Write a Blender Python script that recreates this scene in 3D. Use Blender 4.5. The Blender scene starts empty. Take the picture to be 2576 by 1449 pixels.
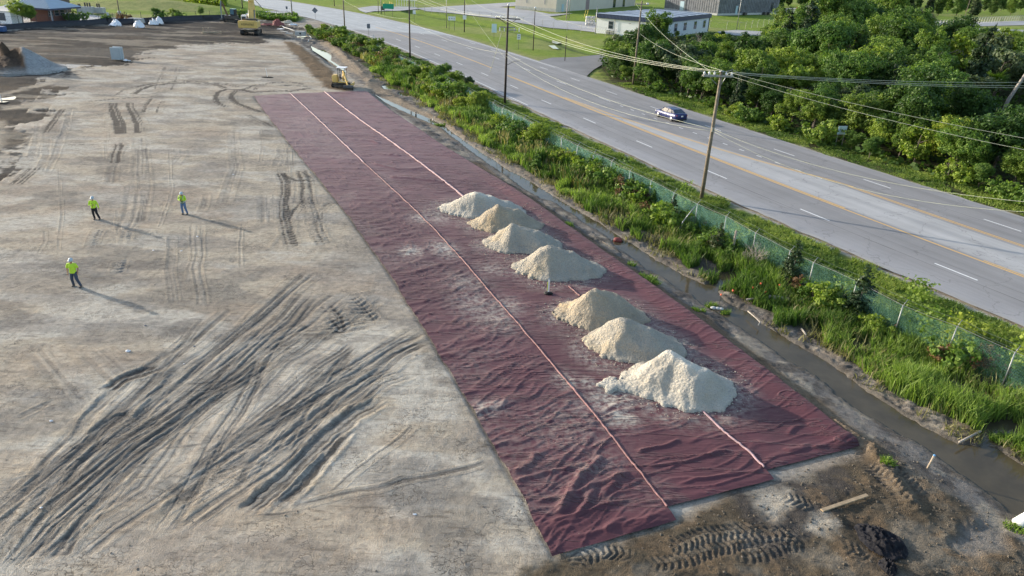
import bpy, bmesh, math, random
import numpy as np
from mathutils import Vector, Matrix
random.seed(7)
SC = bpy.context.scene
COL = SC.collection

# ------------------------------------------------------------------ camera
# A drone 18 m above the site, looking down 25 degrees with a slight roll.
CAM_H, CAM_F, CAM_PITCH, CAM_ROLL = 18.0, 1790.0, math.radians(25.0), math.radians(2.6)
_fw = np.array([0, math.cos(CAM_PITCH), -math.sin(CAM_PITCH)])
_R = np.array([1.0, 0, 0]); _U = np.cross(_R, _fw)
_R2 = math.cos(CAM_ROLL)*_R + math.sin(CAM_ROLL)*_U
_U2 = -math.sin(CAM_ROLL)*_R + math.cos(CAM_ROLL)*_U
KS = 3840/2576.0
def S(x, y, z=0.0):
    """survey helper: ground position (at height z) of a point measured in the 3840 px photograph"""
    v = _fw*CAM_F + _R2*(x/KS-1288) + _U2*(724.5-y/KS)
    t = (z-CAM_H)/v[2]
    return np.array([v[0]*t, v[1]*t, z])
def SS(pts, z=0.0): return np.array([S(x, y, z)[:2] for x, y in pts])
def hgt(x, y, top_y):
    """height of a vertical thing standing at photo point (x,y) whose top is on photo row top_y"""
    b = S(x, y)
    def pr(z):
        q = np.array([b[0], b[1], z-CAM_H]); return (724.5-CAM_F*(q@_U2)/(q@_fw))*KS
    lo, hi = 0.0, 40.0
    for _ in range(30):
        m = (lo+hi)/2
        if pr(m) > top_y: lo = m
        else: hi = m
    return lo
cam = bpy.data.cameras.new('camera'); camo = bpy.data.objects.new('camera', cam); COL.objects.link(camo)
cam.sensor_width = 36; cam.lens = CAM_F/2576*36; cam.clip_start = 0.5; cam.clip_end = 6000
M = Matrix(((_R2[0], _U2[0], -_fw[0], 0), (_R2[1], _U2[1], -_fw[1], 0), (_R2[2], _U2[2], -_fw[2], CAM_H), (0, 0, 0, 1)))
camo.matrix_world = M
SC.camera = camo

# ------------------------------------------------------------------ light
SUN_EL, SUN_AZ = math.radians(14.5), math.radians(154.0)      # azimuth counter-clockwise from +x
sd = Vector((math.cos(SUN_EL)*math.cos(SUN_AZ), math.cos(SUN_EL)*math.sin(SUN_AZ), math.sin(SUN_EL)))
sun = bpy.data.lights.new('sun', 'SUN'); suno = bpy.data.objects.new('sun', sun); COL.objects.link(suno)
sun.energy = 3.0; sun.angle = math.radians(0.6); sun.color = (1.0, 0.91, 0.79)
suno.rotation_euler = sd.to_track_quat('Z', 'Y').to_euler()
w = bpy.data.worlds.new('World'); SC.world = w; w.use_nodes = True
nt = w.node_tree; bg = nt.nodes['Background']
sky = nt.nodes.new('ShaderNodeTexSky'); sky.sky_type = 'NISHITA'; sky.sun_disc = False
sky.sun_elevation = SUN_EL; sky.sun_rotation = math.radians(90)-SUN_AZ
sky.air_density = 1.0; sky.dust_density = 1.6; sky.ozone_density = 1.0
nt.links.new(sky.outputs[0], bg.inputs[0]); bg.inputs[1].default_value = 0.15
SC.view_settings.view_transform = 'Standard'; SC.view_settings.look = 'None'
SC.view_settings.gamma = 1; SC.view_settings.use_curve_mapping = False
SC.view_settings.exposure = 1.13

# ------------------------------------------------------------------ helpers
def tag(o, label=None, cat=None, group=None, kind=None):
    if label: o['label'] = label
    if cat: o['category'] = cat
    if group: o['group'] = group
    if kind: o['kind'] = kind
    return o
def empty(name, loc=(0, 0, 0), rz=0.0, label=None, cat=None, group=None):
    o = bpy.data.objects.new(name, None); COL.objects.link(o); o.empty_display_size = 0.3
    o.location = loc; o.rotation_euler = (0, 0, rz); return tag(o, label, cat, group)
def link(name, me, parent=None, loc=None):
    o = bpy.data.objects.new(name, me); COL.objects.link(o)
    if parent: o.parent = parent
    if loc is not None: o.location = loc
    return o
def copy_tree(o, parent=None):
    kids = list(o.children); c = o.copy(); COL.objects.link(c); c.parent = parent
    for ch in kids: copy_tree(ch, c)
    return c
def mesh_np(name, V, F, mat=None, smooth=True, cols=None, uv=None, fattr=None):
    V = np.asarray(V, np.float32); F = np.asarray(F, np.int32); n = F.shape[1]
    me = bpy.data.meshes.new(name)
    me.vertices.add(len(V)); me.vertices.foreach_set('co', V.ravel())
    me.loops.add(F.size); me.loops.foreach_set('vertex_index', F.ravel())
    me.polygons.add(len(F)); me.polygons.foreach_set('loop_start', np.arange(0, F.size, n, dtype=np.int32))
    me.polygons.foreach_set('loop_total', np.full(len(F), n, np.int32))
    me.update(calc_edges=True)
    me.polygons.foreach_set('use_smooth', np.full(len(F), smooth))
    if cols is not None:
        a = me.color_attributes.new('Col', 'FLOAT_COLOR', 'POINT')
        c = np.ones((len(V), 4), np.float32); c[:, :cols.shape[1]] = cols; a.data.foreach_set('color', c.ravel())
    if uv is not None:
        l = me.uv_layers.new(name='UVMap'); l.data.foreach_set('uv', uv[F.ravel()].astype(np.float32).ravel())
    if fattr is not None:
        for k, v in fattr.items():
            a = me.attributes.new(k, 'FLOAT', 'POINT'); a.data.foreach_set('value', v.astype(np.float32))
    if mat: me.materials.append(mat)
    return me
def grid_faces(nr, nc):
    i = np.arange(nr*nc).reshape(nr, nc)
    return np.stack([i[:-1, :-1], i[:-1, 1:], i[1:, 1:], i[1:, :-1]], -1).reshape(-1, 4)
class MB:
    def __init__(s): s.v = []; s.f = []
    def add(s, vs, fs):
        o = len(s.v); s.v += [tuple(map(float, p)) for p in vs]; s.f += [tuple(i+o for i in f) for f in fs]; return s
    def box(s, c, d, R=None, tap=1.0):
        x, y, z = d[0]/2, d[1]/2, d[2]/2
        vs = [Vector((sx*x*(tap if sz > 0 else 1), sy*y*(tap if sz > 0 else 1), sz*z)) for sz in (-1, 1) for sy in (-1, 1) for sx in (-1, 1)]
        if R is not None: vs = [R @ v for v in vs]
        vs = [v+Vector(c) for v in vs]
        return s.add(vs, [(0, 2, 3, 1), (4, 5, 7, 6), (0, 1, 5, 4), (2, 6, 7, 3), (0, 4, 6, 2), (1, 3, 7, 5)])
    def tube(s, pts, rs, n=8, cap=True):
        pts = [Vector(p) for p in pts]
        if not hasattr(rs, '__len__'): rs = [rs]*len(pts)
        rings = []; up = None
        for i, p in enumerate(pts):
            d = (pts[min(i+1, len(pts)-1)]-pts[max(i-1, 0)]).normalized()
            if up is None: up = Vector((0, 0, 1)) if abs(d.z) < 0.9 else Vector((1, 0, 0))
            a = d.cross(up).normalized(); b = a.cross(d).normalized(); up = b
            rings.append([p+(a*math.cos(2*math.pi*k/n)+b*math.sin(2*math.pi*k/n))*rs[i] for k in range(n)])
        vs = [q for r in rings for q in r]; fs = []
        for i in range(len(pts)-1):
            for k in range(n): fs.append((i*n+k, i*n+(k+1) % n, (i+1)*n+(k+1) % n, (i+1)*n+k))
        if cap: fs += [tuple(range(n))[::-1], tuple((len(pts)-1)*n+k for k in range(n))]
        return s.add(vs, fs)
    def prism(s, prof, x0, x1, axis='x'):
        """profile (a,b) extruded along an axis between x0 and x1"""
        n = len(prof); g = {'x': lambda t, a, b: (t, a, b), 'y': lambda t, a, b: (a, t, b), 'z': lambda t, a, b: (a, b, t)}[axis]
        vs = [g(x0, a, b) for a, b in prof]+[g(x1, a, b) for a, b in prof]
        fs = [(k, (k+1) % n, n+(k+1) % n, n+k) for k in range(n)]+[tuple(range(n))[::-1], tuple(range(n, 2*n))]
        return s.add(vs, fs)
    def ball(s, c, r, n=10, m=7):
        if not hasattr(r, '__len__'): r = (r, r, r)
        vs = [(c[0], c[1], c[2]-r[2])]
        for i in range(1, m):
            t = -math.pi/2+math.pi*i/m
            for k in range(n): vs.append((c[0]+r[0]*math.cos(t)*math.cos(2*math.pi*k/n), c[1]+r[1]*math.cos(t)*math.sin(2*math.pi*k/n), c[2]+r[2]*math.sin(t)))
        vs.append((c[0], c[1], c[2]+r[2])); T = len(vs)-1; fs = []
        for k in range(n):
            fs.append((0, 1+(k+1) % n, 1+k)); fs.append((T, 1+(m-2)*n+k, 1+(m-2)*n+(k+1) % n))
            for i in range(m-2): fs.append((1+i*n+k, 1+i*n+(k+1) % n, 1+(i+1)*n+(k+1) % n, 1+(i+1)*n+k))
        return s.add(vs, fs)
    def mesh(s, name, mat, smooth=False, bevel=0):
        me = bpy.data.meshes.new(name); me.from_pydata(s.v, [], s.f); me.update()
        bm = bmesh.new(); bm.from_mesh(me); bmesh.ops.recalc_face_normals(bm, faces=bm.faces)
        if bevel:
            bmesh.ops.bevel(bm, geom=[e for e in bm.edges if len(e.link_faces) == 2 and e.calc_face_angle(0) > 0.5], offset=bevel, segments=2, affect='EDGES', profile=0.6)
        bm.to_mesh(me); bm.free()
        if smooth: me.polygons.foreach_set('use_smooth', [True]*len(me.polygons))
        me.materials.append(mat); return me
    def build(s, name, mat, parent=None, smooth=False, bevel=0, loc=None):
        return link(name, s.mesh(name, mat, smooth, bevel), parent, loc)

# ---- numpy noise
_T = np.random.RandomState(3).rand(512, 512)
def vn(x, y, seed=0):
    x = x+seed*17.31; y = y+seed*9.77
    xi = np.floor(x).astype(np.int64); yi = np.floor(y).astype(np.int64); fx = x-xi; fy = y-yi
    fx = fx*fx*(3-2*fx); fy = fy*fy*(3-2*fy)
    a = _T[xi & 511, yi & 511]; b = _T[(xi+1) & 511, yi & 511]; c = _T[xi & 511, (yi+1) & 511]; d = _T[(xi+1) & 511, (yi+1) & 511]
    return (a*(1-fx)+b*fx)*(1-fy)+(c*(1-fx)+d*fx)*fy
def fbm(x, y, o=4, seed=0, g=0.5):
    r = 0; a = 1; t = 0
    for i in range(o):
        r = r+a*vn(x*2**i, y*2**i, seed+i*3); t += a; a *= g
    return r/t
def sst(a, b, x): t = np.clip((x-a)/(b-a), 0, 1); return t*t*(3-2*t)
def seg_dist(X, Y, P, closed=False):
    """distance to a polyline, plus arc length and signed side of the nearest point"""
    best = np.full(X.shape, 1e9); sa = np.zeros(X.shape); sg = np.zeros(X.shape); s0 = 0
    n = len(P); rng = range(n if closed else n-1)
    for i in rng:
        a = P[i]; b = P[(i+1) % n]; d = b-a; L = np.hypot(*d)+1e-9
        t = np.clip(((X-a[0])*d[0]+(Y-a[1])*d[1])/L**2, 0, 1)
        ex = X-a[0]-t*d[0]; ey = Y-a[1]-t*d[1]; q = ex*ex+ey*ey
        m = q < best; best = np.where(m, q, best); sa = np.where(m, s0+t*L, sa)
        sg = np.where(m, d[0]*ey-d[1]*ex, sg); s0 += L
    return np.sqrt(best), sa, np.sign(sg)
def poly_sd(X, Y, P, pad=4.0):
    """signed distance to polygon, positive inside; -pad or lower outside its padded box"""
    out = np.full(X.shape, -pad)
    m = (X > P[:, 0].min()-pad) & (X < P[:, 0].max()+pad) & (Y > P[:, 1].min()-pad) & (Y < P[:, 1].max()+pad)
    if not m.any(): return out
    x = X[m]; y = Y[m]; d, _, _ = seg_dist(x, y, P, True)
    ins = np.zeros(x.shape, bool); n = len(P)
    for i in range(n):
        a = P[i]; b = P[(i+1) % n]
        c = ((a[1] > y) != (b[1] > y)) & (x < (b[0]-a[0])*(y-a[1])/(b[1]-a[1]+1e-12)+a[0]); ins ^= c
    out[m] = np.where(ins, d, -np.minimum(d, pad)); return out

# ------------------------------------------------------------------ materials
def new_mat(name):
    m = bpy.data.materials.new(name); m.use_nodes = True; nt = m.node_tree; b = nt.nodes['Principled BSDF']; return m, nt, b
def N(nt, t, **k):
    n = nt.nodes.new(t)
    for a, v in k.items():
        if a in n.inputs: n.inputs[a].default_value = v
        else: setattr(n, a, v)
    return n
def noise(nt, vec, scale, detail=4, rough=0.6, dist=0.0):
    n = N(nt, 'ShaderNodeTexNoise'); n.inputs['Scale'].default_value = scale; n.inputs['Detail'].default_value = detail
    n.inputs['Roughness'].default_value = rough; n.inputs['Distortion'].default_value = dist
    if vec is not None: nt.links.new(vec, n.inputs['Vector'])
    return n.outputs['Fac']
def ramp(nt, fac, stops, interp='LINEAR'):
    r = N(nt, 'ShaderNodeValToRGB'); r.color_ramp.interpolation = interp
    e = r.color_ramp.elements
    while len(e) < len(stops): e.new(0.5)
    for i, (p, c) in enumerate(stops):
        e[i].position = p; e[i].color = (c, c, c, 1) if not hasattr(c, '__len__') else (*c, 1)
    nt.links.new(fac, r.inputs[0]); return r.outputs[0]
def mul(nt, a, b, op='MULTIPLY'):
    n = N(nt, 'ShaderNodeMix', data_type='RGBA', blend_type=op); n.inputs[0].default_value = 1
    nt.links.new(a, n.inputs[6])
    if hasattr(b, 'is_linked') or hasattr(b, 'links'): nt.links.new(b, n.inputs[7])
    else: n.inputs[7].default_value = (*b, 1)
    return n.outputs[2]
def mixc(nt, fac, a, b):
    n = N(nt, 'ShaderNodeMix', data_type='RGBA')
    if hasattr(fac, 'links'): nt.links.new(fac, n.inputs[0])
    else: n.inputs[0].default_value = fac
    for i, c in ((6, a), (7, b)):
        if hasattr(c, 'links'): nt.links.new(c, n.inputs[i])
        else: n.inputs[i].default_value = (*c, 1)
    return n.outputs[2]
def mth(nt, op, a, b=None, c=None):
    n = N(nt, 'ShaderNodeMath', operation=op)
    for i, v in enumerate((a, b, c)):
        if v is None: continue
        if hasattr(v, 'links'): nt.links.new(v, n.inputs[i])
        else: n.inputs[i].default_value = v
    return n.outputs[0]
def bump(nt, h, dist, strength, b, prev=None):
    n = N(nt, 'ShaderNodeBump'); n.inputs['Distance'].default_value = dist; n.inputs['Strength'].default_value = strength
    nt.links.new(h, n.inputs['Height'])
    if prev: nt.links.new(prev, n.inputs['Normal'])
    if b: nt.links.new(n.outputs[0], b.inputs['Normal'])
    return n.outputs[0]
def simple(name, col, rough=0.6, metal=0.0, var=0.12, scale=6.0, bmp=0.0, spec=0.5, coords='Object', coat=0.0):
    m, nt, b = new_mat(name); tc = N(nt, 'ShaderNodeTexCoord').outputs[coords]
    f = noise(nt, tc, scale, 5, 0.65); r = ramp(nt, f, [(0.25, 1-var*1.6), (0.75, 1+var)])
    rgb = N(nt, 'ShaderNodeRGB'); rgb.outputs[0].default_value = (*col, 1)
    nt.links.new(mul(nt, rgb.outputs[0], r), b.inputs['Base Color'])
    b.inputs['Roughness'].default_value = rough; b.inputs['Metallic'].default_value = metal
    b.inputs['Specular IOR Level'].default_value = spec; b.inputs['Coat Weight'].default_value = coat
    if bmp: bump(nt, noise(nt, tc, scale*4, 4), bmp, 1.0, b)
    return m

# ground: colour comes from the surveyed soil types (Col), fine grain from noise
def ground_mat():
    m, nt, b = new_mat('site_ground'); g = N(nt, 'ShaderNodeNewGeometry').outputs['Position']
    col = N(nt, 'ShaderNodeVertexColor', layer_name='Col').outputs[0]
    gr = N(nt, 'ShaderNodeAttribute', attribute_name='grass').outputs['Fac']
    rg = N(nt, 'ShaderNodeAttribute', attribute_name='rough').outputs['Fac']
    wt = N(nt, 'ShaderNodeAttribute', attribute_name='wet').outputs['Fac']
    n1 = noise(nt, g, 3.0, 8, 0.62); n2 = noise(nt, g, 22.0, 6, 0.6); n3 = noise(nt, g, 0.35, 6, 0.6, 0.6)
    c = mul(nt, col, ramp(nt, n1, [(0.28, 0.72), (0.5, 0.98), (0.72, 1.2)]))
    c = mul(nt, c, ramp(nt, n2, [(0.3, 0.76), (0.5, 1.0), (0.75, 1.15)]))
    c = mul(nt, c, ramp(nt, n3, [(0.3, (0.88, 0.86, 0.84)), (0.6, (1.04, 1.03, 1.0))]))
    mp = N(nt, 'ShaderNodeMapping'); nt.links.new(g, mp.inputs['Vector']); mp.inputs['Rotation'].default_value = (0, 0, 0.06); mp.inputs['Scale'].default_value = (0.35, 2.6, 1)
    st = noise(nt, mp.outputs[0], 2.2, 6, 0.62, 0.4)       # fine drag marks
    c = mixc(nt, mth(nt, 'MULTIPLY', ramp(nt, st, [(0.55, 0.0), (0.66, 1.0)]), 0.6), c, mul(nt, c, (0.55, 0.53, 0.52)))
    mp2 = N(nt, 'ShaderNodeMapping'); nt.links.new(g, mp2.inputs['Vector']); mp2.inputs['Rotation'].default_value = (0, 0, -0.12); mp2.inputs['Scale'].default_value = (1.3, 6.0, 1)
    st2 = noise(nt, mp2.outputs[0], 2.0, 5, 0.6, 0.5); c = mixc(nt, mth(nt, 'MULTIPLY', ramp(nt, st2, [(0.60, 0.0), (0.66, 1.0)]), mth(nt, 'SUBTRACT', 0.6, mth(nt, 'MULTIPLY', gr, 0.6))), c, mul(nt, c, (0.48, 0.46, 0.45)))
    vo = N(nt, 'ShaderNodeTexVoronoi', feature='DISTANCE_TO_EDGE'); vo.inputs['Scale'].default_value = 2.6
    wv = N(nt, 'ShaderNodeVectorMath', operation='ADD'); nn = N(nt, 'ShaderNodeTexNoise'); nn.inputs['Scale'].default_value = 3.0; nt.links.new(g, nn.inputs['Vector'])
    nt.links.new(g, wv.inputs[0]); nt.links.new(nn.outputs['Color'], wv.inputs[1]); nt.links.new(wv.outputs[0], vo.inputs['Vector'])
    ck = ramp(nt, vo.outputs['Distance'], [(0.0, 1.0), (0.035, 0.0)])
    ckm = mth(nt, 'MULTIPLY', ck, ramp(nt, noise(nt, g, 0.4, 3), [(0.47, 0.0), (0.60, 0.75)]))
    ckm = mth(nt, 'MULTIPLY', ckm, mth(nt, 'SUBTRACT', 1.0, gr))
    c = mixc(nt, ckm, c, (0.07, 0.06, 0.05))
    # pale pebbles
    vp = N(nt, 'ShaderNodeTexVoronoi'); vp.inputs['Scale'].default_value = 3.4; nt.links.new(g, vp.inputs['Vector'])
    pb = mth(nt, 'MULTIPLY', ramp(nt, vp.outputs['Distance'], [(0.045, 1.0), (0.08, 0.0)]), mth(nt, 'SUBTRACT', 1.0, gr))
    c = mixc(nt, mth(nt, 'MULTIPLY', pb, 0.5), c, (0.55, 0.52, 0.47))
    # grass variation
    gn = ramp(nt, noise(nt, g, 0.5, 6, 0.7), [(0.3, (0.78, 0.8, 0.7)), (0.5, (1, 1, 1)), (0.7, (1.35, 1.15, 1.2))])
    c = mixc(nt, gr, c, mul(nt, c, gn))
    nt.links.new(c, b.inputs['Base Color'])
    nt.links.new(mth(nt, 'SUBTRACT', 0.95, mth(nt, 'MULTIPLY', wt, 0.6)), b.inputs['Roughness'])
    nt.links.new(mth(nt, 'ADD', 0.10, mth(nt, 'MULTIPLY', wt, 0.4)), b.inputs['Specular IOR Level'])
    h = mth(nt, 'ADD', mth(nt, 'MULTIPLY', n1, 0.5), mth(nt, 'MULTIPLY', n2, mth(nt, 'ADD', 0.25, mth(nt, 'MULTIPLY', rg, 0.9))))
    h = mth(nt, 'SUBTRACT', h, mth(nt, 'MULTIPLY', ckm, 0.4)); h = mth(nt, 'ADD', h, mth(nt, 'MULTIPLY', st, 0.18))
    bump(nt, h, 0.10, 0.9, b)
    return m
M_ground = ground_mat()

def road_mat():
    m, nt, b = new_mat('worn_asphalt'); uv = N(nt, 'ShaderNodeUVMap', uv_map='UVMap').outputs[0]
    g = N(nt, 'ShaderNodeNewGeometry').outputs['Position']; col = N(nt, 'ShaderNodeVertexColor', layer_name='Col').outputs[0]
    mp = N(nt, 'ShaderNodeMapping'); nt.links.new(uv, mp.inputs['Vector']); mp.inputs['Scale'].default_value = (0.025, 1.3, 1)
    st = noise(nt, mp.outputs[0], 1.0, 7, 0.6, 0.3)
    c = mul(nt, col, ramp(nt, st, [(0.3, 0.90), (0.7, 1.09)]))
    c = mul(nt, c, ramp(nt, noise(nt, g, 0.22, 6, 0.6), [(0.3, 0.9), (0.7, 1.08)]))
    c = mul(nt, c, ramp(nt, noise(nt, g, 40, 3, 0.7), [(0.3, 0.86), (0.7, 1.12)]))
    sx = N(nt, 'ShaderNodeSeparateXYZ'); nt.links.new(uv, sx.inputs[0]); t = sx.outputs[1]
    wob = mth(nt, 'MULTIPLY', mth(nt, 'SUBTRACT', noise(nt, mp.outputs[0], 6, 4), 0.5), 0.35)
    tw = mth(nt, 'ADD', t, wob); line = None
    for tv, wd, am in ((3.35, 0.05, 0.55), (4.6, 0.035, 0.3), (12.95, 0.08, 0.35), (16.4, 0.05, 0.35), (7.1, 0.04, 0.3), (19.2, 0.04, 0.25)):
        d = mth(nt, 'ABSOLUTE', mth(nt, 'SUBTRACT', tw, tv)); k = mth(nt, 'MULTIPLY', mth(nt, 'LESS_THAN', d, wd), am)
        line = k if line is None else mth(nt, 'MAXIMUM', line, k)
    oil = None
    for tv in (2.0, 5.7, 10.6, 15.0, 18.8):
        d = mth(nt, 'ABSOLUTE', mth(nt, 'SUBTRACT', tw, tv)); k = ramp(nt, d, [(0.0, 0.16), (0.75, 0.0)]); oil = k if oil is None else mth(nt, 'MAXIMUM', oil, k)
    c = mixc(nt, oil, c, (0.12, 0.115, 0.11))
    vo = N(nt, 'ShaderNodeTexVoronoi', feature='DISTANCE_TO_EDGE'); vo.inputs['Scale'].default_value = 0.16; mpw = N(nt, 'ShaderNodeVectorMath', operation='ADD'); nz = N(nt, 'ShaderNodeTexNoise'); nz.inputs['Scale'].default_value = 0.7; nz.inputs['Detail'].default_value = 6; nt.links.new(g, nz.inputs['Vector']); sc_ = N(nt, 'ShaderNodeVectorMath', operation='SCALE'); sc_.inputs['Scale'].default_value = 3.0; nt.links.new(nz.outputs['Color'], sc_.inputs[0]); nt.links.new(g, mpw.inputs[0]); nt.links.new(sc_.outputs[0], mpw.inputs[1]); nt.links.new(mpw.outputs[0], vo.inputs['Vector'])
    c = mixc(nt, mth(nt, 'MULTIPLY', ramp(nt, vo.outputs['Distance'], [(0.0, 1.0), (0.008, 0.0)]), 0.45), c, (0.09, 0.085, 0.085))
    c = mixc(nt, line, c, (0.09, 0.085, 0.09))
    nt.links.new(c, b.inputs['Base Color']); b.inputs['Roughness'].default_value = 0.8; b.inputs['Specular IOR Level'].default_value = 0.35
    bump(nt, noise(nt, g, 60, 3), 0.01, 0.6, b); return m
M_road = road_mat()
def paint(name, col):
    m, nt, b = new_mat(name); g = N(nt, 'ShaderNodeNewGeometry').outputs['Position']
    k = ramp(nt, noise(nt, g, 9, 6, 0.75), [(0.36, 0.0), (0.5, 1.0)])
    nt.links.new(mixc(nt, k, tuple(0.55*x+0.45*0.28 for x in col), col), b.inputs['Base Color']); b.inputs['Roughness'].default_value = 0.7; return m
M_white = paint('worn_white_paint', (0.80, 0.80, 0.78)); M_yellow = paint('worn_yellow_paint', (0.72, 0.42, 0.10))

def water_mat(name, col, rough=0.04):
    m, nt, b = new_mat(name); g = N(nt, 'ShaderNodeNewGeometry').outputs['Position']
    nt.links.new(ramp(nt, noise(nt, g, 0.8, 5), [(0.3, tuple(x*0.6 for x in col)), (0.7, col)]), b.inputs['Base Color'])
    b.inputs['Roughness'].default_value = rough; b.inputs['IOR'].default_value = 1.33
    bump(nt, noise(nt, g, 3.0, 3), 0.004, 0.5, b); return m
M_water = water_mat('muddy_water', (0.092, 0.075, 0.046))

def fabric_mat():
    m, nt, b = new_mat('maroon_geotextile'); g = N(nt, 'ShaderNodeNewGeometry').outputs['Position']
    col = N(nt, 'ShaderNodeVertexColor', layer_name='Col').outputs[0]
    dust = N(nt, 'ShaderNodeAttribute', attribute_name='dust').outputs['Fac']
    c = mul(nt, col, ramp(nt, noise(nt, g, 0.5, 6, 0.6), [(0.3, 0.86), (0.7, 1.16)]))
    c = mul(nt, c, ramp(nt, noise(nt, g, 14, 5, 0.7), [(0.3, 0.88), (0.7, 1.12)]))
    dn = ramp(nt, noise(nt, g, 3.2, 8, 0.75), [(0.40, 0.0), (0.62, 1.0)])
    d = mth(nt, 'MULTIPLY', dn, dust)
    sp = N(nt, 'ShaderNodeTexVoronoi'); sp.inputs['Scale'].default_value = 2.2; nt.links.new(g, sp.inputs['Vector'])
    d = mth(nt, 'MAXIMUM', d, mth(nt, 'MULTIPLY', ramp(nt, sp.outputs['Distance'], [(0.02, 0.8), (0.045, 0.0)]), 0.5))
    c = mixc(nt, d, c, (0.44, 0.40, 0.34))
    nt.links.new(c, b.inputs['Base Color']); b.inputs['Roughness'].default_value = 0.62
    b.inputs['Sheen Weight'].default_value = 0.06; b.inputs['Sheen Roughness'].default_value = 0.4
    b.inputs['Specular IOR Level'].default_value = 0.4
    mp = N(nt, 'ShaderNodeMapping'); nt.links.new(g, mp.inputs['Vector']); mp.inputs['Rotation'].default_value = (0, 0, -0.45); mp.inputs['Scale'].default_value = (0.5, 3.2, 1)
    mp3 = N(nt, 'ShaderNodeMapping'); nt.links.new(g, mp3.inputs['Vector']); mp3.inputs['Rotation'].default_value = (0, 0, -0.40); mp3.inputs['Scale'].default_value = (0.10, 0.95, 1)
    cr = ramp(nt, mth(nt, 'ABSOLUTE', mth(nt, 'SUBTRACT', noise(nt, mp3.outputs[0], 1.0, 5, 0.55, 0.8), 0.5)), [(0.0, 1.0), (0.035, 0.0)])
    pn = bump(nt, cr, 0.07, 0.8, None)
    bump(nt, noise(nt, mp.outputs[0], 1.6, 6, 0.55, 0.6), 0.05, 0.5, b, pn); return m
M_fabric = fabric_mat()
M_seam = simple('pale_pink_seam', (0.36, 0.24, 0.26), 0.7, var=0.3, scale=3, coords='Object')
M_seam2 = simple('maroon_seam', (0.24, 0.12, 0.12), 0.7, var=0.35, scale=3)

def gravel_mat(name, c1, c2, sc=7.0):
    m, nt, b = new_mat(name); g = N(nt, 'ShaderNodeNewGeometry').outputs['Position']
    col = N(nt, 'ShaderNodeVertexColor', layer_name='Col').outputs[0]
    c = mixc(nt, ramp(nt, noise(nt, g, 0.9, 6, 0.65), [(0.35, 0.0), (0.65, 1.0)]), c1, c2)
    c = mul(nt, c, ramp(nt, noise(nt, g, sc*3, 6, 0.7), [(0.3, 0.72), (0.55, 1.02), (0.8, 1.2)])); c = mul(nt, c, col)
    nt.links.new(c, b.inputs['Base Color']); b.inputs['Roughness'].default_value = 0.95; b.inputs['Specular IOR Level'].default_value = 0.2
    vo = N(nt, 'ShaderNodeTexVoronoi'); vo.inputs['Scale'].default_value = sc; nt.links.new(g, vo.inputs['Vector'])
    h = mth(nt, 'ADD', mth(nt, 'MULTIPLY', vo.outputs['Distance'], -0.6), noise(nt, g, sc*1.6, 6, 0.65))
    bump(nt, h, 0.09, 0.9, b); return m
M_grav = [gravel_mat('crushed_stone_pale', (0.50, 0.465, 0.395), (0.43, 0.395, 0.33)), gravel_mat('crushed_stone_tan', (0.42, 0.36, 0.27), (0.34, 0.29, 0.22)),
          gravel_mat('crushed_stone_grey', (0.41, 0.375, 0.31), (0.345, 0.315, 0.26))]
def leaf_mat(name, c1, c2, tr=0.35):
    m, nt, b = new_mat(name); lv = N(nt, 'ShaderNodeAttribute', attribute_name='lv').outputs['Fac']
    oi = N(nt, 'ShaderNodeObjectInfo').outputs['Random']
    c = mixc(nt, lv, c1, c2); c = mul(nt, c, ramp(nt, oi, [(0.0, (0.66, 0.78, 0.8)), (0.5, (1, 1, 1)), (0.85, (1.2, 1.12, 0.95)), (1.0, (1.4, 1.2, 1.1))]))
    nt.links.new(c, b.inputs['Base Color']); b.inputs['Roughness'].default_value = 0.55; b.inputs['Specular IOR Level'].default_value = 0.25
    t = N(nt, 'ShaderNodeBsdfTranslucent'); nt.links.new(mul(nt, c, (1.1, 1.25, 0.6)), t.inputs[0])
    mx = N(nt, 'ShaderNodeMixShader'); mx.inputs[0].default_value = tr
    nt.links.new(b.outputs[0], mx.inputs[1]); nt.links.new(t.outputs[0], mx.inputs[2]); nt.links.new(mx.outputs[0], nt.nodes['Material Output'].inputs[0]); return m
L_dark = leaf_mat('dark_green_leaves', (0.026, 0.060, 0.015), (0.080, 0.150, 0.032))
L_mid = leaf_mat('mid_green_leaves', (0.055, 0.115, 0.022), (0.180, 0.275, 0.055))
L_bright = leaf_mat('bright_green_leaves', (0.095, 0.165, 0.028), (0.26, 0.35, 0.065))
L_yellow = leaf_mat('yellow_green_leaves', (0.13, 0.20, 0.025), (0.26, 0.33, 0.05))
L_grey = leaf_mat('grey_green_leaves', (0.060, 0.090, 0.045), (0.13, 0.17, 0.085))
L_cedar = leaf_mat('cedar_needles', (0.018, 0.038, 0.014), (0.050, 0.080, 0.028), 0.15)
L_dead = leaf_mat('dead_brown_needles', (0.11, 0.06, 0.03), (0.24, 0.14, 0.07), 0.2)
L_marsh = leaf_mat('marsh_grass_blades', (0.080, 0.140, 0.030), (0.26, 0.34, 0.080), 0.45)
L_verge = leaf_mat('verge_grass_blades', (0.080, 0.145, 0.028), (0.24, 0.31, 0.070), 0.3)
L_dry = leaf_mat('dry_grass_blades', (0.17, 0.15, 0.06), (0.32, 0.28, 0.13), 0.3)
M_bark = simple('grey_bark', (0.14, 0.115, 0.09), 0.9, var=0.4, scale=8, bmp=0.02)
M_deadwood = simple('bleached_dead_wood', (0.36, 0.32, 0.27), 0.9, var=0.3, scale=8)
M_polewood = simple('weathered_pole_wood', (0.20, 0.165, 0.12), 0.85, var=0.35, scale=3, bmp=0.01)
M_poledark = simple('creosoted_pole_wood', (0.045, 0.032, 0.028), 0.8, var=0.35, scale=3, bmp=0.01)
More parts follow.
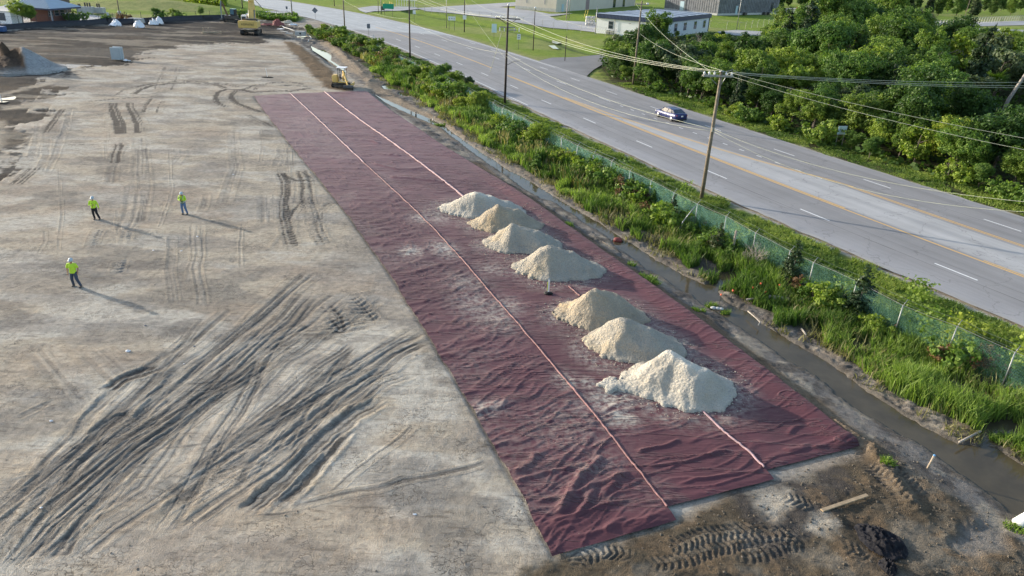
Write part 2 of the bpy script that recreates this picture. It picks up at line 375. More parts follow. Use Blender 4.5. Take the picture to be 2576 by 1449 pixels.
M_galv = simple('galvanised_steel', (0.28, 0.29, 0.28), 0.45, 0.6, var=0.15, scale=5)
M_mesh = simple('green_chain_link_wire', (0.14, 0.34, 0.29), 0.5, 0.0, var=0.15, scale=5)
M_wire = simple('bright_cable', (0.40, 0.43, 0.33), 0.5, 0.0, var=0.1, scale=1)
M_conc = simple('pale_concrete', (0.48, 0.48, 0.46), 0.85, var=0.15, scale=1.5, bmp=0.01)
M_cat = simple('excavator_yellow_paint', (0.74, 0.50, 0.15), 0.45, var=0.15, scale=2)
M_black = simple('black_rubber', (0.022, 0.022, 0.024), 0.6, var=0.3, scale=4)
M_steel = simple('dark_worn_steel', (0.10, 0.095, 0.09), 0.5, 0.5, var=0.3, scale=4)
M_glass = simple('dark_window_glass', (0.03, 0.045, 0.06), 0.08, 0.0, var=0.1, spec=0.8)
M_whitep = simple('white_painted_metal', (0.80, 0.80, 0.80), 0.5, var=0.04, scale=1)
M_whitebag = simple('white_woven_plastic', (0.82, 0.83, 0.86), 0.6, var=0.08, scale=3, bmp=0.04)
M_navy = simple('navy_metal_fascia', (0.045, 0.06, 0.13), 0.5, var=0.1, scale=2)
M_silt = simple('black_silt_cloth', (0.025, 0.027, 0.035), 0.6, var=0.3, scale=2, bmp=0.03)
def Zc(ox, oy, k, pts): return [(ox+x/k, oy+y/k) for x, y in pts]
# ------------------------------------------------------------------ road axis (near edge) as a smooth curve x(y)
_near = SS([(831,0),(1014,39),(1095,48),(1197,75),(1281,103),(1316,116),(1386,141),(1433,155),(1487,172),(1600,220),(1697,269),(1767,304),(1854,351),(1924,383),(2029,428),(2123,472),(2240,528),(2356,570),(2510,632),(2626,690),(2742,752),(2897,818),(3083,900),(3210,950),(3404,1039),(3558,1105),(3713,1178),(3840,1240)])
_pf = np.polyfit(_near[:, 1], _near[:, 0], 4); _pd = np.polyder(_pf)
def near_x(y):
    y = np.asarray(y, float); lo, hi = 34.0, 262.0
    yc = np.clip(y, lo, hi); return np.polyval(_pf, yc)+np.polyval(_pd, yc)*(y-yc)
_ys = np.concatenate([np.arange(900, 300, -60), np.arange(300, 20, -3.0), np.arange(20, -80, -15)])
ROAD = np.stack([near_x(_ys), _ys], 1)
_L = np.concatenate([[0], np.cumsum(np.hypot(*(ROAD[1:]-ROAD[:-1]).T))])
_i0 = int(np.argmin(abs(_ys-264))); S0 = _L[_i0]      # s = 0 where the road leaves the top of the picture
_tan = np.gradient(ROAD, axis=0); _tan /= np.hypot(*_tan.T)[:, None]
def road_pt(s, t):
    s = np.asarray(s, float)+S0; px = np.interp(s, _L, ROAD[:, 0]); py = np.interp(s, _L, ROAD[:, 1])
    tx = np.interp(s, _L, _tan[:, 0]); ty = np.interp(s, _L, _tan[:, 1]); n = np.hypot(tx, ty)
    return px-ty/n*t, py+tx/n*t
def road_st(X, Y):
    d, s, sg = seg_dist(X, Y, ROAD); return s-S0, d*sg
# --------------------------------------------------------------- mat outline (world)
E_L = SS([(951,360),(993,420),(1083,537),(1173,645),(1218,703),(1285,779),(1370,900),(1430,985),(1511,1100),(1571,1207),(1648,1325),(1731,1468),(1790,1563),(1861,1687),(1923,1815),(1978,1908),(2024,2009),(2080,2087)])
E_1 = SS([(1088,351),(1173,429),(1272,524),(1366,613),(1400,645),(1500,735),(1570,802),(1600,831),(1689,925),(1771,1018),(1838,1096),(1898,1167),(1927,1200),(2000,1284),(2124,1428),(2207,1528),(2273,1615),(2311,1660),(2393,1765),(2443,1831),(2505,1903),(2535,1949)])
E_2 = SS([(1218,346),(1281,398),(1339,443),(1400,486),(1452,522),(1541,586),(1617,643),(1697,706),(1741,740),(2140,1075),(2172,1108),(2400,1330),(2622,1540),(2710,1612),(2762,1660),(2832,1718),(2867,1761),(2900,1794)])
E_R = SS([(1371,340),(1421,379),(1478,424),(1554,471),(1617,516),(1697,570),(1776,611),(1856,671),(1935,716),(1998,760),(2117,846),(2211,917),(2285,965),(2340,1006),(2424,1065),(2499,1121),(2580,1171),(2666,1242),(2741,1300),(2940,1455),(3056,1540),(3133,1609),(3222,1671)])
AX = np.array([0.43, -0.903]); AX = AX/np.hypot(*AX); CR = np.array([-AX[1], AX[0]])     # along (towards camera), across (to the right)
def edge_fn(P):
    w_ = P@AX; c_ = P@CR; o = np.argsort(w_); w_ = w_[o]; c_ = c_[o]
    k = np.linspace(w_[0], w_[-1], 60); c2 = np.interp(k, w_, c_); c2 = np.convolve(np.pad(c2, 3, mode='edge'), np.ones(7)/7, 'valid'); c2[:2] = np.interp(k[:2], w_, c_); c2[-2:] = np.interp(k[-2:], w_, c_)
    return (lambda q: np.interp(q, k, c2)), w_[0], w_[-1]
eL, wL0, wL1 = edge_fn(E_L); e1, w10, w11 = edge_fn(E_1); e2, w20, w21 = edge_fn(E_2); eR, wR0, wR1 = edge_fn(E_R)
# --------------------------------------------------------------- water outlines (world, at water level)
WL = -0.42
W_main = [(1400,352),(1443,372),(1506,400),(1560,424),(1614,446),(1665,470),(1697,498),(1725,515),(1776,554),(1840,592),(1903,636),(1967,668),(2030,706),(2069,732),(2138,774),(2207,812),(2276,853),(2345,900),(2424,950),(2502,1000),(2564,1034),(2642,1065),(2672,1060),(2690,1022),(2740,1008),(2792,1040),(2760,1075),(2697,1092),(2704,1118),(2750,1146),(2812,1174),(2859,1214),(2921,1248),(2983,1290),(3075,1344),(3172,1404),(3249,1466),(3326,1516),(3384,1555),(3462,1601),(3520,1628),(3597,1667),(3674,1671),(3744,1679),(3790,1717),(3840,1744),(4000,1820),(4250,2060),(4150,2200),(3920,1985),(3840,1945),(3782,1925),(3722,1865),(3636,1802),(3558,1748),(3481,1690),(3423,1652),(3365,1625),(3288,1578),(3210,1532),(3133,1485),(3095,1441),(3017,1387),(2940,1344),(2875,1295),(2812,1251),(2750,1214),(2700,1180),(2635,1146),(2595,1105),(2533,1077),(2486,1040),(2424,1009),(2362,962),(2311,925),(2276,888),(2207,846),(2138,798),(2069,753),(2030,745),(1967,709),(1903,662),(1840,621),(1776,575),(1720,530),(1690,508),(1660,482),(1600,456),(1550,434),(1500,412),(1440,382),(1400,358)]
W_up = [(1167,172),(1189,186),(1215,186),(1243,209),(1240,226),(1262,240),(1290,256),(1300,275),(1292,276),(1275,262),(1250,250),(1226,240),(1204,216),(1174,194)]
W_p1 = [(1398,288),(1442,286),(1452,296),(1410,298)]
W_p2 = [(1430,322),(1452,316),(1512,322),(1522,334),(1500,340),(1440,334)]
W_p3 = [(1490,344),(1538,348),(1545,362),(1505,362)]
W_p4 = [(2035,615),(2060,612),(2100,650),(2180,700),(2170,715),(2110,700),(2060,668)]
W_p5 = [(3655,1600),(3740,1560),(3840,1590),(3860,1640),(3780,1680),(3690,1670)]
WATERS = [SS(p, WL) for p in (W_main, W_up, W_p1, W_p2, W_p3, W_p4, W_p5)]
# far-side roadside drain with two reflecting pools
W_far = [SS(p) for p in ([(2070,140),(2098,138),(2112,146),(2090,152),(2072,148)], [(2056,172),(2080,172),(2096,186),(2074,184)])]
# --------------------------------------------------------------- soil zones
P_darkTL = SS([(-900,200),(-300,125),(0,112),(400,88),(800,68),(960,75),(1105,95),(1165,125),(1215,165),(1260,200),(1200,200),(1150,165),(1100,150),(1050,146),(960,160),(850,160),(700,172),(560,192),(545,214),(455,228),(430,243),(330,246),(205,292),(185,345),(150,400),(90,490),(55,545),(0,640),(-80,700),(-900,900)])
P_brown = SS([(1060,150),(1120,165),(1200,220),(1270,285),(1330,330),(1300,342),(1230,332),(1180,290),(1130,235),(1080,180)])
P_mud = SS([(3240,1680),(3060,1735),(2900,1800),(2720,1850),(2530,1950),(2080,2090),(1960,2140),(1900,2400),(4400,2400),(3900,2010),(3660,1850),(3420,1690),(3290,1600)])
P_pale1 = SS([(2835,1850),(2900,1820),(2980,1830),(2960,1900),(2930,1960),(2880,1950)])
P_pale2 = SS([(3000,1960),(3080,1940),(3130,1960),(3090,2000),(3010,1990)])
P_wetR = SS([(3560,2040),(3640,1960),(3720,1930),(3790,1980),(3760,2060),(3620,2100)])
P_sandTongue = [SS([(0,350),(120,318),(235,300),(180,318),(60,345),(0,362)]), SS([(0,395),(160,384),(170,402),(0,412)]), SS([(-200,440),(12,448),(26,480),(20,530),(0,560),(-200,640)])]
LINES = []
def rut(w_, dep, dark, pts, k=None, cleat=0.0): LINES.append((SS(Zc(*k, pts) if k else pts), w_*(1.9 if k in (A7, A8) and dark < .75 and w_ > .4 and cleat == 0 else 1.15), dep, dark, cleat))
A7 = (0, 1300, 1.685); A8 = (900, 1100, 1.685); A5 = (500, 250, 2.229); A0 = (0, 200, 2.898)
for w_, dep, dk, pts in [(0.5,.10,.5,[(-60,1400),(0,1260),(200,950),(330,740),(470,560),(640,390),(800,250),(1040,90),(1290,-70)]),
    (0.45,.10,.45,[(-20,1400),(180,1120),(300,950),(480,730),(620,560),(780,400),(950,250),(1150,140),(1340,20),(1500,-120)]),
    (0.5,.07,.35,[(60,1400),(330,1050),(530,880),(700,740),(900,560),(1150,380),(1400,150),(1600,0),(1700,-120)]),
    (0.55,.06,.35,[(0,1450),(300,1130),(650,870),(900,680),(1100,500),(1300,350),(1560,180),(1760,60)]),
    (0.5,.09,.45,[(180,1380),(500,1100),(700,980),(860,880),(1010,700),(1100,560),(1230,400)]),
    (0.45,.08,.4,[(300,1370),(440,1150),(600,980),(760,800),(900,640)]),
    (0.5,.08,.4,[(440,1340),(700,1120),(1000,930),(1200,800),(1450,640),(1685,560)]),
    (0.45,.12,.6,[(1000,1200),(1130,1010),(1250,800),(1350,620),(1500,400),(1600,200),(1660,60)]),
    (0.4,.08,.5,[(1060,1190),(1300,1020),(1500,880),(1720,710)]),
    (0.55,.16,1.0,[(640,300),(760,220),(860,180),(960,150),(1050,110)]),
    (0.5,.12,.9,[(350,650),(470,600),(560,450),(640,360),(740,250)]),
    (0.5,.14,.8,[(540,580),(640,520),(760,440),(850,480),(960,340),(1100,180),(1180,120)]),
    (0.35,.06,.7,[(300,1300),(420,1290),(500,1100),(560,1080)]),
    (0.3,.05,.6,[(980,880),(1060,860),(1160,950),(1240,860)]),
    (0.3,.05,.3,[(0,440),(130,440),(300,360),(460,310)]),
    (0.7,.03,.25,[(250,0),(330,90),(420,200),(540,330),(600,380)]), (0.7,.03,.25,[(560,20),(640,90),(720,170),(790,230)]),
    (0.25,.05,.4,[(540,780),(640,750),(700,740)]), (0.25,.04,.4,[(910,690),(1030,660)]),(0.6,.025,.25,[(0,900),(150,850),(280,830)])]: rut(w_, dep, dk, pts, A7)
for w_, dep, dk, pts in [(0.55,.08,.45,[(-30,990),(300,760),(600,570),(760,440),(900,370),(1060,270),(1160,210)]),
    (0.55,.08,.4,[(0,1040),(250,860),(430,740),(640,600),(850,440),(1010,330),(1180,265)]),
    (0.5,.10,.5,[(0,1150),(300,920),(500,770),(700,640),(850,520),(1000,400),(1190,300)]),
    (0.5,.07,.35,[(0,1240),(250,1050),(450,890),(700,700),(880,560),(1100,480)]),
    (0.75,.24,1.0,[(20,1420),(150,1290),(300,1150),(430,1020),(560,900),(690,790),(800,720),(900,660)]),
    (0.55,.20,1.0,[(230,1370),(330,1270),(450,1150),(540,1050),(620,950),(700,850)]),
    (0.5,.07,.35,[(0,730),(300,440),(500,300),(700,160),(880,30)]), (0.45,.12,.75,[(100,560),(200,420),(290,270),(390,150),(480,60)]),
    (0.5,.09,.6,[(-40,420),(60,340),(160,260),(300,120),(420,0)]), (0.5,.08,.5,[(-20,240),(80,200),(200,100),(280,-20)]),
    (0.5,.06,.4,[(130,320),(260,250),(380,200),(520,90),(640,0)]),
    (0.3,.06,.6,[(320,1365),(560,1300),(700,1265),(880,1240),(1060,1180),(1250,1140),(1420,1100),(1600,1050)]), (0.2,.04,.6,[(880,1240),(1020,1170),(1130,1160)]),
    (0.25,.05,.5,[(560,1300),(700,1170),(840,1060),(980,940),(1120,815)]), (0.15,.03,.5,[(0,885),(130,855),(280,780)]), (0.18,.03,.5,[(1240,690),(1400,665)]),
    (0.6,.05,.5,[(330,240),(500,240),(620,220),(800,190),(870,190)]), (0.4,.05,.5,[(420,700),(360,800),(260,890)])]: rut(w_, dep, dk, pts, A8)
_rs = np.random.RandomState(6)
for k_ in range(46):
    if k_ < 26: a0 = (_rs.uniform(-150, 260), _rs.uniform(1900, 2120)); b0_ = (_rs.uniform(880, 1220), _rs.uniform(1000, 1330)); cv = _rs.uniform(-60, 60)
    else: a0 = (_rs.uniform(450, 1000), _rs.uniform(1780, 2020)); b0_ = (_rs.uniform(1250, 1560), _rs.uniform(1240, 1480)); cv = _rs.uniform(-40, 70)
    m0 = ((a0[0]+b0_[0])/2-cv, (a0[1]+b0_[1])/2-cv*.6); f0, f1 = sorted(_rs.rand(2)); f0, f1 = (f0*.6, min(1, f1+.35)); qq = [((1-f)**2*a0[0]+2*f*(1-f)*m0[0]+f*f*b0_[0], (1-f)**2*a0[1]+2*f*(1-f)*m0[1]+f*f*b0_[1]) for f in np.linspace(f0, f1, 7)]
    LINES.append((SS(qq), _rs.choice([.25, .4, .6, .9]), .05, _rs.uniform(.35, .7), 0))
for k_ in range(30):
    x0_, y0_ = _rs.uniform(0, 1300), _rs.uniform(420, 2050); L0_ = _rs.uniform(40, 260); LINES.append((SS([(x0_, y0_), (x0_+L0_*.5, y0_-L0_*.04+_rs.uniform(-6, 6)), (x0_+L0_, y0_-L0_*.12)]), .12, .05, .7, 0))
for k_ in range(22):
    x0_, y0_ = _rs.uniform(150, 1150), _rs.uniform(380, 1000); L0_ = _rs.uniform(60, 330); LINES.append((SS([(x0_, y0_), (x0_+_rs.uniform(-15, 15), y0_+L0_*.5), (x0_+_rs.uniform(-40, 10), y0_+L0_)]), _rs.choice([.2, .5, .9]), .03, _rs.uniform(.15, .4), 0))
# crawler-track prints with cross cleats
rut(0.80, .035, 1.2, [(1230,880),(1275,960),(1275,1060),(1255,1150),(1265,1250),(1300,1400),(1340,1520)], A5, 1.0)
rut(0.80, .035, 1.2, [(1400,860),(1435,950),(1445,1060),(1465,1150),(1500,1260),(1540,1380),(1600,1500)], A5, 1.0)
rut(0.65, .03, 1.2, [(1255,880),(1300,920),(1370,945),(1440,940),(1520,955),(1560,950)], A5, .6)
rut(0.6, .03, 1., [(1340,1280),(1350,1210),(1400,1160),(1460,1110)], A5, .6); rut(0.65, .03, 1.1, [(1560,1400),(1540,1300),(1550,1220),(1600,1170),(1680,1120)], A5, .6)
rut(0.5, .03, .6, [(1380,870),(1440,900),(1500,940),(1560,950)], A5, .6)
rut(0.75, .04, .9, [(540,60),(620,140),(640,220),(560,130)], A8, 1.0); rut(0.85, .04, .9, [(690,10),(760,80),(840,190)], A8, 1.0)
# wheel arcs farther out
for w_, dk, pts in [(0.5,.9,[(0,172),(80,150),(200,132),(350,122),(520,122),(680,135),(800,150),(890,175)]),(0.6,.9,[(0,235),(60,190),(160,155),(300,140),(460,135),(600,140),(700,155),(770,185)]),
    (0.55,.8,[(1440,150),(1300,130),(1180,135),(1080,150),(1000,165),(900,195),(860,200),(820,235),(830,275),(870,310),(930,330),(1010,360),(1080,385)]),(0.55,.8,[(1500,175),(1320,205),(1150,205),(1000,215),(880,190),(780,190),(710,215),(690,250),(700,290),(740,320),(800,340)]),
    (0.4,.6,[(1180,155),(1300,158),(1500,160)]),(0.4,.5,[(1000,200),(1040,165),(1140,145)]),(0.5,.5,[(930,400),(980,415),(1030,440),(1100,470),(1170,510)]),
    (0.5,.45,[(150,262),(110,320),(70,390)]),(0.4,.45,[(260,280),(230,330),(205,390)]),(0.35,.3,[(265,0),(240,60),(205,130),(185,190)]),(0.35,.3,[(370,0),(355,70),(340,130),(300,200)])]: rut(w_*1.35, .02, min(1.6, dk*1.7) if dk <= .75 else 1.6, pts, A5, 0)
for w_, dk, pts in [(0.8,1.,[(1235,535),(1230,600),(1265,690),(1300,760),(1310,880)]),(0.8,1.,[(1420,535),(1430,610),(1480,690),(1515,760),(1530,870)]),(0.6,.9,[(1265,960),(1290,1000),(1250,1100),(1240,1200)]),(0.5,.4,[(1235,1210),(1215,1300),(1210,1420)]),(0.6,.9,[(1490,970),(1560,965)]),(0.4,.35,[(1500,1000),(1490,1200),(1485,1350)]),
    (0.6,.9,[(690,600),(600,720),(520,830),(490,870)]),(0.7,.9,[(390,1230),(310,1310),(220,1380),(150,1440)]),(0.35,.6,[(660,995),(800,990),(950,985),(1250,985),(1500,965)]),(0.3,.7,[(880,525),(1020,520),(1250,495),(1500,480),(1700,470)]),(0.3,.6,[(1240,460),(1330,400),(1450,360),(1623,340)])]: rut(w_*1.3, .03, min(1.6, dk*1.6) if dk > .75 else dk*1.1, pts, A0, 0)
for pts in ([(640,640),(690,800),(640,1000)],[(760,600),(720,800),(600,1100),(500,1300)],[(420,760),(400,950),(330,1150)],[(520,900),(500,1100),(430,1300)]): rut(0.5, .03, .15, pts, A0, 1.2)
# tread chevrons near the men, mud prints bottom right
for pts in ([(500,620),(440,740),(400,860)],[(870,560),(800,660),(780,800)],[(750,940),(720,1040),(680,1150)]): rut(0.6, .035, .2, pts, (200, 640, 2.898), 1.2)
for pts in ([(1150,150),(1380,330),(1560,520),(1700,640)],[(1280,120),(1480,260),(1640,420),(1780,560)],[(0,1000),(250,960),(450,880),(640,850),(720,900)],[(0,880),(200,830),(400,790),(640,800)],[(900,860),(1100,960),(1200,1100)],[(380,430),(700,560),(760,600)]): rut(0.7, .16, .5, pts, (2740, 1660, 2.342), 1.5)
for pts in ([(620,1230),(700,1080),(900,1020),(1100,1060),(1260,1140)],[(1300,1180),(1600,1150),(1900,1060),(2200,980),(2560,930)],[(1500,1010),(1900,900),(2300,860),(2560,830)]): rut(0.65, .16, .45, pts, (1900, 1660, 2.576), 1.5)

HILLS = [(S(560,30), 26, 9, 2.6), (S(800,12), 60, 9, 1.2), (S(120,-30), 80, 14, 2.0)]
BERM_up = SS([(1215,150),(1262,180),(1310,225),(1350,265),(1395,300),(1440,345),(1500,385),(1560,415),(1640,450),(1720,505)])
BERM_mat = np.concatenate([E_R[6:]+CR*.42, SS([(3290,1715), (3350,1800), (3420,1900)])])
CUTS = [SS([(150,300),(300,262),(420,240)]), SS([(480,105),(640,100),(700,98)])]
lin = lambda *c: np.array(c, float)
SAND = lin(.41,.362,.292); SAND2 = lin(.46,.43,.375); GREYMUD = lin(.20,.185,.17); DARK = lin(.060,.054,.050); BROWN = lin(.15,.110,.072); BERMC = lin(.30,.245,.185)
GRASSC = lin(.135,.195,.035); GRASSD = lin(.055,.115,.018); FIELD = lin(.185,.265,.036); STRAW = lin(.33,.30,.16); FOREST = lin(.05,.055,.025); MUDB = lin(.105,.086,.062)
def mix(c, k, d): return c*(1-k[..., None])+d*k[..., None]
def terrain(X, Y):
    X = np.asarray(X, float); Y = np.asarray(Y, float)
    s, t = road_st(X, Y)
    n1 = fbm(X*0.12, Y*0.12, 4, 1); n2 = fbm(X*0.7, Y*0.7, 4, 2); n3 = fbm(X*3, Y*3, 3, 5)
    wob = (n2-.5)*1.6+(n3-.5)*0.5
    Z = (n1-.5)*0.10+(n2-.5)*0.05+(n3-.5)*0.022
    C = np.zeros(X.shape+(3,)); C[:] = SAND
    C = mix(C, sst(.42, .62, fbm(X*.25, Y*.55, 4, 9)), SAND2); C = mix(C, 0.50*sst(.48, .66, fbm(X*.18, Y*.5, 4, 12)), GREYMUD*1.15); C = mix(C, .35*sst(.54, .66, fbm(X*.5, Y*1.3, 4, 14)), GREYMUD*.9); C = mix(C, .5*sst(.60, .68, fbm(X*.22, Y*.3, 5, 15)), GREYMUD*.8); C = mix(C, .25*sst(.56, .66, fbm(X*.15, Y*.2, 4, 16)), lin(.40,.31,.23))
    grass = np.zeros(X.shape); rough = 0.25+0*X; wet = 0*X
    near = Y < 75
    # dark wet construction mud, streaked along the far fence
    dz = poly_sd(X, Y, P_darkTL, 12); k = sst(-.4, .5, dz+wob*2.6+(fbm(X*.25, Y*.25, 3, 27)-.5)*5)
    st = fbm((X+Y*0.25)*0.035, (Y-X*0.30)*0.30, 5, 21); st2 = fbm(X*.07, Y*.5, 4, 23)
    dc = mix(np.zeros(X.shape+(3,))+DARK*.60, sst(.50, .60, st), GREYMUD*.45); dc = mix(dc, sst(.57, .61, st2)*.6, SAND*.72); dc = mix(dc, sst(.62, .7, fbm(X*.1, Y*.3, 4, 29))*.25, BROWN)
    C = mix(C, k, dc); rough = np.maximum(rough, k*.8); wet = np.maximum(wet, k*.05*(st < .5)); Z += k*((st-.5)*0.35+(fbm(X*.5, Y*.9, 3, 33)-.5)*.30-0.05)
    for P in P_sandTongue:
        k = sst(-.5, .5, poly_sd(X, Y, P)+wob*.6); C = mix(C, k*.8, SAND*.95)
    k = sst(-.4, .5, poly_sd(X, Y, P_brown)+wob); C = mix(C, k, BROWN*(0.75+.7*n2[..., None])*1.0); rough = np.maximum(rough, k); Z += k*(n2-.5)*.3
    k = sst(-.3, .5, poly_sd(X, Y, P_mud)+wob*.6); mc = mix(np.zeros(X.shape+(3,))+MUDB, sst(.45, .62, fbm(X*.5, Y*.5, 4, 41)), SAND*.45); mc = mix(mc, sst(.50, .62, fbm(X*.35, Y*.35, 5, 44)), DARK*1.3); mc = mix(mc, sst(.56, .62, fbm(X*1.1, Y*1.1, 4, 45))*.6, BROWN*1.2)
    C = mix(C, k, mc); rough = np.maximum(rough, k*1.1); Z += k*((fbm(X*.9, Y*.9, 4, 46)-.5)*.22+(fbm(X*4, Y*4, 3, 48)-.5)*.05)
    for P in (P_pale1, P_pale2):
        k = sst(-.3, .4, poly_sd(X, Y, P)+wob*.8); C = mix(C, k*.8, SAND2*.95)
    k = sst(-.3, .4, poly_sd(X, Y, P_wetR)+wob*.6); C = mix(C, k*.7, GREYMUD*1.0); wet = np.maximum(wet, k*.8); Z -= k*.15
    # ditch corridor beside the road
    cor = sst(96, 112, s)*(t < 0)
    shelf = sst(-18.2, -15.4, t)*sst(-10.5, -13.2, t)*cor
    C = mix(C, sst(-17.9, -17.2, t)*(t < -7)*cor, GREYMUD*1.15); C = mix(C, sst(-17.9, -17.2, t)*(t < -7)*cor*sst(.50, .62, fbm(X*.8, Y*.8, 4, 51))*.8, SAND*.95)
    C = mix(C, sst(-17.9, -17.2, t)*(t < -7)*cor*sst(.54, .66, fbm(X*.9, Y*.9, 4, 57))*.7, DARK*1.5)
    Z -= 0.30*sst(-17.6, -15.0, t)*cor*sst(-6.9, -8.5, t)
    Z += cor*sst(-17.6, -16.4, t)*sst(-7, -8, t)*((fbm(X*1.3, Y*1.3, 4, 53)-.5)*.30+(fbm(X*4.5, Y*4.5, 3, 54)-.5)*.10)
    rough = np.maximum(rough, sst(-17.8, -17, t)*(t < -7)*cor)
    marsh = sst(-12.9, -12.0, t+wob*.4)*sst(-6.8, -7.4, t)*cor
    C = mix(C, marsh*.75, MUDB*.85); C = mix(C, marsh*sst(.45, .6, n1)*.8, GRASSD*.8)
    d, _, _ = seg_dist(X, Y, BERM_up); k = np.exp(-(d/1.05)**2); Z += k*(.42+.35*(n2-.5)); C = mix(C, sst(1.9, .9, d+wob*.5)*.9, BERMC*(0.75+.5*n2[..., None])); rough = np.maximum(rough, k)
    d, _, _ = seg_dist(X, Y, BERM_mat); k = np.exp(-(d/.34)**2); Z += k*(.26+.35*(n3-.5)+.25*(n2-.5))*sst(17, 23, Y); C = mix(C, sst(.85, .30, d+wob*.3)*.8*sst(19.5, 23.5, Y), BROWN*1.2); rough = np.maximum(rough, k)
    # verge
    vg = sst(-7.6, -7.0, t)*sst(-.1, -.5, t)*sst(98, 104, s); Z = Z*(1-vg)+vg*(-.06+(n2-.5)*.12+(n3-.5)*.05); C = mix(C, vg, GRASSC*.8); C = mix(C, vg*sst(.5, .62, n2)*.8, GRASSD)
    C = mix(C, vg*sst(.60, .68, fbm(X*.9, Y*.9, 4, 61))*sst(-1.6, -.4, t)*.9, SAND)
    grass = np.maximum(grass, vg)
    # water channel
    wd = np.full(X.shape, -4.0)
    for P in WATERS: wd = np.maximum(wd, poly_sd(X, Y, P))
    wd = wd+(n3-.5)*.22+(n2-.5)*.25
    zw = WL-np.clip(wd*.6, 0, .35); kk = sst(-.02, .06, wd); Z = np.where(wd > 0, np.minimum(Z, zw), Z)
    bank = WL+np.clip(-wd, 0, 3)*np.where((t < -13.9), .18, .75)+.03; Z = np.where((wd <= 0) & (wd > -2.5) & (t < -8), np.minimum(np.maximum(Z, WL+.02+.05*(n3)), bank), Z)
    mo = S(2702, 1150, WL); k = np.exp(-(((X-mo[0])**2+(Y-mo[1])**2)/.95**2)**2); Z = np.maximum(Z, WL-.3+.42*k+(n3-.5)*.1*k)
    C = mix(C, sst(-.5, 0, wd)*.75, MUDB*.9); C = mix(C, (wd > -1.0)*sst(.48, .6, n2)*sst(-.2, -.5, wd)*(t > -13.9)*.7, BERMC); wet = np.maximum(wet, sst(-.35, 0, wd)*.8)
    # across the road: mown fields, drain, woods
    far = (t > 20.9); C = mix(C, far*1.0, FIELD); C = mix(C, far*sst(.48, .64, fbm(X*.05, Y*.09, 4, 71))*.6, GRASSC*1.25); C = mix(C, far*sst(.5, .66, fbm(X*.06, Y*.05, 4, 73))*.35, STRAW)
    C = mix(C, far*sst(26, 21.5, t+wob)*.55, STRAW*.85); grass = np.maximum(grass, far*1.0); Z = np.where(far, (n1-.5)*.3-.12, Z)
    d, _, _ = seg_dist(X, Y, DRAIN); k = far*np.exp(-(d/2.6)**2); Z -= k*1.0; C = mix(C, far*np.exp(-(d/1.0)**2)*.85, MUDB*.9); C = mix(C, far*sst(3.2, 1.5, d)*.5, GRASSD*1.3)
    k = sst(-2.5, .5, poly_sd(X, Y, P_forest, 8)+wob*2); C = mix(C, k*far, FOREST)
    # behind the site fence, left
    k = sst(-1.5, .5, poly_sd(X, Y, P_leftfar, 10)+wob); k = np.where(t > -.3, 0, k); C = mix(C, k, FIELD*1.02); C = mix(C, k*sst(.48, .62, fbm(X*.04, Y*.1, 4, 75))*.5, STRAW); grass = np.maximum(grass, k); Z = Z*(1-k)-.12*k
    for c, rx, ry, h in HILLS: Z += k*h*np.exp(-((X-c[0]-(Y-c[1])*-.4)/rx)**2-((Y-c[1])/ry)**2)
    # pale strip of sand where asphalt meets grass
    for tt in (-.25, 21.2):
        k = np.exp(-((t-tt+wob*.35)/.42)**2); C = mix(C, k*.85, SAND2*1.05); grass = grass*(1-k)
    # everything that carries a paved sheet stays just below it
    for P in PAVED: k = sst(-1.2, .0, poly_sd(X, Y, P)); Z = Z*(1-k)-.16*k
    k = sst(-.9, .1, t)*sst(21.9, 20.9, t); Z = Z*(1-k)-.12*k
    # under the geotextile
    wq = X*AX[0]+Y*AX[1]; cq = X*CR[0]+Y*CR[1]; kin = sst(eL(wq)-.25, eL(wq)+.1, cq)*sst(eR(wq)+.1, eR(wq)-.3, cq)*sst(wL0-.1, wL0+.5, wq)*sst(wL1+1.4, wL1-.2, wq)
    Z = Z*(1-kin)+kin*(-.06)
    e = np.exp(-((cq-eL(wq)+.35)/.5)**2)*(wq > wL0)*(wq < wL1); C = mix(C, e*.35*sst(.4, .6, n2), GREYMUD)
    # wheel and crawler tracks pressed into the soil
    DZ = np.zeros(X.shape)
    for P, w_, dep, dark, cl in LINES:
        pad = w_*2.2; m = (X > P[:, 0].min()-pad) & (X < P[:, 0].max()+pad) & (Y > P[:, 1].min()-pad) & (Y < P[:, 1].max()+pad)
        if not m.any(): continue
        x = X[m]; y = Y[m]; wv = (fbm(x*.35, y*.35, 2, 81)-.5)*.30+(fbm(x*3, y*3, 2, 82)-.5)*(.16 if dark > .75 else .05)
        d, sa, sg = seg_dist(x+wv, y-wv, P); q = d*sg; L_ = np.hypot(*(P[1:]-P[:-1]).T).sum()
        fade = sst(0, .9, sa)*sst(L_, L_-.9, sa)*(.55+.9*fbm(sa*.35, sa*0+w_*9, 3, int(L_*7) % 40)); hw = w_/2
        kin2 = sst(hw*1.15, hw*.75, d)*fade; rim = np.exp(-((d-hw*1.3)/(.28*hw+.03))**2)*fade
        rib = fbm(q*7.0+w_*40, sa*.05+w_*7, 3, int(L_*13) % 50); rib = sst(.42, .56, rib)
        dz = -dep*(.30 if dark > .75 else .13)*kin2+rim*dep*(.16 if dark > .75 else .06)+kin2*(rib-.5)*(.022 if w_ > .4 else .01)
        per = .25 if cl > 1.4 else .46; bar = sst(-.35, .45, np.cos((sa+np.abs(q)*.55+(fbm(x*2, y*2, 2, 87)-.5)*.12)/per*2*math.pi))-.5
        if cl: dz = dz+kin2*.045*cl*bar
        dz = dz+(dark > .75)*(rim+.5*kin2)*(fbm(x*7, y*7, 2, 89)-.5)*.05
        DZ[m] += dz
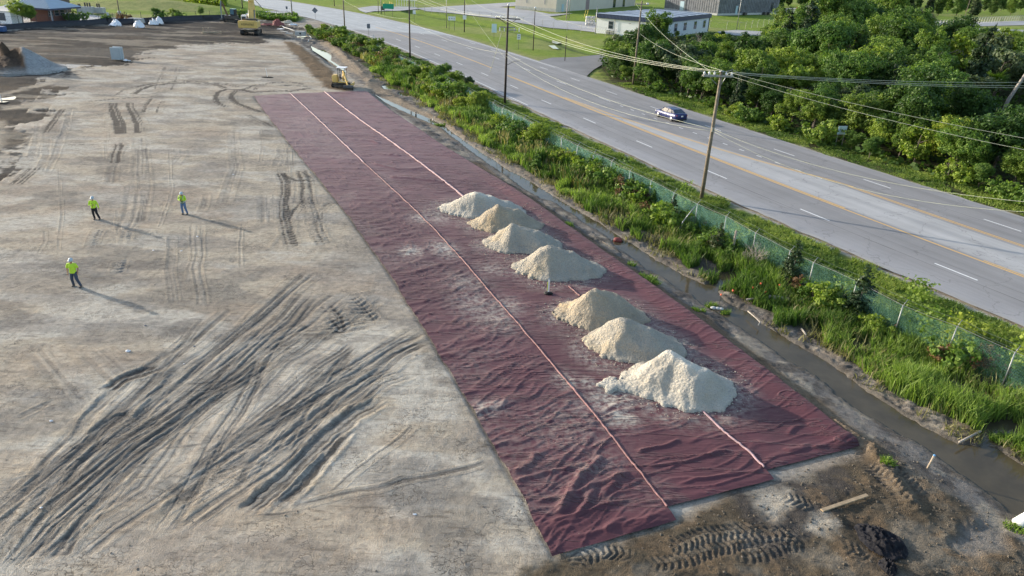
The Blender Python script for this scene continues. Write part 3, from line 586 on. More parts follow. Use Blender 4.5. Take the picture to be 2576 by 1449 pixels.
        bl = kin2*dark*(.15+1.25*(1-rib)*fbm(x*.5, y*.5, 3, 85)*1.9)
        if cl: bl = bl*(.72-.75*bar)
        if dark > .75 and not cl: bl = bl*sst(.30, .55, fbm(x*1.1, y*1.1, 3, 88)*.6+.25*kin2+.1)
        c = C[m]; c = mix(c, np.clip(bl*.8, 0, .9), np.where(dark > .75, 1, 0)*DARK*1.3+np.where(dark > .75, 0, 1)*GREYMUD*.62); c = mix(c, np.clip(rib*kin2*.18, 0, 1), SAND2)
        C[m] = c; r_ = rough[m]; rough[m] = np.maximum(r_, np.clip(rim+kin2*dark, 0, 1)*.8)
    DZ = np.where(DZ < 0, -.085*np.tanh(-DZ/.10), .035*np.tanh(DZ/.04)); Z = Z+DZ
    return Z, C, np.clip(grass, 0, 1), np.clip(rough, 0, 1.3), np.clip(wet, 0, 1)
DRAIN = SS([(1520,38),(1650,62),(1800,88),(1900,104),(2000,128),(2080,146),(2120,160),(2190,185),(2240,198)])
P_forest = SS([(2262,235),(2330,322),(2500,372),(2700,430),(2900,505),(3150,582),(3500,685),(3840,790),(4600,1100),(5200,800),(3900,130),(3560,100),(3500,70),(3480,30),(3090,30),(3080,45),(3110,90),(3000,130),(2850,160),(2700,130),(2500,140),(2350,150),(2280,190)])
P_leftfar = SS([(-2500,-60),(-2500,200),(-600,150),(0,108),(400,84),(800,64),(960,68),(1095,80),(1150,60),(1300,-60)])
PV_street = [(1050,64),(900,66),(800,67),(700,73),(560,78),(400,84),(250,94),(0,106),(-400,132),(-1200,170),(-1200,60),(-100,30),(60,19),(160,14),(236,8),(240,20),(225,40),(235,48),(330,52),(400,66),(560,67),(700,64),(800,57),(900,52),(970,46),(1016,40),(1060,42),(1092,47)]
PV_back = [(235,10),(400,-6),(560,-14),(900,-40),(700,-40),(300,-14),(236,2)]
PV_lot = [(1560,30),(1640,26),(1800,16),(1933,8),(1933,22),(1870,26),(2000,40),(2060,52),(2150,50),(2060,62),(2090,76),(2200,82),(2240,84),(2240,122),(2160,112),(2060,104),(1960,88),(1850,68),(1700,50),(1600,42)]
PV_drive = [(2020,228),(2070,216),(2160,214),(2250,205),(2330,186),(2330,215),(2262,240),(2225,262),(2205,280),(2196,294),(2120,270)]
PV_drive2 = [(1340,30),(1400,22),(1560,28),(1570,34),(1500,40),(1400,42),(1372,48),(1350,40)]
PV_backroad = [(2690,118),(2760,112),(2900,120),(2900,132),(2780,134),(2700,128)]
PV_right = [(3460,98),(3620,104),(3840,112),(4300,125),(4300,150),(3840,140),(3700,134),(3560,122),(3450,112)]
PV_right2 = [(2860,34),(2970,30),(3080,38),(3090,52),(2980,52),(2860,46)]
PV_right3 = [(3440,76),(3600,84),(3840,78),(4300,70),(4300,88),(3840,94),(3600,100),(3440,92)]
PAVED = [SS(p) for p in (PV_street, PV_lot, PV_drive, PV_drive2, PV_backroad, PV_right, PV_right2, PV_right3, PV_back)]

# ------------------------------------------------------------------ the ground: one sheet to the horizon
def build_ground():
    u = np.concatenate([-np.geomspace(30, 1.0, 22), np.linspace(-.92, .97, 1100), np.geomspace(1.05, 30, 22)])
    ys = [14.0]
    while ys[-1] < 420: ys.append(ys[-1]+(ys[-1]**2+324)/20000)
    ys = np.concatenate([[-900, -300, -100, -40, -12, 0, 6, 10, 12, 13.2], ys, np.geomspace(440, 5000, 22)])
    Y = ys[:, None]+0*u[None]; X = u[None]*np.maximum(ys+6, 20)[:, None]
    Z, C, g, r, wt = terrain(X.ravel(), Y.ravel())
    V = np.stack([X.ravel(), Y.ravel(), Z], 1)
    me = mesh_np('ground', V, grid_faces(len(ys), len(u)), M_ground, True, cols=C, fattr={'grass': g, 'rough': r, 'wet': wt})
    tag(link('ground', me), kind='structure')
build_ground()
def gz(x, y): return terrain(np.atleast_1d(np.asarray(x, float)), np.atleast_1d(np.asarray(y, float)))[0]

# ------------------------------------------------------------------ water
def poly_mesh(name, P, z, mat):
    bm = bmesh.new(); vs = [bm.verts.new((p[0], p[1], z)) for p in P]; f = bm.faces.new(vs)
    if f.normal.z < 0: f.normal_flip()
    bmesh.ops.triangulate(bm, faces=[f]); bm.normal_update()
    for f in bm.faces:
        if f.normal.z < 0: f.normal_flip()
    me = bpy.data.meshes.new(name); bm.to_mesh(me); bm.free(); me.materials.append(mat); return me
sq = np.arange(100, 330, 4.0); aL = np.stack(road_pt(sq, -17.0+0*sq), 1); aR = np.stack(road_pt(sq, -8.4+0*sq), 1)
n = len(sq); V = np.concatenate([np.c_[aL, np.full(n, WL)], np.c_[aR, np.full(n, WL)]]); F = np.array([(i, i+n, i+n+1, i+1) for i in range(n-1)])
o = tag(link('ditch_water', mesh_np('ditch_water', V, F, M_water, False)), kind='structure')
for P in W_far: tag(link('drain_water', poly_mesh('drain_water', P, float(gz(P[:, 0].mean(), P[:, 1].mean())[0])+.28, M_water)), kind='structure')

# ------------------------------------------------------------------ paved sheets
def paved_mat(name, col):
    m, nt, b = new_mat(name); g = N(nt, 'ShaderNodeNewGeometry').outputs['Position']; rgb = N(nt, 'ShaderNodeRGB'); rgb.outputs[0].default_value = (*col, 1)
    c = mul(nt, rgb.outputs[0], ramp(nt, noise(nt, g, .12, 7, .65), [(.3, .78), (.7, 1.18)])); c = mul(nt, c, ramp(nt, noise(nt, g, 6, 5, .7), [(.3, .9), (.7, 1.1)]))
    nt.links.new(c, b.inputs['Base Color']); b.inputs['Roughness'].default_value = .85; return m
M_lot = paved_mat('pale_parking_asphalt', (.33, .335, .34)); M_street = paved_mat('side_street_asphalt', (.36, .365, .37)); M_drive = paved_mat('patched_drive_asphalt', (.19, .19, .195))
for nm, p, mt, z in (('side_street', PV_street, M_street, .012), ('back_street', PV_back, M_street, .012), ('parking_lot', PV_lot, M_lot, .012), ('driveway', PV_drive, M_drive, .006), ('driveway', PV_drive2, M_lot, .006), ('driveway', PV_backroad, M_lot, .008),
                     ('back_road', PV_right, M_lot, .01), ('back_road', PV_right2, M_lot, .01), ('back_road', PV_right3, M_lot, .014)):
    tag(link(nm, poly_mesh(nm, SS(p), z, mt)), kind='structure')

# ------------------------------------------------------------------ the main road
def build_road():
    s = np.concatenate([np.arange(-600, 90, 6), np.arange(90, 300, 1.0), np.arange(300, 400, 8)]); tt = np.concatenate([[0], np.arange(.25, 21, .25), [21.05]])
    Sg, Tg = np.meshgrid(s, tt, indexing='ij'); e = (fbm(Sg*.5, Tg*0, 4, 91)-.5)*.5
    T2 = np.where(Tg <= 0, -0.15+e, np.where(Tg >= 21, 21.1+e, Tg)); X, Y = road_pt(Sg.ravel(), T2.ravel()); X = X.reshape(Sg.shape); Y = Y.reshape(Sg.shape)
    Z = .03+.10*(1-((Tg-10.5)/10.5)**2)
    base = lin(.262, .255, .252); C = np.zeros(Sg.shape+(3,))+base
    k = sst(112, 108, Sg-Tg*.75+8); C = mix(C, k, lin(.40, .415, .42))
    t1 = np.interp(Sg, [178, 207, 241], [8.0, 8.6, 13.3])
    med = sst(7.6, 8.2, Tg)*sst(t1, t1-.5, Tg)*sst(196, 214, Sg); C = mix(C, med*.8, lin(.44, .435, .425))
    C = mix(C, .55*np.exp(-((Tg-8.4)/.9)**2)*sst(165, 190, Sg)*sst(215, 200, Sg), lin(.36, .355, .35))
    C = mix(C, sst(3.2, 1.5, Tg)*.45*sst(150, 200, Sg), lin(.36, .355, .365)); C = mix(C, sst(18.2, 20.5, Tg)*.35, lin(.35, .35, .36))
    C = mix(C, (sst(.45, .0, Tg)+sst(20.6, 21, Tg))*.9*fbm(Sg*1.2, Tg*2, 3, 93), SAND2)
    me = mesh_np('road', np.stack([X.ravel(), Y.ravel(), Z.ravel()], 1), grid_faces(*Sg.shape)[:, ::1], M_road, True, cols=C.reshape(-1, 3), uv=np.stack([Sg.ravel(), Tg.ravel()], 1))
    r = tag(link('road', me), kind='structure')
    def zr(t): return .03+.10*(1-((t-10.5)/10.5)**2)
    def strip(name, mat, s0, s1, t0, t1=None, w_=.11, tfun=None):
        k = max(2, int(abs(s1-s0)/2)+1); ss_ = np.linspace(s0, s1, k); tc = tfun(ss_) if tfun else np.linspace(t0, t0 if t1 is None else t1, k)
        a = road_pt(ss_, tc-w_/2); b_ = road_pt(ss_, tc+w_/2); z = zr(tc)+.005
        V = np.concatenate([np.c_[a[0], a[1], z], np.c_[b_[0], b_[1], z]]); F = np.array([(i, i+1, i+1+k, i+k) for i in range(k-1)])
        link(name, mesh_np(name, V, F, mat, False), r)
    for k in range(-7, 13):
        s0 = 209.2+12.2*k
        if s0 > -10 and s0 < 300: strip('lane_dash', M_white, s0, s0+3.05, 3.85 if s0 > 190 else 4.3, w_=.14)
    for s0 in [257.6-12.2*k for k in range(-2, 21)]:
        t0 = np.interp(s0, [60, 110, 135, 165, 200, 260], [18.2, 18.2, 19.0, 17.8, 17.0, 16.9]); strip('lane_dash', M_white, s0-4.6, s0-1.5, t0, w_=.13)
    for s0 in [196.7-14.2*k for k in range(0, 12)]: strip('lane_dash', M_white, s0, s0+3.3, np.interp(s0, [60, 140, 200], [14.6, 14.4, 13.0]), w_=.14)
    for k in range(14): strip('turn_lane_dash', M_white, 203+k*2.75, 203.8+k*2.75, 12.85, w_=.13)
    for nm, off in (('centre_line', -.14), ('centre_line', .14)):
        strip(nm, M_yellow, 176, 247 if off > 0 else 320, 7.55+off, w_=.16); strip(nm, M_yellow, 98, 168, 8.4+off*.6, 8.1+off*.6, w_=.12)
        strip(nm, M_yellow, 196, 320, 0, w_=.12, tfun=lambda q: np.interp(q, [196, 207, 216, 227, 233, 241, 400], [7.9, 8.5, 9.3, 10.6, 11.6, 13.5, 13.6])+off)
    strip('centre_line', M_yellow, 259, 320, 7.27+.42, w_=.12)
    for k in range(11): strip('crosswalk_bar', M_white, 38+k*1.6, 38.6+k*1.6, .8, 6.5, w_=.5) if k < 0 else None
    strip('edge_line', M_white, 96, 200, .45, w_=.13); strip('edge_line', M_white, 96, 168, 20.4, w_=.13)
build_road()
# painted bars where the side street meets the road
for k, (a, b) in enumerate([((905,18),(1022,30)),((940,24),(1036,33)),((960,29),(1050,36)),((990,46),(1035,60)),((1030,47),(1052,54))]):
    A, B = S(*a)[:2], S(*b)[:2]; d = (B-A)/np.hypot(*(B-A)); nn_ = np.array([-d[1], d[0]])*.25
    V = [(*(A-nn_), .045), (*(B-nn_), .045), (*(B+nn_), .045), (*(A+nn_), .045)]
    tag(link('road_marking', mesh_np('road_marking', V, [(0, 1, 2, 3)], M_white, False)), kind='structure')

# ------------------------------------------------------------------ maroon geotextile
FOLDS = []
for w_, h_, pts in [(.30,.13,[(930,120),(700,330),(560,560),(500,720)]),(.28,.10,[(860,420),(760,600),(640,720)]),(.2,.08,[(1180,720),(1000,820),(960,900)]),(.16,.07,[(70,400),(350,300),(620,250),(830,170)]),(.15,.07,[(240,590),(600,520),(900,400),(1220,290)]),(.14,.07,[(400,800),(700,700),(900,620),(1200,560)]),
    (.14,.06,[(1340,250),(1700,190),(2060,90),(2200,80)]),(.12,.05,[(1650,410),(1900,350),(2200,310),(2480,270)]),(.14,.07,[(1230,100),(1500,40),(1700,-30)]),(.3,.09,[(300,100),(180,260),(60,320)]),(.16,.05,[(600,930),(900,860),(1300,750),(1600,640)]),(.3,.08,[(1140,280),(1000,420),(880,560)])]:
    FOLDS.append((SS(Zc(1900, 1660, 2.576, pts)), w_, h_))
for w_, h_, pts in [(.2,.06,[(700,1080),(900,1060),(1400,960),(2000,830)]),(.25,.06,[(0,1130),(500,1100),(700,1000)]),(.2,.06,[(0,860),(300,720),(600,660)])]:
    FOLDS.append((SS(Zc(2940, 1300, 2.588, [(x*.36, 400+y*.55) for x, y in pts])), w_, h_))
for pts in ([(300,980),(600,1060),(930,1045)],[(500,1150),(800,1170),(1200,1215)],[(0,700),(300,720),(400,760)],[(120,900),(400,880),(650,900)]): FOLDS.append((SS(Zc(1300, 300, 3.15, pts)), .35, .10))
DUSTS = [(S(1540,945), 1.2, .5, 1.0), (S(1665,935), 2.0, .55, .9), (S(2130,1432), 1.1, .4, .8), (S(2205,1440), .7, .3, .8), (S(2290,1500), 1.3, .9, 1.0), (S(2330,1570), 1.0, .5, 1.), (S(1790,1150), 3.0, .8, .55), (S(1750,1060), 2.0, .8, .5), (S(1850,1190), 2.5, .8, .6), (S(1900,1150), 1.6, .6, .6), (S(2240,1750), 1.2, 1.0, .25), (S(1800,1540), .9, .9, .6), (S(2240,1520), 1.5, 1.2, .45), (S(1850,1010), 1.6, .7, .5), (S(1640,810), 2.5, .7, .6), (S(1575,820), 1.5, .5, .7), (S(2130,1600), 2.5, 1.5, .3)]
def mat_z(wq, cq, X, Y):
    wv = (fbm(X*.35, Y*.35, 3, 101)-.5)*1.6; a = wq+wv
    r1 = 1-np.abs(2*fbm(a*1.7, cq*.16, 2, 103)-1); r2 = 1-np.abs(2*fbm(a*4.2+cq*.6, cq*.30, 2, 105)-1); r3 = 1-np.abs(2*fbm(a*1.4+cq*.75, cq*.22, 2, 107)-1)
    dens = .25+1.1*fbm(X*.16, Y*.16, 3, 109)+.35*sst(20, -5, cq-eL(wq)) * 0
    left = sst(e1(wq)+.5, e1(wq)-.8, cq)
    z = .03+(np.clip(r1-.80, 0, 1)/.20)**1.6*.045*dens+(np.clip(r2-.80, 0, 1)/.20)**1.6*.024*(.4+.9*left)+(np.clip(r3-.80, 0, 1)/.20)**1.8*.034*(left*.9+.15)*sst(-75, -45, wq)
    z += (fbm(a*.8, cq*.35, 3, 111)-.5)*.05
    rise = sst(eR(wq)-1.5, eR(wq)-.15, cq)*sst(-62, -50, wq); z += rise*.20
    z += .04*fbm(X*.45, Y*.45, 2, 115)*sst(e2(wq), e2(wq)+1.0, cq)*sst(-40, -30, wq)
    for P, w_, h_ in FOLDS:
        m = (X > P[:, 0].min()-1) & (X < P[:, 0].max()+1) & (Y > P[:, 1].min()-1) & (Y < P[:, 1].max()+1)
        if m.any():
            x = X[m]+(fbm(X[m]*1.5, Y[m]*1.5, 2, 113)-.5)*.3; d, sa, _ = seg_dist(x, Y[m], P); L_ = np.hypot(*(P[1:]-P[:-1]).T).sum()
            z[m] += h_*np.exp(-(d/(w_*.55))**2)*sst(0, .4, sa)*sst(L_, L_-.4, sa)
    return z
def mat_top(x, y):
    x = np.atleast_1d(np.asarray(x, float)); y = np.atleast_1d(np.asarray(y, float)); return mat_z(x*AX[0]+y*AX[1], x*CR[0]+y*CR[1], x, y)
geo = empty('geotextile_mat', (*S(1700, 1100)[:2], 0), 0, 'long maroon geotextile sheet laid over the sand, carrying the gravel piles', 'ground cloth')
def panel(fa, fb, a0, b0, a1, b1, nc, over, base):
    """fabric strip between two edge curves; ends run from (edge a, a0/a1) to (edge b, b0/b1)"""
    f = np.linspace(0, 1, nc); g = [0.0]
    while g[-1] < 1:
        yy = 100*(1-g[-1])+18*g[-1]; g.append(g[-1]+(yy*yy+324)/13500/85)
    g = np.array(g); g = g/g[-1]; G, Fr = np.meshgrid(g, f, indexing='ij')
    w0 = a0+(b0-a0)*Fr; w1 = a1+(b1-a1)*Fr; wob = (fbm(Fr*3, G*0, 3, 117)-.5)*.12; W = w0*(1-G)+(w1+wob)*G
    ca = fa(np.clip(W, -200, a1)); cb = fb(np.clip(W, -200, b1))+over; C_ = ca*(1-Fr)+cb*Fr+(Fr < .01)*(fbm(W*.8, W*0, 4, 119)-.5)*.30
    X = W*AX[0]+C_*CR[0]; Y = W*AX[1]+C_*CR[1]; Z = mat_z(W, C_, X, Y)+base
    edge = np.minimum(G, 1-G)*85; Z = Z*sst(-.02, .25, edge)+.015*(1-sst(-.02, .25, edge))
    col = np.zeros(X.shape+(3,))+lin(.076, .022, .029); col = mix(col, sst(.42, .62, fbm(X*.12, Y*.12, 3, 121))*.5, lin(.105, .034, .043)); col = mix(col, sst(-45, -75, W)*.5, lin(.138, .058, .076))
    dust = np.zeros(X.shape)+.0+.16*sst(.5, .65, fbm(X*.3, Y*.3, 3, 123))*sst(e1(W)+1.5, e1(W), C_)
    for c, rx, ry, k in DUSTS: dust = np.maximum(dust, k*1.25*np.exp(-(((X-c[0])*AX[0]+(Y-c[1])*AX[1])/rx*1.0)**2*1.6-(((X-c[0])*CR[0]+(Y-c[1])*CR[1])/(ry*1.6))**2))
    for nm_, (cx, cy) in enumerate([(-3.6, 52.4), (-1, 49.3), (.4, 45.5), (2.6, 41.5), (4.9, 35), (6.3, 32), (8.2, 28.4)]): dust = np.maximum(dust, .9*np.exp(-((np.hypot(X-cx, Y-cy)-2.6)/.8)**2)*fbm(X, Y, 3, 125))
    me = mesh_np('panel', np.stack([X.ravel()-geo.location.x, Y.ravel()-geo.location.y, Z.ravel()], 1), grid_faces(*X.shape)[:, ::-1], M_fabric, True, cols=col.reshape(-1, 3), fattr={'dust': dust.ravel()})
    return link('panel', me, geo)
# near ends are stepped: left panel reaches furthest
wq = lambda x, y: float(S(x, y)[:2]@AX)
panel(eL, e1, wq(951,360), wq(1088,351), wq(2080,2087), wq(2535,1949), 90, .0, .012)
panel(e1, e2, wq(1088,351), wq(1218,346), wq(2510,1901), wq(2905,1794), 80, .0, .006)
panel(e2, eR, wq(1218,346), wq(1371,340), wq(2872,1766), wq(3222,1671), 80, .0, 0)
def seam(fn, w0, w1, r, mat):
    W = np.arange(w0, w1, .12); c = fn(W)+(fbm(W*.9, W*0, 4, 131)-.5)*.10; X = W*AX[0]+c*CR[0]; Y = W*AX[1]+c*CR[1]; Z = mat_z(W, c, X, Y)+.02; rr = r*(.65+.8*fbm(W*1.3, W*0+5, 3, 133)); n = 7
    V = []
    for k in range(n):
        a = 2*math.pi*k/n; V.append(np.stack([X+CR[0]*np.cos(a)*rr*1.3-geo.location.x, Y+CR[1]*np.cos(a)*rr*1.3-geo.location.y, Z+np.sin(a)*rr+rr*.3], 1))
    V = np.stack(V, 1).reshape(-1, 3); m = len(W); i, k = np.meshgrid(np.arange(m-1), np.arange(n), indexing='ij')
    F = np.stack([i*n+k, i*n+(k+1) % n, (i+1)*n+(k+1) % n, (i+1)*n+k], -1).reshape(-1, 4); link('seam', mesh_np('seam', V, F, mat, True), geo)
seam(e1, wq(1088,351), wq(1366,613), .045, M_seam); seam(e1, wq(1366,613), wq(2510,1903), .034, M_seam2)
seam(e2, wq(1218,346), wq(1741,740), .065, M_seam); seam(e2, wq(2140,1075), wq(2180,1115), .04, M_seam2); seam(e2, wq(2622,1540), wq(2868,1762), .042, M_seam)

# ------------------------------------------------------------------ gravel piles
PILES = [  # apex (photo), plateau end offset (m), height, base centre, half length along/across, material, label
 ((-3.0,52.5),(.9,.3),1.68,(3.9,2.4),0,'pale crushed stone pile with a smooth low crest, farthest along the maroon sheet'),
 ((-1.15,49.4),(.9,.1),1.78,(2.9,2.2),1,'tan crushed stone pile second from the far end, just behind the flat-topped one'),
 ((-0.05,45.6),(1.3,-.1),1.68,(2.8,2.3),2,'flat-topped grey-tan stone pile touching the staked pile behind'),
 ((2.35,41.6),(1.2,.1),1.80,(3.0,2.4),2,'crushed stone pile with the white marker stake standing at its foot'),
 ((4.6,35.4),(.9,.1),1.88,(2.8,2.2),1,'tan-grey stone pile third from the near end, alone after a gap'),
 ((5.9,32.2),(1.1,-.3),1.72,(2.7,2.3),2,'lumpy grey stone pile second from the near end'),
 ((7.6,28.7),(1.0,-.5),1.86,(2.95,2.35),0,'largest pale stone pile with sunlit crest, nearest the camera')]
PEB_V = []; 
def build_piles():
    for i, (ap, pe, H, (ra, rb), mi, lab) in enumerate(PILES):
        rs = np.random.RandomState(40+i); st_ = .055 if i > 3 else .075; R = 4.6; g = np.arange(-R, R+st_, st_); X, Y = np.meshgrid(g, g, indexing='ij')
        wx = (fbm(X*.9+i*9, Y*.9, 3, 141)-.5)*.7; wy = (fbm(X*.9, Y*.9+i*7, 3, 143)-.5)*.7; x = X+wx; y = Y+wy
        pe = np.array(pe); L = np.hypot(*pe); t = np.clip((x*pe[0]+y*pe[1])/L**2, 0, 1); dx = x-t*pe[0]; dy = y-t*pe[1]
        ang = np.arctan2(dy, dx); rr = 1/np.sqrt((np.cos(ang)/ra)**2+(np.sin(ang)/rb)**2); d = np.hypot(dx, dy)/rr
        Hh = H*(1-.20*t)
        prof = np.where(d < .52, 1-d*1.38, 0.282*np.exp(-(d-.52)/.20)-.03)
        h = Hh*prof; top = Hh*(.93)-.10*(X*.35-Y*.2); h = np.minimum(h, top*.93+.05*(fbm(X*2, Y*2, 3, 145+i)-.5))
        rg_ = sst(.05, .35, d)*(.15+.75*sst(.3, -.6, X-Y*.3)); lump = (fbm(X*2.6, Y*2.6+i*5, 3, 147)-.5)*.09*rg_+(fbm(X*7, Y*7, 3, 149)-.5)*.085*rg_+(fbm(X*9, Y*9, 2, 150)-.5)*.03
        gul = .5*(1-np.abs(2*fbm(ang*2.6+i, d*.7, 3, 151)-1)-.6)*.12*sst(.1, .4, d)
        h = h+(lump+gul)*sst(-.02, .15, h)
        if i == 6: h = np.maximum(h, .16*np.exp(-(((X+2.5)/1.3)**2+((Y+.5)/.9)**2))*(.2+1.5*fbm(X*1.8, Y*1.8, 3, 152))+(fbm(X*6, Y*6, 3, 153)-.5)*.04-.02)
        wX = X+ap[0]; wY = Y+ap[1]; zb = mat_top(wX.ravel(), wY.ravel()).reshape(X.shape)*.6
        edge = h-(.05+.07*fbm(X*3, Y*3, 3, 155)); keep = edge > -.05; Z = np.where(edge > 0, h+.015, -.02)+.0
        Z = np.maximum(Z, -.02)+np.where(edge > 0, .03, 0)
        idx = -np.ones(X.shape, int); F = grid_faces(*X.shape); kf = keep.ravel()[F].any(1); F = F[kf]; used = np.unique(F); mp_ = -np.ones(X.size, int); mp_[used] = np.arange(len(used))
        cc = np.ones(X.shape+(3,)); crest = sst(.30, .05, d)*(mi == 0); cc = cc+crest[..., None]*.38; cc = mix(cc, .5*sst(.5, .62, fbm(X*.8, Y*.8+i, 3, 157))*(mi != 0)*sst(.4, -.8, X), lin(1.12, 1.0, .80)); cc = mix(cc, .35*sst(.5, .65, fbm(X*.9+4, Y*.9, 3, 159)), lin(.92, .98, 1.04))  # bright crests and warm left flanks: sunlight put into the stone colour
        V = np.stack([X.ravel()[used], Y.ravel()[used], Z.ravel()[used]], 1)
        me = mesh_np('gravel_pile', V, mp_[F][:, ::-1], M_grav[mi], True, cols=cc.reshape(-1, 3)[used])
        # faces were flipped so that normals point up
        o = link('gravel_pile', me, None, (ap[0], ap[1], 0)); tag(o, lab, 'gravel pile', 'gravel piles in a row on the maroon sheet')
        # loose stones round the toe
        k = 700; a = rs.rand(k)*6.283; q = 1/np.sqrt((np.cos(a)/ra)**2+(np.sin(a)/rb)**2)*(.80+rs.rand(k)**1.6*.45); px = np.cos(a)*q+ap[0]+.4; py = np.sin(a)*q+ap[1]; PEB_V.append((px, py, .012+rs.rand(k)**3*.035, mi))
build_piles()
def stones(px, py, r, z, name, mat, label, cat, seed=0):
    rs = np.random.RandomState(seed); n = len(px)
    base = np.array([(1,0,0),(-1,0,0),(0,1,0),(0,-1,0),(0,0,1),(0,0,-.6)], float); F0 = np.array([(0,2,4),(2,1,4),(1,3,4),(3,0,4),(2,0,5),(1,2,5),(3,1,5),(0,3,5)])
    a = rs.rand(n)*6.28; sc = (.6+.8*rs.rand(n, 1, 3))*r[:, None, None]; v = base[None]*sc; c, s_ = np.cos(a)[:, None], np.sin(a)[:, None]
    x = v[..., 0]*c-v[..., 1]*s_; y = v[..., 0]*s_+v[..., 1]*c; V = np.stack([x+px[:, None], y+py[:, None], v[..., 2]*.8+z[:, None]], -1).reshape(-1, 3)
    F = (F0[None]+np.arange(n)[:, None, None]*6).reshape(-1, 3); return tag(link(name, mesh_np(name, V, F, mat, False, cols=np.ones((len(V), 3)))), label, cat, kind='stuff')
px = np.concatenate([p[0] for p in PEB_V]); py = np.concatenate([p[1] for p in PEB_V]); r = np.concatenate([p[2] for p in PEB_V]); z = mat_top(px, py)+.02
stones(px, py, r, z, 'loose_stones', M_grav[0], 'loose pale stones scattered round the feet of the gravel piles', 'gravel')
rs = np.random.RandomState(5); n = 2600; px = rs.uniform(-25, 22, n); py = 15+rs.rand(n)**1.5*40; k = terrain(px, py)[0]
wq_ = px*AX[0]+py*AX[1]; cq_ = px*CR[0]+py*CR[1]; inm = (cq_ > eL(wq_)-.1) & (cq_ < eR(wq_)+.1) & (wq_ < wL1); s_, t_ = road_st(px, py); ok = ~inm & (t_ < -8) & (k > WL)
M_clod = gravel_mat('soil_clods', (.30, .26, .21), (.16, .14, .12))
stones(px[ok], py[ok], .008+rs.rand(ok.sum())**5*.035, k[ok]+.01, 'soil_clods', M_clod, 'small clods and stones strewn over the bare ground', 'clods', 3)
n = 3000; px = rs.uniform(5, 20, n); py = rs.uniform(14, 27, n); ok = poly_sd(px, py, P_mud) > .1; px = px[ok]; py = py[ok]
stones(px, py, .012+rs.rand(len(px))**4*.055, gz(px, py)+.01, 'mud_clods', simple('dark_mud_clods', (.12, .10, .075), .95, var=.3, scale=3), 'dark mud lumps churned up at the near end of the sheet', 'clods', 4)
LM2 = [(*S(3145,540)[:2], 'the blank sign'), (*S(2373,318)[:2], 'the wooden pole'), (*S(2700,430)[:2], 'the tall power pole'), (*S(3760,450)[:2], 'the leaning bare trunk'), (*S(3070,240)[:2], 'the fan palm'), (*S(2900,250)[:2], 'the pointed cedar'), (*S(3450,130)[:2], 'the back-road fence'), (*S(3840,740)[:2], 'the right picture edge'), (*S(3350,640)[:2], 'the roadside bushes'), (*S(2560,240)[:2], 'the white building')]
# ------------------------------------------------------------------ vegetation builders
def leaves(C, Nn, size, rs, asp=1.6, lvc=None, droop=0.0):
    """rhombic leaf sprays: centres C, outward hints Nn -> verts, faces, per-vertex lv"""
    n = len(C); nr = Nn+rs.normal(0, .75, (n, 3)); nr[:, 2] += .35; nr /= np.linalg.norm(nr, axis=1)[:, None]+1e-9
    a = np.cross(nr, rs.normal(0, 1, (n, 3))); a /= np.linalg.norm(a, axis=1)[:, None]+1e-9; b = np.cross(nr, a)
    s = size*(.55+.9*rs.rand(n))[:, None]; L = a*s*asp*.5; W_ = b*s*.5
    V = np.stack([C-L, C+W_-nr*s*.12, C+L, C-W_-nr*s*.12], 1).reshape(-1, 3)
    lv = rs.rand(n) if lvc is None else np.clip(lvc+rs.normal(0, .18, n), 0, 1)
    return V, np.arange(n*4).reshape(-1, 4), np.repeat(lv, 4)
def crown(name, blobs, ncl, per, size, mat, seed, cl_r=.55, asp=1.6, shell=.55, squash=.8):
    """foliage as many clumps of leaf sprays spread through a crown made of overlapping lobes"""
    rs = np.random.RandomState(seed); B = np.array(blobs, float); vol = B[:, 3]*B[:, 4]*B[:, 5]; k = rs.choice(len(B), ncl, p=vol**.75/(vol**.75).sum())
    d = rs.normal(0, 1, (ncl, 3)); d /= np.linalg.norm(d, axis=1)[:, None]; r = (shell+(1-shell)*rs.rand(ncl)**.5)*(.88+.24*rs.rand(ncl))
    cc = B[k, :3]+d*B[k, 3:]*r[:, None]; cs = cl_r*(.6+.8*rs.rand(ncl)); lvc = np.clip(.5+rs.normal(0, .24, ncl), 0, 1)
    q = rs.normal(0, 1, (ncl, per, 3)); q /= np.linalg.norm(q, axis=2)[..., None]; q = q*(rs.rand(ncl, per, 1)**.45)*cs[:, None, None]; q[..., 2] *= squash
    P = (cc[:, None]+q).reshape(-1, 3); Nn = (q/cs[:, None, None]+d[:, None]*.8).reshape(-1, 3); ok = P[:, 2] > .05
    V, F, lv = leaves(P[ok], Nn[ok], size, rs, asp, np.repeat(lvc, per)[ok]); return mesh_np(name, V, F, mat, True, fattr={'lv': lv})
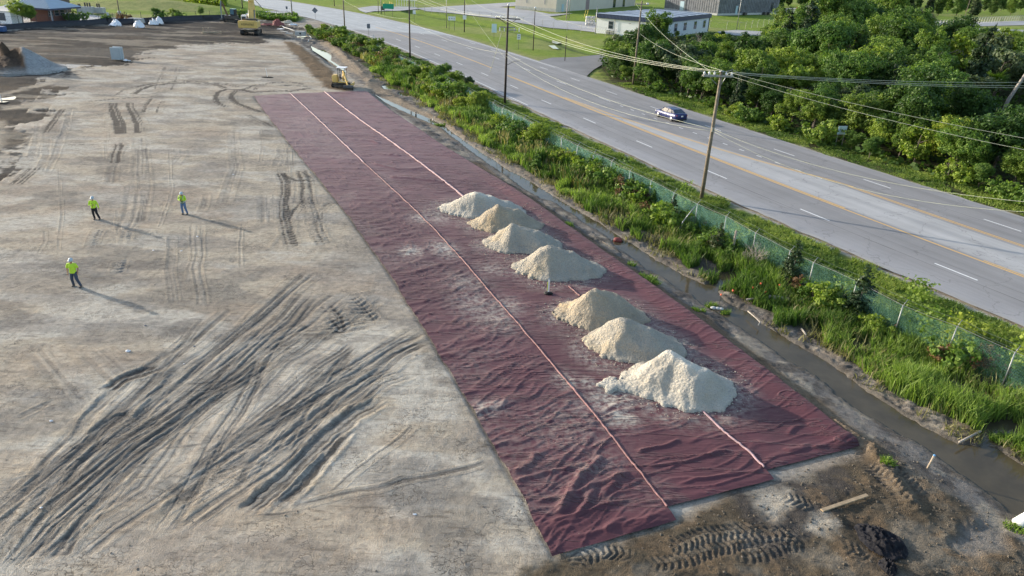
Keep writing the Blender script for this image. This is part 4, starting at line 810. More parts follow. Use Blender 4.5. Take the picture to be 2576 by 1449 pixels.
def branches(h, r, n, spread, rs, mat, name='trunk', lean=(0, 0), sub=2, start=.3):
    m = MB(); top = Vector((lean[0], lean[1], h)); pts = [Vector((0, 0, -.15))]
    for i in range(1, 6): f = i/5; pts.append(Vector((top.x*f*f, top.y*f*f, h*f))+Vector((rs.normal(0, .04)*h*.3, rs.normal(0, .04)*h*.3, 0)))
    m.tube(pts, [r*(1-.75*i/5) for i in range(6)], 7)
    for k in range(n):
        f = start+(.95-start)*k/max(1, n-1); b = pts[0].lerp(pts[-1], f); b = Vector((top.x*f*f, top.y*f*f, h*f)); a = rs.rand()*6.283; L = spread*(1.1-.55*f)*(.7+.6*rs.rand())
        e = b+Vector((math.cos(a)*L, math.sin(a)*L, L*(.45+.6*rs.rand()))); mid = b.lerp(e, .5)+Vector((0, 0, -.06*L)); m.tube([b, mid, e], [r*.42*(1-.5*f), r*.26, r*.08], 5)
        for j in range(sub):
            a2 = a+rs.normal(0, .8); l2 = L*.5; e2 = mid+Vector((math.cos(a2)*l2, math.sin(a2)*l2, l2*(.2+.8*rs.rand()))); m.tube([mid, e2], [r*.18, r*.05], 4, False)
    return m.mesh(name, mat, True)
def lobes(kind, rs):
    if kind == 'round': return [(rs.normal(0, .9), rs.normal(0, .9), rs.uniform(2.6, 5.4), rs.uniform(.7, 1.6), rs.uniform(.7, 1.6), rs.uniform(.6, 1.2)) for _ in range(14)]
    if kind == 'tall': return [(rs.normal(0, .8), rs.normal(0, .8), z, rs.uniform(1.0, 1.7)*(1.25-z/13), rs.uniform(1.0, 1.7)*(1.25-z/13), 1.1) for z in np.linspace(1.8, 8.2, 13)]
    if kind == 'cedar': return [(rs.normal(0, .15), rs.normal(0, .15), z, max(.25, 1.55*(1-z/7.6)**.8), max(.25, 1.55*(1-z/7.6)**.8), .65) for z in np.linspace(.6, 7.0, 12)]
    if kind == 'shrub': return [(rs.normal(0, .55), rs.normal(0, .55), rs.uniform(.5, 1.5), rs.uniform(.5, .9), rs.uniform(.5, .9), rs.uniform(.4, .7)) for _ in range(8)]
    if kind == 'loose': return [(rs.normal(0, 1.2), rs.normal(0, 1.2), rs.uniform(2, 5), rs.uniform(.6, 1.2), rs.uniform(.6, 1.2), rs.uniform(.5, 1.0)) for _ in range(11)]
KINDS = {}
def kind(key, lob, mat, ncl, per, size, cl, trunk=(4.5, .14, 5, 1.4), shell=.55, nvar=2, asp=1.6):
    KINDS[key] = []
    for v in range(nvar):
        rs = np.random.RandomState(hash_(key)+v*13); B = lobes(lob, rs); h, r, nb, sp = trunk
        KINDS[key].append((branches(h, r, nb, sp, rs, M_bark), crown('crown', B, ncl, per, size, mat, hash_(key)+v, cl, asp, shell)))
def hash_(s): return sum(ord(c)*(i+3) for i, c in enumerate(s)) % 9973
kind('dark', 'round', L_dark, 640, 26, .125, .40, shell=.35); kind('mid', 'round', L_mid, 640, 26, .125, .38, shell=.35); kind('bright', 'round', L_bright, 560, 26, .12, .36, shell=.3)
kind('yellow', 'loose', L_yellow, 190, 15, .24, .42, shell=.3); kind('grey', 'loose', L_grey, 260, 18, .20, .5, shell=.3); kind('tall', 'tall', L_mid, 740, 26, .135, .40, (8, .17, 7, 1.5), .4); kind('talldark', 'tall', L_dark, 740, 26, .135, .40, (8, .17, 7, 1.5), .4)
kind('cedar', 'cedar', L_cedar, 300, 18, .17, .36, (6.8, .12, 4, .6), .5, asp=2.2)
kind('shrub', 'shrub', L_mid, 120, 16, .13, .24, (1.3, .05, 5, .6)); kind('brightshrub', 'shrub', L_bright, 110, 16, .13, .22, (1.3, .05, 5, .6)); kind('yellowshrub', 'shrub', L_yellow, 90, 13, .12, .22, (1.3, .05, 5, .6)); kind('cedarshrub', 'cedar', L_cedar, 150, 20, .16, .34, (5, .10, 3, .5), .4, 2, 2.0); kind('brownshrub', 'shrub', L_dead, 70, 12, .11, .22, (1.4, .05, 8, .8), .2)
kind('greenspire', 'cedar', L_mid, 170, 18, .20, .38, (5, .10, 3, .5), .4, 2, 2.0)
def plant(name, key, x, y, sc, rz, label, cat, group, zs=1.0, z=None, v=None):
    tr, cr = KINDS[key][random.randrange(len(KINDS[key])) if v is None else v]; o = empty(name, (x, y, float(gz(x, y)[0]) if z is None else z), rz, label, cat, group)
    o.scale = (sc, sc, sc*zs); link('trunk', tr, o); link('crown', cr, o); return o
# fence line and the shrubs along it (photo coordinates of their feet: x, y, height m, kind, label)
SHRUBS = [((2290,728),2.1,'greenspire','slim dark conifer-like shrub, left of three by the mesh fence'),((2322,738),1.9,'greenspire','middle one of three slim upright shrubs by the mesh fence'),((2364,745),2.0,'cedarshrub','dark upright shrub, right of the three by the mesh fence'),
    ((2407,762),1.2,'brownshrub','brown dried shrub just right of the three upright ones'),((2492,850),2.3,'brightshrub','bright leafy bush by the bent fence post'),((2450,778),1.5,'greenspire','thin green sapling rising behind the brown dried shrub'),
    ((2690,950),2.3,'cedarshrub','wide dark feathery bush beside the old wooden post'),((2770,905),1.5,'yellowshrub','small yellow-green bush close behind the old wooden post'),((2960,1068),3.0,'cedarshrub','large dark feathery shrub behind the orange stake flowers'),((3205,1190),3.2,'cedarshrub','large dense cypress-like shrub against the near green fence'),
    ((3040,1130),1.3,'brightshrub','low bright shrub at the foot of a leaning fence post'),((3680,1400),1.4,'brownshrub','dead brown bush against the near end of the green fence'),((3830,1420),1.6,'brightshrub','green bush at the right picture edge by the fence'),((3640,1310),1.7,'brightshrub','green bush climbing the fence near the dead brown bush'),
    ((2010,640),1.8,'greenspire','dark upright bush by the old plank at the fence'),((1990,560),1.8,'greenspire','feathery green bush next to bright verge weeds'),((1790,440),2.4,'greenspire','dense spire-shaped bush left of the dark utility pole'),((1860,400),1.5,'yellowshrub','yellow-green bush at the foot of the dark utility pole'),
    ((1735,400),2.0,'brownshrub','brown-green scrub below the small green spire bush'),((1650,330),2.9,'mid','large leafy bush in the hedge, widest of the row'),((1600,300),2.7,'tall','tall leafy sapling rising out of the roadside hedge'),((1700,340),2.5,'bright','bright leafy bush leaning out of the hedge to the verge'),
    ((1750,335),1.6,'grey','pale dry bush at the verge end of the hedge'),((2130,640),1.1,'brownshrub','brown twiggy scrub behind the marsh pool'),((2080,590),1.4,'shrub','rounded green scrub near the green mesh and the pool')]
for (px_, py_), h, k, lab in SHRUBS:
    p = S(px_, py_, -.2); base = {'mid': 5.6, 'tall': 9, 'bright': 5.6, 'grey': 5.5}.get(k, 7.4 if 'cedar' in k or 'spire' in k else 2.1); sc = h/base
    o = plant('shrub', k, p[0], p[1], sc*(1.5 if base > 7 else 1.15), random.random()*6, lab, 'shrub', 'shrubs along the green fence', zs=(.67 if base > 7 else .9))
# hedge farther up the fence
_hk = ['mid', 'tall', 'bright', 'greenspire', 'shrub', 'brightshrub', 'yellow', 'brownshrub', 'grey', 'cedarshrub']
rs = np.random.RandomState(12); cnt = 0
HL = {'mid': 'mid-green rounded bush', 'tall': 'tall slender bush', 'bright': 'bright green bush', 'greenspire': 'spire-shaped green bush', 'shrub': 'low green scrub bush', 'brightshrub': 'low bright green bush', 'yellow': 'yellow-green loose bush', 'brownshrub': 'brown dried bush', 'grey': 'grey-green loose bush', 'cedarshrub': 'dark feathery bush'}
def landmark(x, y):
    best = min(LM, key=lambda q: (q[0]-x)**2+(q[1]-y)**2); return best[2]
LM = [(*S(1893,385)[:2], 'the dark utility pole'), (*S(1538,217)[:2], 'the second pole along the verge'), (*S(1293,108)[:2], 'the grey roadside pole'), (*S(1275,330)[:2], 'the small excavator'), (*S(1383,143)[:2], 'the small back-facing road sign'), (*S(1190,200)[:2], 'the bright upper water pool'), (*S(1120,120)[:2], 'the concrete box'), (*S(1000,80)[:2], 'the junction')]
for s_ in np.arange(108, 222, .95):
    for row in range(2):
        if rs.rand() < (.3 if s_ < 168 else .55): continue
        if s_ > 200 and rs.rand() < .5: continue
        k = rs.choice(_hk, p=[.13, .06, .22, .12, .08, .15, .12, .05, .05, .02]); tt = (-8.0 if row == 0 else -9.9)+rs.normal(0, .5)-(1.2 if s_ < 150 and row else 0); x, y = road_pt(s_, tt); x = float(x); y = float(y)
        h = rs.uniform(1.4, 2.9) if row == 0 else rs.uniform(.8, 1.9); base = {'mid': 5.6, 'tall': 9, 'bright': 5.6, 'grey': 5.5, 'yellow': 5.5}.get(k, 7.4 if 'cedar' in k or 'spire' in k else 2.1); sc = h/base
        plant('shrub', k, x, y, sc*(1.7 if base > 7 else 1.25), rs.rand()*6, f"{HL[k]} in the {'fence-side' if row == 0 else 'ditch-side'} hedge row, near {landmark(x, y)}", 'shrub', 'hedge bushes between ditch and road', zs=(.6 if base > 7 else .85), z=-.2); cnt += 1
rs = np.random.RandomState(15)
for s_ in np.arange(196, 269, .85):
    if rs.rand() < .2: continue
    side = rs.rand() < .62; k = rs.choice(['brightshrub', 'shrub', 'brownshrub', 'yellowshrub', 'cedarshrub'], p=[.36, .28, .14, .14, .08]); tt = (-7.9-rs.rand()*.9) if side else (-6.8+rs.rand()*.8); x, y = map(float, road_pt(s_, tt)); h = rs.uniform(.7, 2.1) if side else rs.uniform(.4, 1.2); bs = 7.4 if 'cedar' in k else 2.1
    plant('shrub', k, x, y, h/bs*(1.6 if bs > 7 else 1.2), rs.rand()*6, f"{'knee-high' if h < .8 else 'waist-high' if h < 1.2 else 'shoulder-high'} {dict(brightshrub='bright green', shrub='green', brownshrub='brown dried', yellowshrub='yellow-green', cedarshrub='dark feathery')[k]} weed bush on the {'marsh' if side else 'verge'} side of the green fence, {'upper' if s_ < 222 else 'middle' if s_ < 245 else 'near'} stretch", 'shrub', 'weed bushes along the near green fence', zs=(.7 if bs > 7 else .95), z=-.2 if side else -.08)
# ------------------------------------------------------------------ woods across the road
WOOD = []
rs = np.random.RandomState(77)
def try_tree(x, y, dmin):
    for q in WOOD:
        if (q[0]-x)**2+(q[1]-y)**2 < dmin*dmin: return False
    return True
TG = 'trees and bushes of the wood across the road'
TL = {'dark': 'dark round tree', 'mid': 'mid-green tree', 'bright': 'bright green tree', 'yellow': 'yellow-green tree', 'grey': 'grey-green tree', 'tall': 'tall green tree', 'talldark': 'tall dark tree', 'cedar': 'pointed cedar', 'shrub': 'low green bush', 'brightshrub': 'low bright bush'}
HERO = [((2440,262),9.5,'tall','tallest pale green tree, standing in front of the white building'),((2400,255),6.5,'tall','slimmer green tree left of the tallest one by the white building'),((2310,268),4.6,'bright','yellowish rounded tree at the left tip of the wood'),((2285,240),3.6,'mid','low leafy tree at the very left tip of the wood by the driveway'),((2520,270),6.0,'grey','thin pale tree against the right wall of the white building'),
    ((2660,250),5.5,'dark','dark round tree below the right corner of the white building'),((2680,230),5.0,'yellow','yellow-green tree right of the white building'),((2930,260),8.5,'cedar','dark pointed cedar with its tip against the lawn'),((2900,310),7.5,'talldark','tall dark tree beneath the pointed cedar'),((2980,300),8.0,'talldark','broad dark tree right of the pointed cedar'),
    ((2800,340),5.0,'yellow','golden-green small tree behind the tall wooden power pole'),((2840,360),6.0,'grey','soft grey-green willowy tree above the power pole crossarm'),((3420,200),9.0,'talldark','dark rounded tree by the bend of the back road'),((3560,230),8.5,'dark','dark dense tree right of the back-road bend'),((3300,190),11,'tall','tall spreading green tree in the middle of the wood top'),((3180,150),11,'tall','tall bright-topped tree at the upper edge of the wood'),((3120,200),9.5,'dark','dark tree left of the tall spreading one')]
for (a, b), h, k, lab in HERO: p = S(a, b); WOOD.append((p[0], p[1], h, k, lab))
_tx = [2250,2290,2330,2400,2480,2560,2700,2780,2840,2880,2930,3000,3080,3120,3250,3400,3450,3480,3560,3650,3840,4200]; _ty = [225,165,128,105,140,160,150,170,205,110,62,62,50,15,-25,5,60,115,135,140,132,132]
for trial in range(9000):
    t = 24.8+rs.rand()**1.25*105; s_ = rs.uniform(120, 300); x, y = road_pt(s_, t); x = float(x); y = float(y)
    v_ = np.array([x, y, -CAM_H]); zz = v_@_fw; ix = (1288+CAM_F*(v_@_R2)/zz)*KS; iy = (724.5-CAM_F*(v_@_U2)/zz)*KS
    if ix < 2230 or ix > 4150 or iy < 40 or iy > 1300: continue
    if poly_sd(np.array([x]), np.array([y]), P_forest)[0] < .5: continue
    front = t < 30; dm = 2.6 if front else (3.8 if t < 60 else 6.2)
    if not try_tree(x, y, dm): continue
    if 2700 < ix < 2880 and 150 < iy < 290 and rs.rand() < .8: continue
    if t < 26.5: k = rs.choice(['shrub', 'brightshrub', 'mid', 'bright'], p=[.4, .3, .2, .1]); h = rs.uniform(1.6, 2.9)
    elif front: k = rs.choice(['mid', 'bright', 'dark', 'grey', 'yellow', 'cedar'], p=[.36, .30, .16, .08, .06, .04]); h = rs.uniform(3.2, 5.2)
    else: k = rs.choice(['mid', 'bright', 'dark', 'grey', 'yellow', 'cedar', 'tall', 'talldark'], p=[.20, .17, .17, .10, .08, .09, .12, .07]); h = rs.uniform(3.6, 8.0)+(1.5 if ix > 2900 and t > 45 else 0)
    if ix < 2850 and t > 40: h = min(h, 5.0)
    if ix > 3450 and t > 70: h = min(h, 5.5)
    if 3690 < ix < 3880 and 430 < iy < 560: h = 1.8; k = 'mid'
    if 3640 < ix < 3960 and iy > 455: h = min(h, max(1.2, hgt(ix, iy, 452)))
    if 3110 < ix < 3185 and iy > 515: continue
    h = min(h, max(1.3, hgt(ix, iy, np.interp(ix, _tx, _ty)+rs.rand()*28)))
    if h < 3 and k in ('tall', 'talldark', 'cedar'): k = 'mid'
    WOOD.append((x, y, h, k, None))
t_wide = lambda x, y: float(road_st(np.array([x]), np.array([y]))[1][0]) > 60
for x, y, h, k, lab in WOOD:
    base = {'tall': 9, 'talldark': 9, 'cedar': 7.4, 'shrub': 2.1, 'brightshrub': 2.1}.get(k, 6.0); sc = h/base*rs.uniform(1.0, 1.3)*(1.25 if t_wide(x, y) else 1); s_, t_ = road_st(np.array([x]), np.array([y])); t_ = float(t_[0])
    if lab is None:
        row = 'at the road edge' if t_ < 27 else 'in the front row' if t_ < 32 else 'in the second row' if t_ < 42 else 'deep in the wood' if t_ < 75 else 'at the wood back'
        q_ = min(LM2, key=lambda q: (q[0]-x)**2+(q[1]-y)**2); dx_, dy_ = x-q_[0], y-q_[1]; side = ('right of' if dx_ > 0 else 'left of') if abs(dx_) > abs(dy_) else ('behind' if dy_ > 0 else 'in front of')
        hb = 'shorter ' if h < 4.6 else 'taller ' if h > 6.0 else ''
        lab = f"{hb}{TL[k]} {row}, {side} {q_[2]}" 
    plant('bush' if 'shrub' in k else 'cedar_tree' if k == 'cedar' else 'tree', k, x, y, sc*(1.12 if h < 6 else 1), rs.rand()*6.28, lab, 'bush' if 'shrub' in k else 'tree', TG, zs=rs.uniform(.88, 1.05), z=-.25)
print('WOOD', len(WOOD), 'hedge', cnt)
# ------------------------------------------------------------------ grasses
def blades(px, py, pz, h, w_, name, mat, label, seed, lean=.35, lvc=None):
    rs = np.random.RandomState(seed); n = len(px); a = rs.rand(n)*6.283; dx = np.cos(a); dy = np.sin(a); l = lean*(.4+rs.rand(n))*h; la = rs.rand(n)*6.283; lx = np.cos(la)*l; ly = np.sin(la)*l; w_ = w_*(.7+.6*rs.rand(n))
    P0 = np.stack([px-dx*w_, py-dy*w_, pz], 1); P1 = np.stack([px+dx*w_, py+dy*w_, pz], 1); M0 = np.stack([px-dx*w_*.8+lx*.35, py-dy*w_*.8+ly*.35, pz+h*.6], 1); M1 = np.stack([px+dx*w_*.8+lx*.35, py+dy*w_*.8+ly*.35, pz+h*.6], 1); T = np.stack([px+lx, py+ly, pz+h*(.98-.2*rs.rand(n))], 1); T2 = T+np.stack([dx, dy, dx*0], 1)*w_[:, None]*.25
    V = np.stack([P0, P1, M1, M0, T2, T], 1).reshape(-1, 3); o = np.arange(n)[:, None]*6; F = np.concatenate([o+np.array([[0, 1, 2, 3]]), o+np.array([[3, 2, 4, 5]])])
    lv = np.clip((.5 if lvc is None else lvc)+rs.normal(0, .25, n), 0, 1); return tag(link(name, mesh_np(name, V, F, mat, True, fattr={'lv': np.repeat(lv, 6)})), label, 'grass', kind='stuff')
def scatter(n, s0, s1, t0, t1, seed, pw=1.0):
    rs = np.random.RandomState(seed); s_ = s1-(s1-s0)*rs.rand(n)**pw; t_ = rs.uniform(t0, t1, n); return (*road_pt(s_, t_), s_, t_)
x, y, s_, t_ = scatter(120000, 165, 285, -13.2, -7.0, 21, 1.5); Z_, _, _, _, _ = terrain(x, y)
den = fbm(x*.45, y*.45, 3, 201); ok = (Z_ > WL-.12) & (den > .36+.12*(t_ > -8.2)+.25*(s_ < 205)*(t_ > -10)) & (t_ < -7.3+.4)
ok &= ~((t_ < -12.4+(fbm(x*.3, y*.3, 2, 203)-.5)*2.2))
x, y, z, t1 = x[ok], y[ok], Z_[ok], fbm(x*.25, y*.25, 3, 205)[ok]; hh = (.15+1.25*fbm(x*.55, y*.55, 3, 207))*(.6+.7*np.random.RandomState(2).rand(len(x)))
blades(x, y, z-.03, hh, .020+.00022*y, 'marsh_grass', L_marsh, 'tall bright green marsh grass between the ditch and the green fence', 31, .32, sst(.35, .62, t1))
x, y, s_, t_ = scatter(9000, 190, 285, -12.6, -7.4, 27, 1.4); Z_ = gz(x, y); ok = (Z_ > WL) & (fbm(x*.5, y*.5, 3, 208) > .52); blades(x[ok], y[ok], Z_[ok]-.02, .4+.7*np.random.RandomState(8).rand(ok.sum()), .016+.0002*y[ok], 'dry_stems', L_dry, 'dry straw-coloured stems scattered through the marsh grass', 34, .45)
x, y, s_, t_ = scatter(9000, 165, 285, -13.6, -11.6, 22, 1.5); Z_ = gz(x, y); ok = (Z_ > WL) & (fbm(x*.7, y*.7, 2, 209) > .55); blades(x[ok], y[ok], Z_[ok]-.02, .25+.25*np.random.RandomState(3).rand(ok.sum()), .02+.0002*y[ok], 'dry_grass', L_dry, 'straw-coloured dry grass drooping over the far ditch bank', 33, .9)
x, y, s_, t_ = scatter(170000, 112, 285, -7.6, -.5, 23, 1.3); d_ = fbm(x*.9, y*.9, 3, 211); ok = d_ > .34+.25*sst(-1.6, -.4, t_); ok &= (y > 24)
blades(x[ok], y[ok], gz(x[ok], y[ok])-.02, (.07+.20*fbm(x[ok]*.4, y[ok]*.4, 2, 213))*(1+.6*(s_[ok] > 225)), .013+.0003*y[ok], 'verge_grass', L_verge, 'rough weedy grass on the verge between fence and road', 35, .8, sst(.35, .65, fbm(x[ok]*.35, y[ok]*.35, 3, 215)))
x, y, s_, t_ = scatter(80000, 185, 300, 21.2, 27.5, 24, 1.2); ok = fbm(x*.8, y*.8, 3, 217) > .36+.3*sst(22.3, 21.4, t_); blades(x[ok], y[ok], -.15+0*x[ok], .12+.35*fbm(x[ok]*.4, y[ok]*.4, 2, 219)*sst(21, 25, t_[ok]), .02+.0003*y[ok], 'roadside_grass', L_verge, 'rough grass strip between the far road edge and the wood', 37, .7, sst(.4, .62, fbm(x[ok]*.3, y[ok]*.3, 3, 221)))
for sd_, mt_, nm_, lab_, n_, thr in ((25, L_verge, 'reeds', 'tall yellow-green reeds and stems mixed through the upper hedge', 52000, .40), (26, L_dry, 'dry_reeds', 'dry brownish stems standing among the hedge bushes', 16000, .50)):
    x, y, s_, t_ = scatter(n_, 106, 236, -11.2, -6.9, sd_, 1.0); ok = fbm(x*.35, y*.35, 3, sd_) > thr; x, y = x[ok], y[ok]; blades(x, y, -.15+0*x, (.5+1.5*fbm(x*.4, y*.4, 2, sd_+1))*(.6+.6*np.random.RandomState(sd_).rand(len(x))), .03+.00045*y, nm_, mt_, lab_, sd_+30, .25, sst(.4, .6, fbm(x*.3, y*.3, 3, sd_+2)))
# small weeds on the mud shelf
wx, wy = [], []
rs = np.random.RandomState(9)
for (a, b), r_, n_ in [((2425,1050),.5,260),((2435,1065),.5,260),((2370,995),.25,90),((2620,1165),.3,120),((2668,1142),.28,170),((2720,1166),.22,120),((3320,1760),.2,120),((1650,465),.5,300),((2130,852),.35,160),((3820,1990),.4,200),((3770,1640),.45,420),((1425,228),.4,200)]:
    p = S(a, b, -.25); an = rs.rand(n_)*6.28; q = rs.rand(n_)**.6*r_; wx.append(p[0]+np.cos(an)*q*1.4); wy.append(p[1]+np.sin(an)*q)
wx = np.concatenate(wx); wy = np.concatenate(wy); blades(wx, wy, np.maximum(gz(wx, wy), WL)-.02, .10+.22*rs.rand(len(wx)), .022+0*wx, 'weeds', L_bright, 'small bright green weed patches on the mud beside the ditch', 39, .8)
# undergrowth of the wood
rs = np.random.RandomState(19); n = 26000; t_ = 25+rs.rand(n)**1.3*95; s_ = rs.uniform(120, 300, n); x, y = road_pt(s_, t_); ok = poly_sd(x, y, P_forest) > -1.0; x, y = x[ok], y[ok]
h = .2+1.5*fbm(x*.4, y*.4, 3, 231)*rs.rand(len(x)); P = np.stack([x, y, h-.1], 1); V, F, lv = leaves(P, np.tile([0, 0, 1.0], (len(P), 1)), .42, rs, 1.6, fbm(x*.3, y*.3, 2, 233)); tag(link('undergrowth', mesh_np('undergrowth', V, F, L_dark, True, fattr={'lv': lv})), 'dark leafy undergrowth covering the floor of the wood', 'undergrowth', kind='stuff')
# reeds on the far mown field and scrub at its edges
rs = np.random.RandomState(29)
def far_thicket(pts, n, h, mat, name, lab, seed, size=.55):
    rs = np.random.RandomState(seed); P = SS(pts); lo, hi = P.min(0), P.max(0); q = lo+(hi-lo)*rs.rand(n*3, 2); q = q[poly_sd(q[:, 0], q[:, 1], P) > 0][:n]; z = gz(q[:, 0], q[:, 1]); H_ = h*(.5+fbm(q[:, 0]*.3, q[:, 1]*.3, 2, seed)); C_ = np.c_[q, z+H_*rs.rand(len(q))**.5]
    V, F, lv = leaves(C_, np.tile([0, 0, .8], (len(C_), 1)), size, rs, 1.8); return tag(link(name, mesh_np(name, V, F, mat, True, fattr={'lv': lv})), lab, 'reeds', kind='stuff')
far_thicket([(665,4),(720,8),(790,16),(850,28),(848,40),(800,34),(730,24),(680,14)], 7000, 2.4, L_bright, 'reed_bed', 'bright green reed bed curving across the far lawn', 51, .7)
rs = np.random.RandomState(41)
for k_, (x_, y_) in enumerate([(2870+rs.rand()*22+i*27, 20+rs.rand()*5) for i in range(6)]+[(3095+i*34+rs.rand()*12, 22+(i % 3)*14) for i in range(11)]+[(3480+i*34+rs.rand()*10, 45+(i % 2)*14-i*.6) for i in range(11)]+[(3110+i*75+rs.rand()*12, 6) for i in range(10)]):
    q = S(x_, y_); kk = ['talldark', 'tall', 'talldark', 'cedar', 'tall'][rs.randint(5)]; hh_ = rs.uniform(10, 14)/(9 if 'tall' in kk else 6)
    plant('tree', kk, q[0], q[1], hh_, rs.rand()*6, f"{TL[kk]} far off at the upper edge, {'left of' if x_ < 3090 else 'behind' if x_ < 3470 else 'right of'} the top of the wood", 'tree', 'far trees along the upper picture edge', z=-.2)
far_thicket([(960,62),(1105,60),(1120,72),(1110,84),(960,72)], 4500, 1.2, L_mid, 'scrub', 'weedy scrub along the fence near the large excavator', 53, .35)
# ------------------------------------------------------------------ near green chain-link fence
def V3(x, y, z=0): return Vector((float(x), float(y), float(z)))
fl = [(s_, -7.3) for s_ in np.arange(112, 252, 3.05)]
FP = [np.array(road_pt(a, b), float).ravel() for a, b in fl]
_tail = SS([(2940, 1045), (3026, 1095), (3180, 1175), (3348, 1267), (3539, 1352), (3755, 1456), (3990, 1570), (4250, 1700)], -.15)
FP = [p for p in FP if p[1] > _tail[0][1]+1.5]
_a = FP[-1]; _n = max(1, int(round(np.hypot(*(_tail[0]-_a))/3.05))); FP += [_a+(_tail[0]-_a)*k/_n for k in range(1, _n)]+list(_tail)
fence = empty('chain_link_fence', (*FP[0], 0), 0, 'green mesh chain-link fence with bent metal posts between marsh and verge', 'fence')
fo = Vector((*FP[0], 0)); rs = np.random.RandomState(4)
TOP = []
for i, p in enumerate(FP):
    q = FP[min(i+1, len(FP)-1)]-FP[max(i-1, 0)]; q = q/np.hypot(*q); nrm = np.array([-q[1], q[0]]); h = 1.85+rs.normal(0, .04); ln = rs.normal(0, .05, 2)
    b = V3(p[0], p[1], -.45)-fo; t = V3(p[0]+ln[0], p[1]+ln[1], h)-fo; m = MB().tube([b, t], .035 if p[1] < 60 else .045, 6)
    post = m.build('post', M_galv, fence, True); a1 = t+V3(nrm[0]*.28, nrm[1]*.28, .30)
    MB().tube([t-V3(0, 0, .02), a1], .018 if p[1] < 60 else .03, 5).build('barbed_arm', M_galv, post, True); TOP.append((b, t, a1))
bp = S(2552, 880, -.2); b0 = V3(*bp[:2], -.3); MB().tube([b0, b0+V3(-.15, 0, .5), b0+V3(.05, .05, 1.1), b0+V3(.55, .15, 1.9), b0+V3(.85, .3, 2.3)], [.045, .045, .045, .04, .03], 7).build('fallen_pipe_post', M_galv, None, True)
tag(bpy.data.objects['fallen_pipe_post'], 'bent grey metal pipe post leaning in front of the green fence', 'post')
for i in range(len(TOP)-1):
    (b0, t0, a0), (b1, t1, a1) = TOP[i], TOP[i+1]; d = (b1-b0); L = d.length; cell = .095 if FP[i][1] < 48 else .12 if FP[i][1] < 80 else .22
    wr = .0028 if cell < .1 else .006 if cell < .2 else .012; n = int(L/cell); H_ = 1.85; V = []; F = []
    sag = rs.uniform(-.10, .10); bow = rs.uniform(-.12, .12)
    def P(u, v):
        f = u/L; g = v/H_; base = b0.lerp(b1, f)*(1-g)+t0.lerp(t1, f)*g; k = math.sin(math.pi*f)*math.sin(math.pi*g); dn = Vector((-d.y, d.x, 0)).normalized()
        return base+dn*(bow*k+.03*math.sin(u*5+v*3))+Vector((0, 0, (sag-.05)*math.sin(math.pi*f)*g+.42*(1-g)))
    for sgn in (1, -1):
        for k in range(-int(H_/cell)-1, n+int(H_/cell)+2):
            u0 = k*cell; a_, c_ = None, None
            lo = max(0, -u0) if sgn > 0 else max(0, u0-L); hi = min(H_, L-u0) if sgn > 0 else min(H_, u0)
            if hi-lo < .04: continue
            cuts = np.linspace(lo, hi, 4); pr_ = None
            for v in cuts:
                c = P(u0+sgn*v, v); o_ = len(V); nn = Vector((-d.y, d.x, 0)).normalized()*wr; V += [c+nn, c+Vector((0, 0, wr*1.2))-nn*.5, c-Vector((0, 0, wr*1.2))-nn*.5]
                if pr_ is not None:
                    for j in range(3): F.append((pr_+j, pr_+(j+1) % 3, o_+(j+1) % 3, o_+j))
                pr_ = o_
    me = bpy.data.meshes.new('mesh_panel'); me.from_pydata(V, [], F); me.materials.append(M_mesh); link('mesh_panel', me, fence)
    m = MB(); m.tube([t0, t0.lerp(t1, .5)+Vector((0, 0, sag*.4)), t1], .012, 4); m.build('top_wire', M_galv, fence)
    m = MB()
    for f in (.35, .95): m.tube([t0.lerp(a0, f), t0.lerp(a0, f).lerp(t1.lerp(a1, f), .5)-Vector((0, 0, .06)), t1.lerp(a1, f)], .005 if FP[i][1] < 60 else .012, 3)
    m.build('barbed_wire', M_galv, fence)
# planks / pale pipe lying along the fence foot
def along(name, pts, r, mat, label, cat, z=-.05, n=8, wob=0, group=None):
    P = [V3(*S(x, y)[:2], z) for x, y in pts]; P = [p+Vector((0, 0, (wob*math.sin(i*2.1)))) for i, p in enumerate(P)]; o0 = P[0]; m = MB().tube([p-o0 for p in P], r, n); return tag(m.build(name, mat, None, True, loc=o0), label, cat, group)
def board(name, a, b, w_, h_, mat, label, cat, z=.03):
    A = S(*a); B = S(*b); d = B-A; L = float(np.hypot(d[0], d[1])); m = MB().box((0, 0, 0), (L, w_, h_)); o = m.build(name, mat, None, loc=V3((A[0]+B[0])/2, (A[1]+B[1])/2, z+h_/2)); o.rotation_euler.z = math.atan2(d[1], d[0]); return tag(o, label, cat)
M_plank = simple('weathered_plank', (.42, .34, .25), .85, var=.3, scale=5)
board('plank', (2128, 575), (2262, 652), .35, .10, M_plank, 'pale weathered plank behind the green fence above the marsh pool', 'plank', -.1)
board('plank', (2537, 785), (2598, 818), .35, .12, M_plank, 'pale plank end behind the bent pipe post', 'plank', -.1)
board('plank', (2600, 820), (2665, 855), .25, .10, simple('grey_plank', (.2, .18, .16), .9), 'dark grey plank lying on from the pale one at the fence', 'plank', -.1)
board('fallen_board', (3080, 1920), (3250, 1862), .14, .05, simple('raw_timber', (.36, .27, .17), .85, var=.25, scale=4), 'long splintered tan board half buried in the churned mud', 'board', .05)
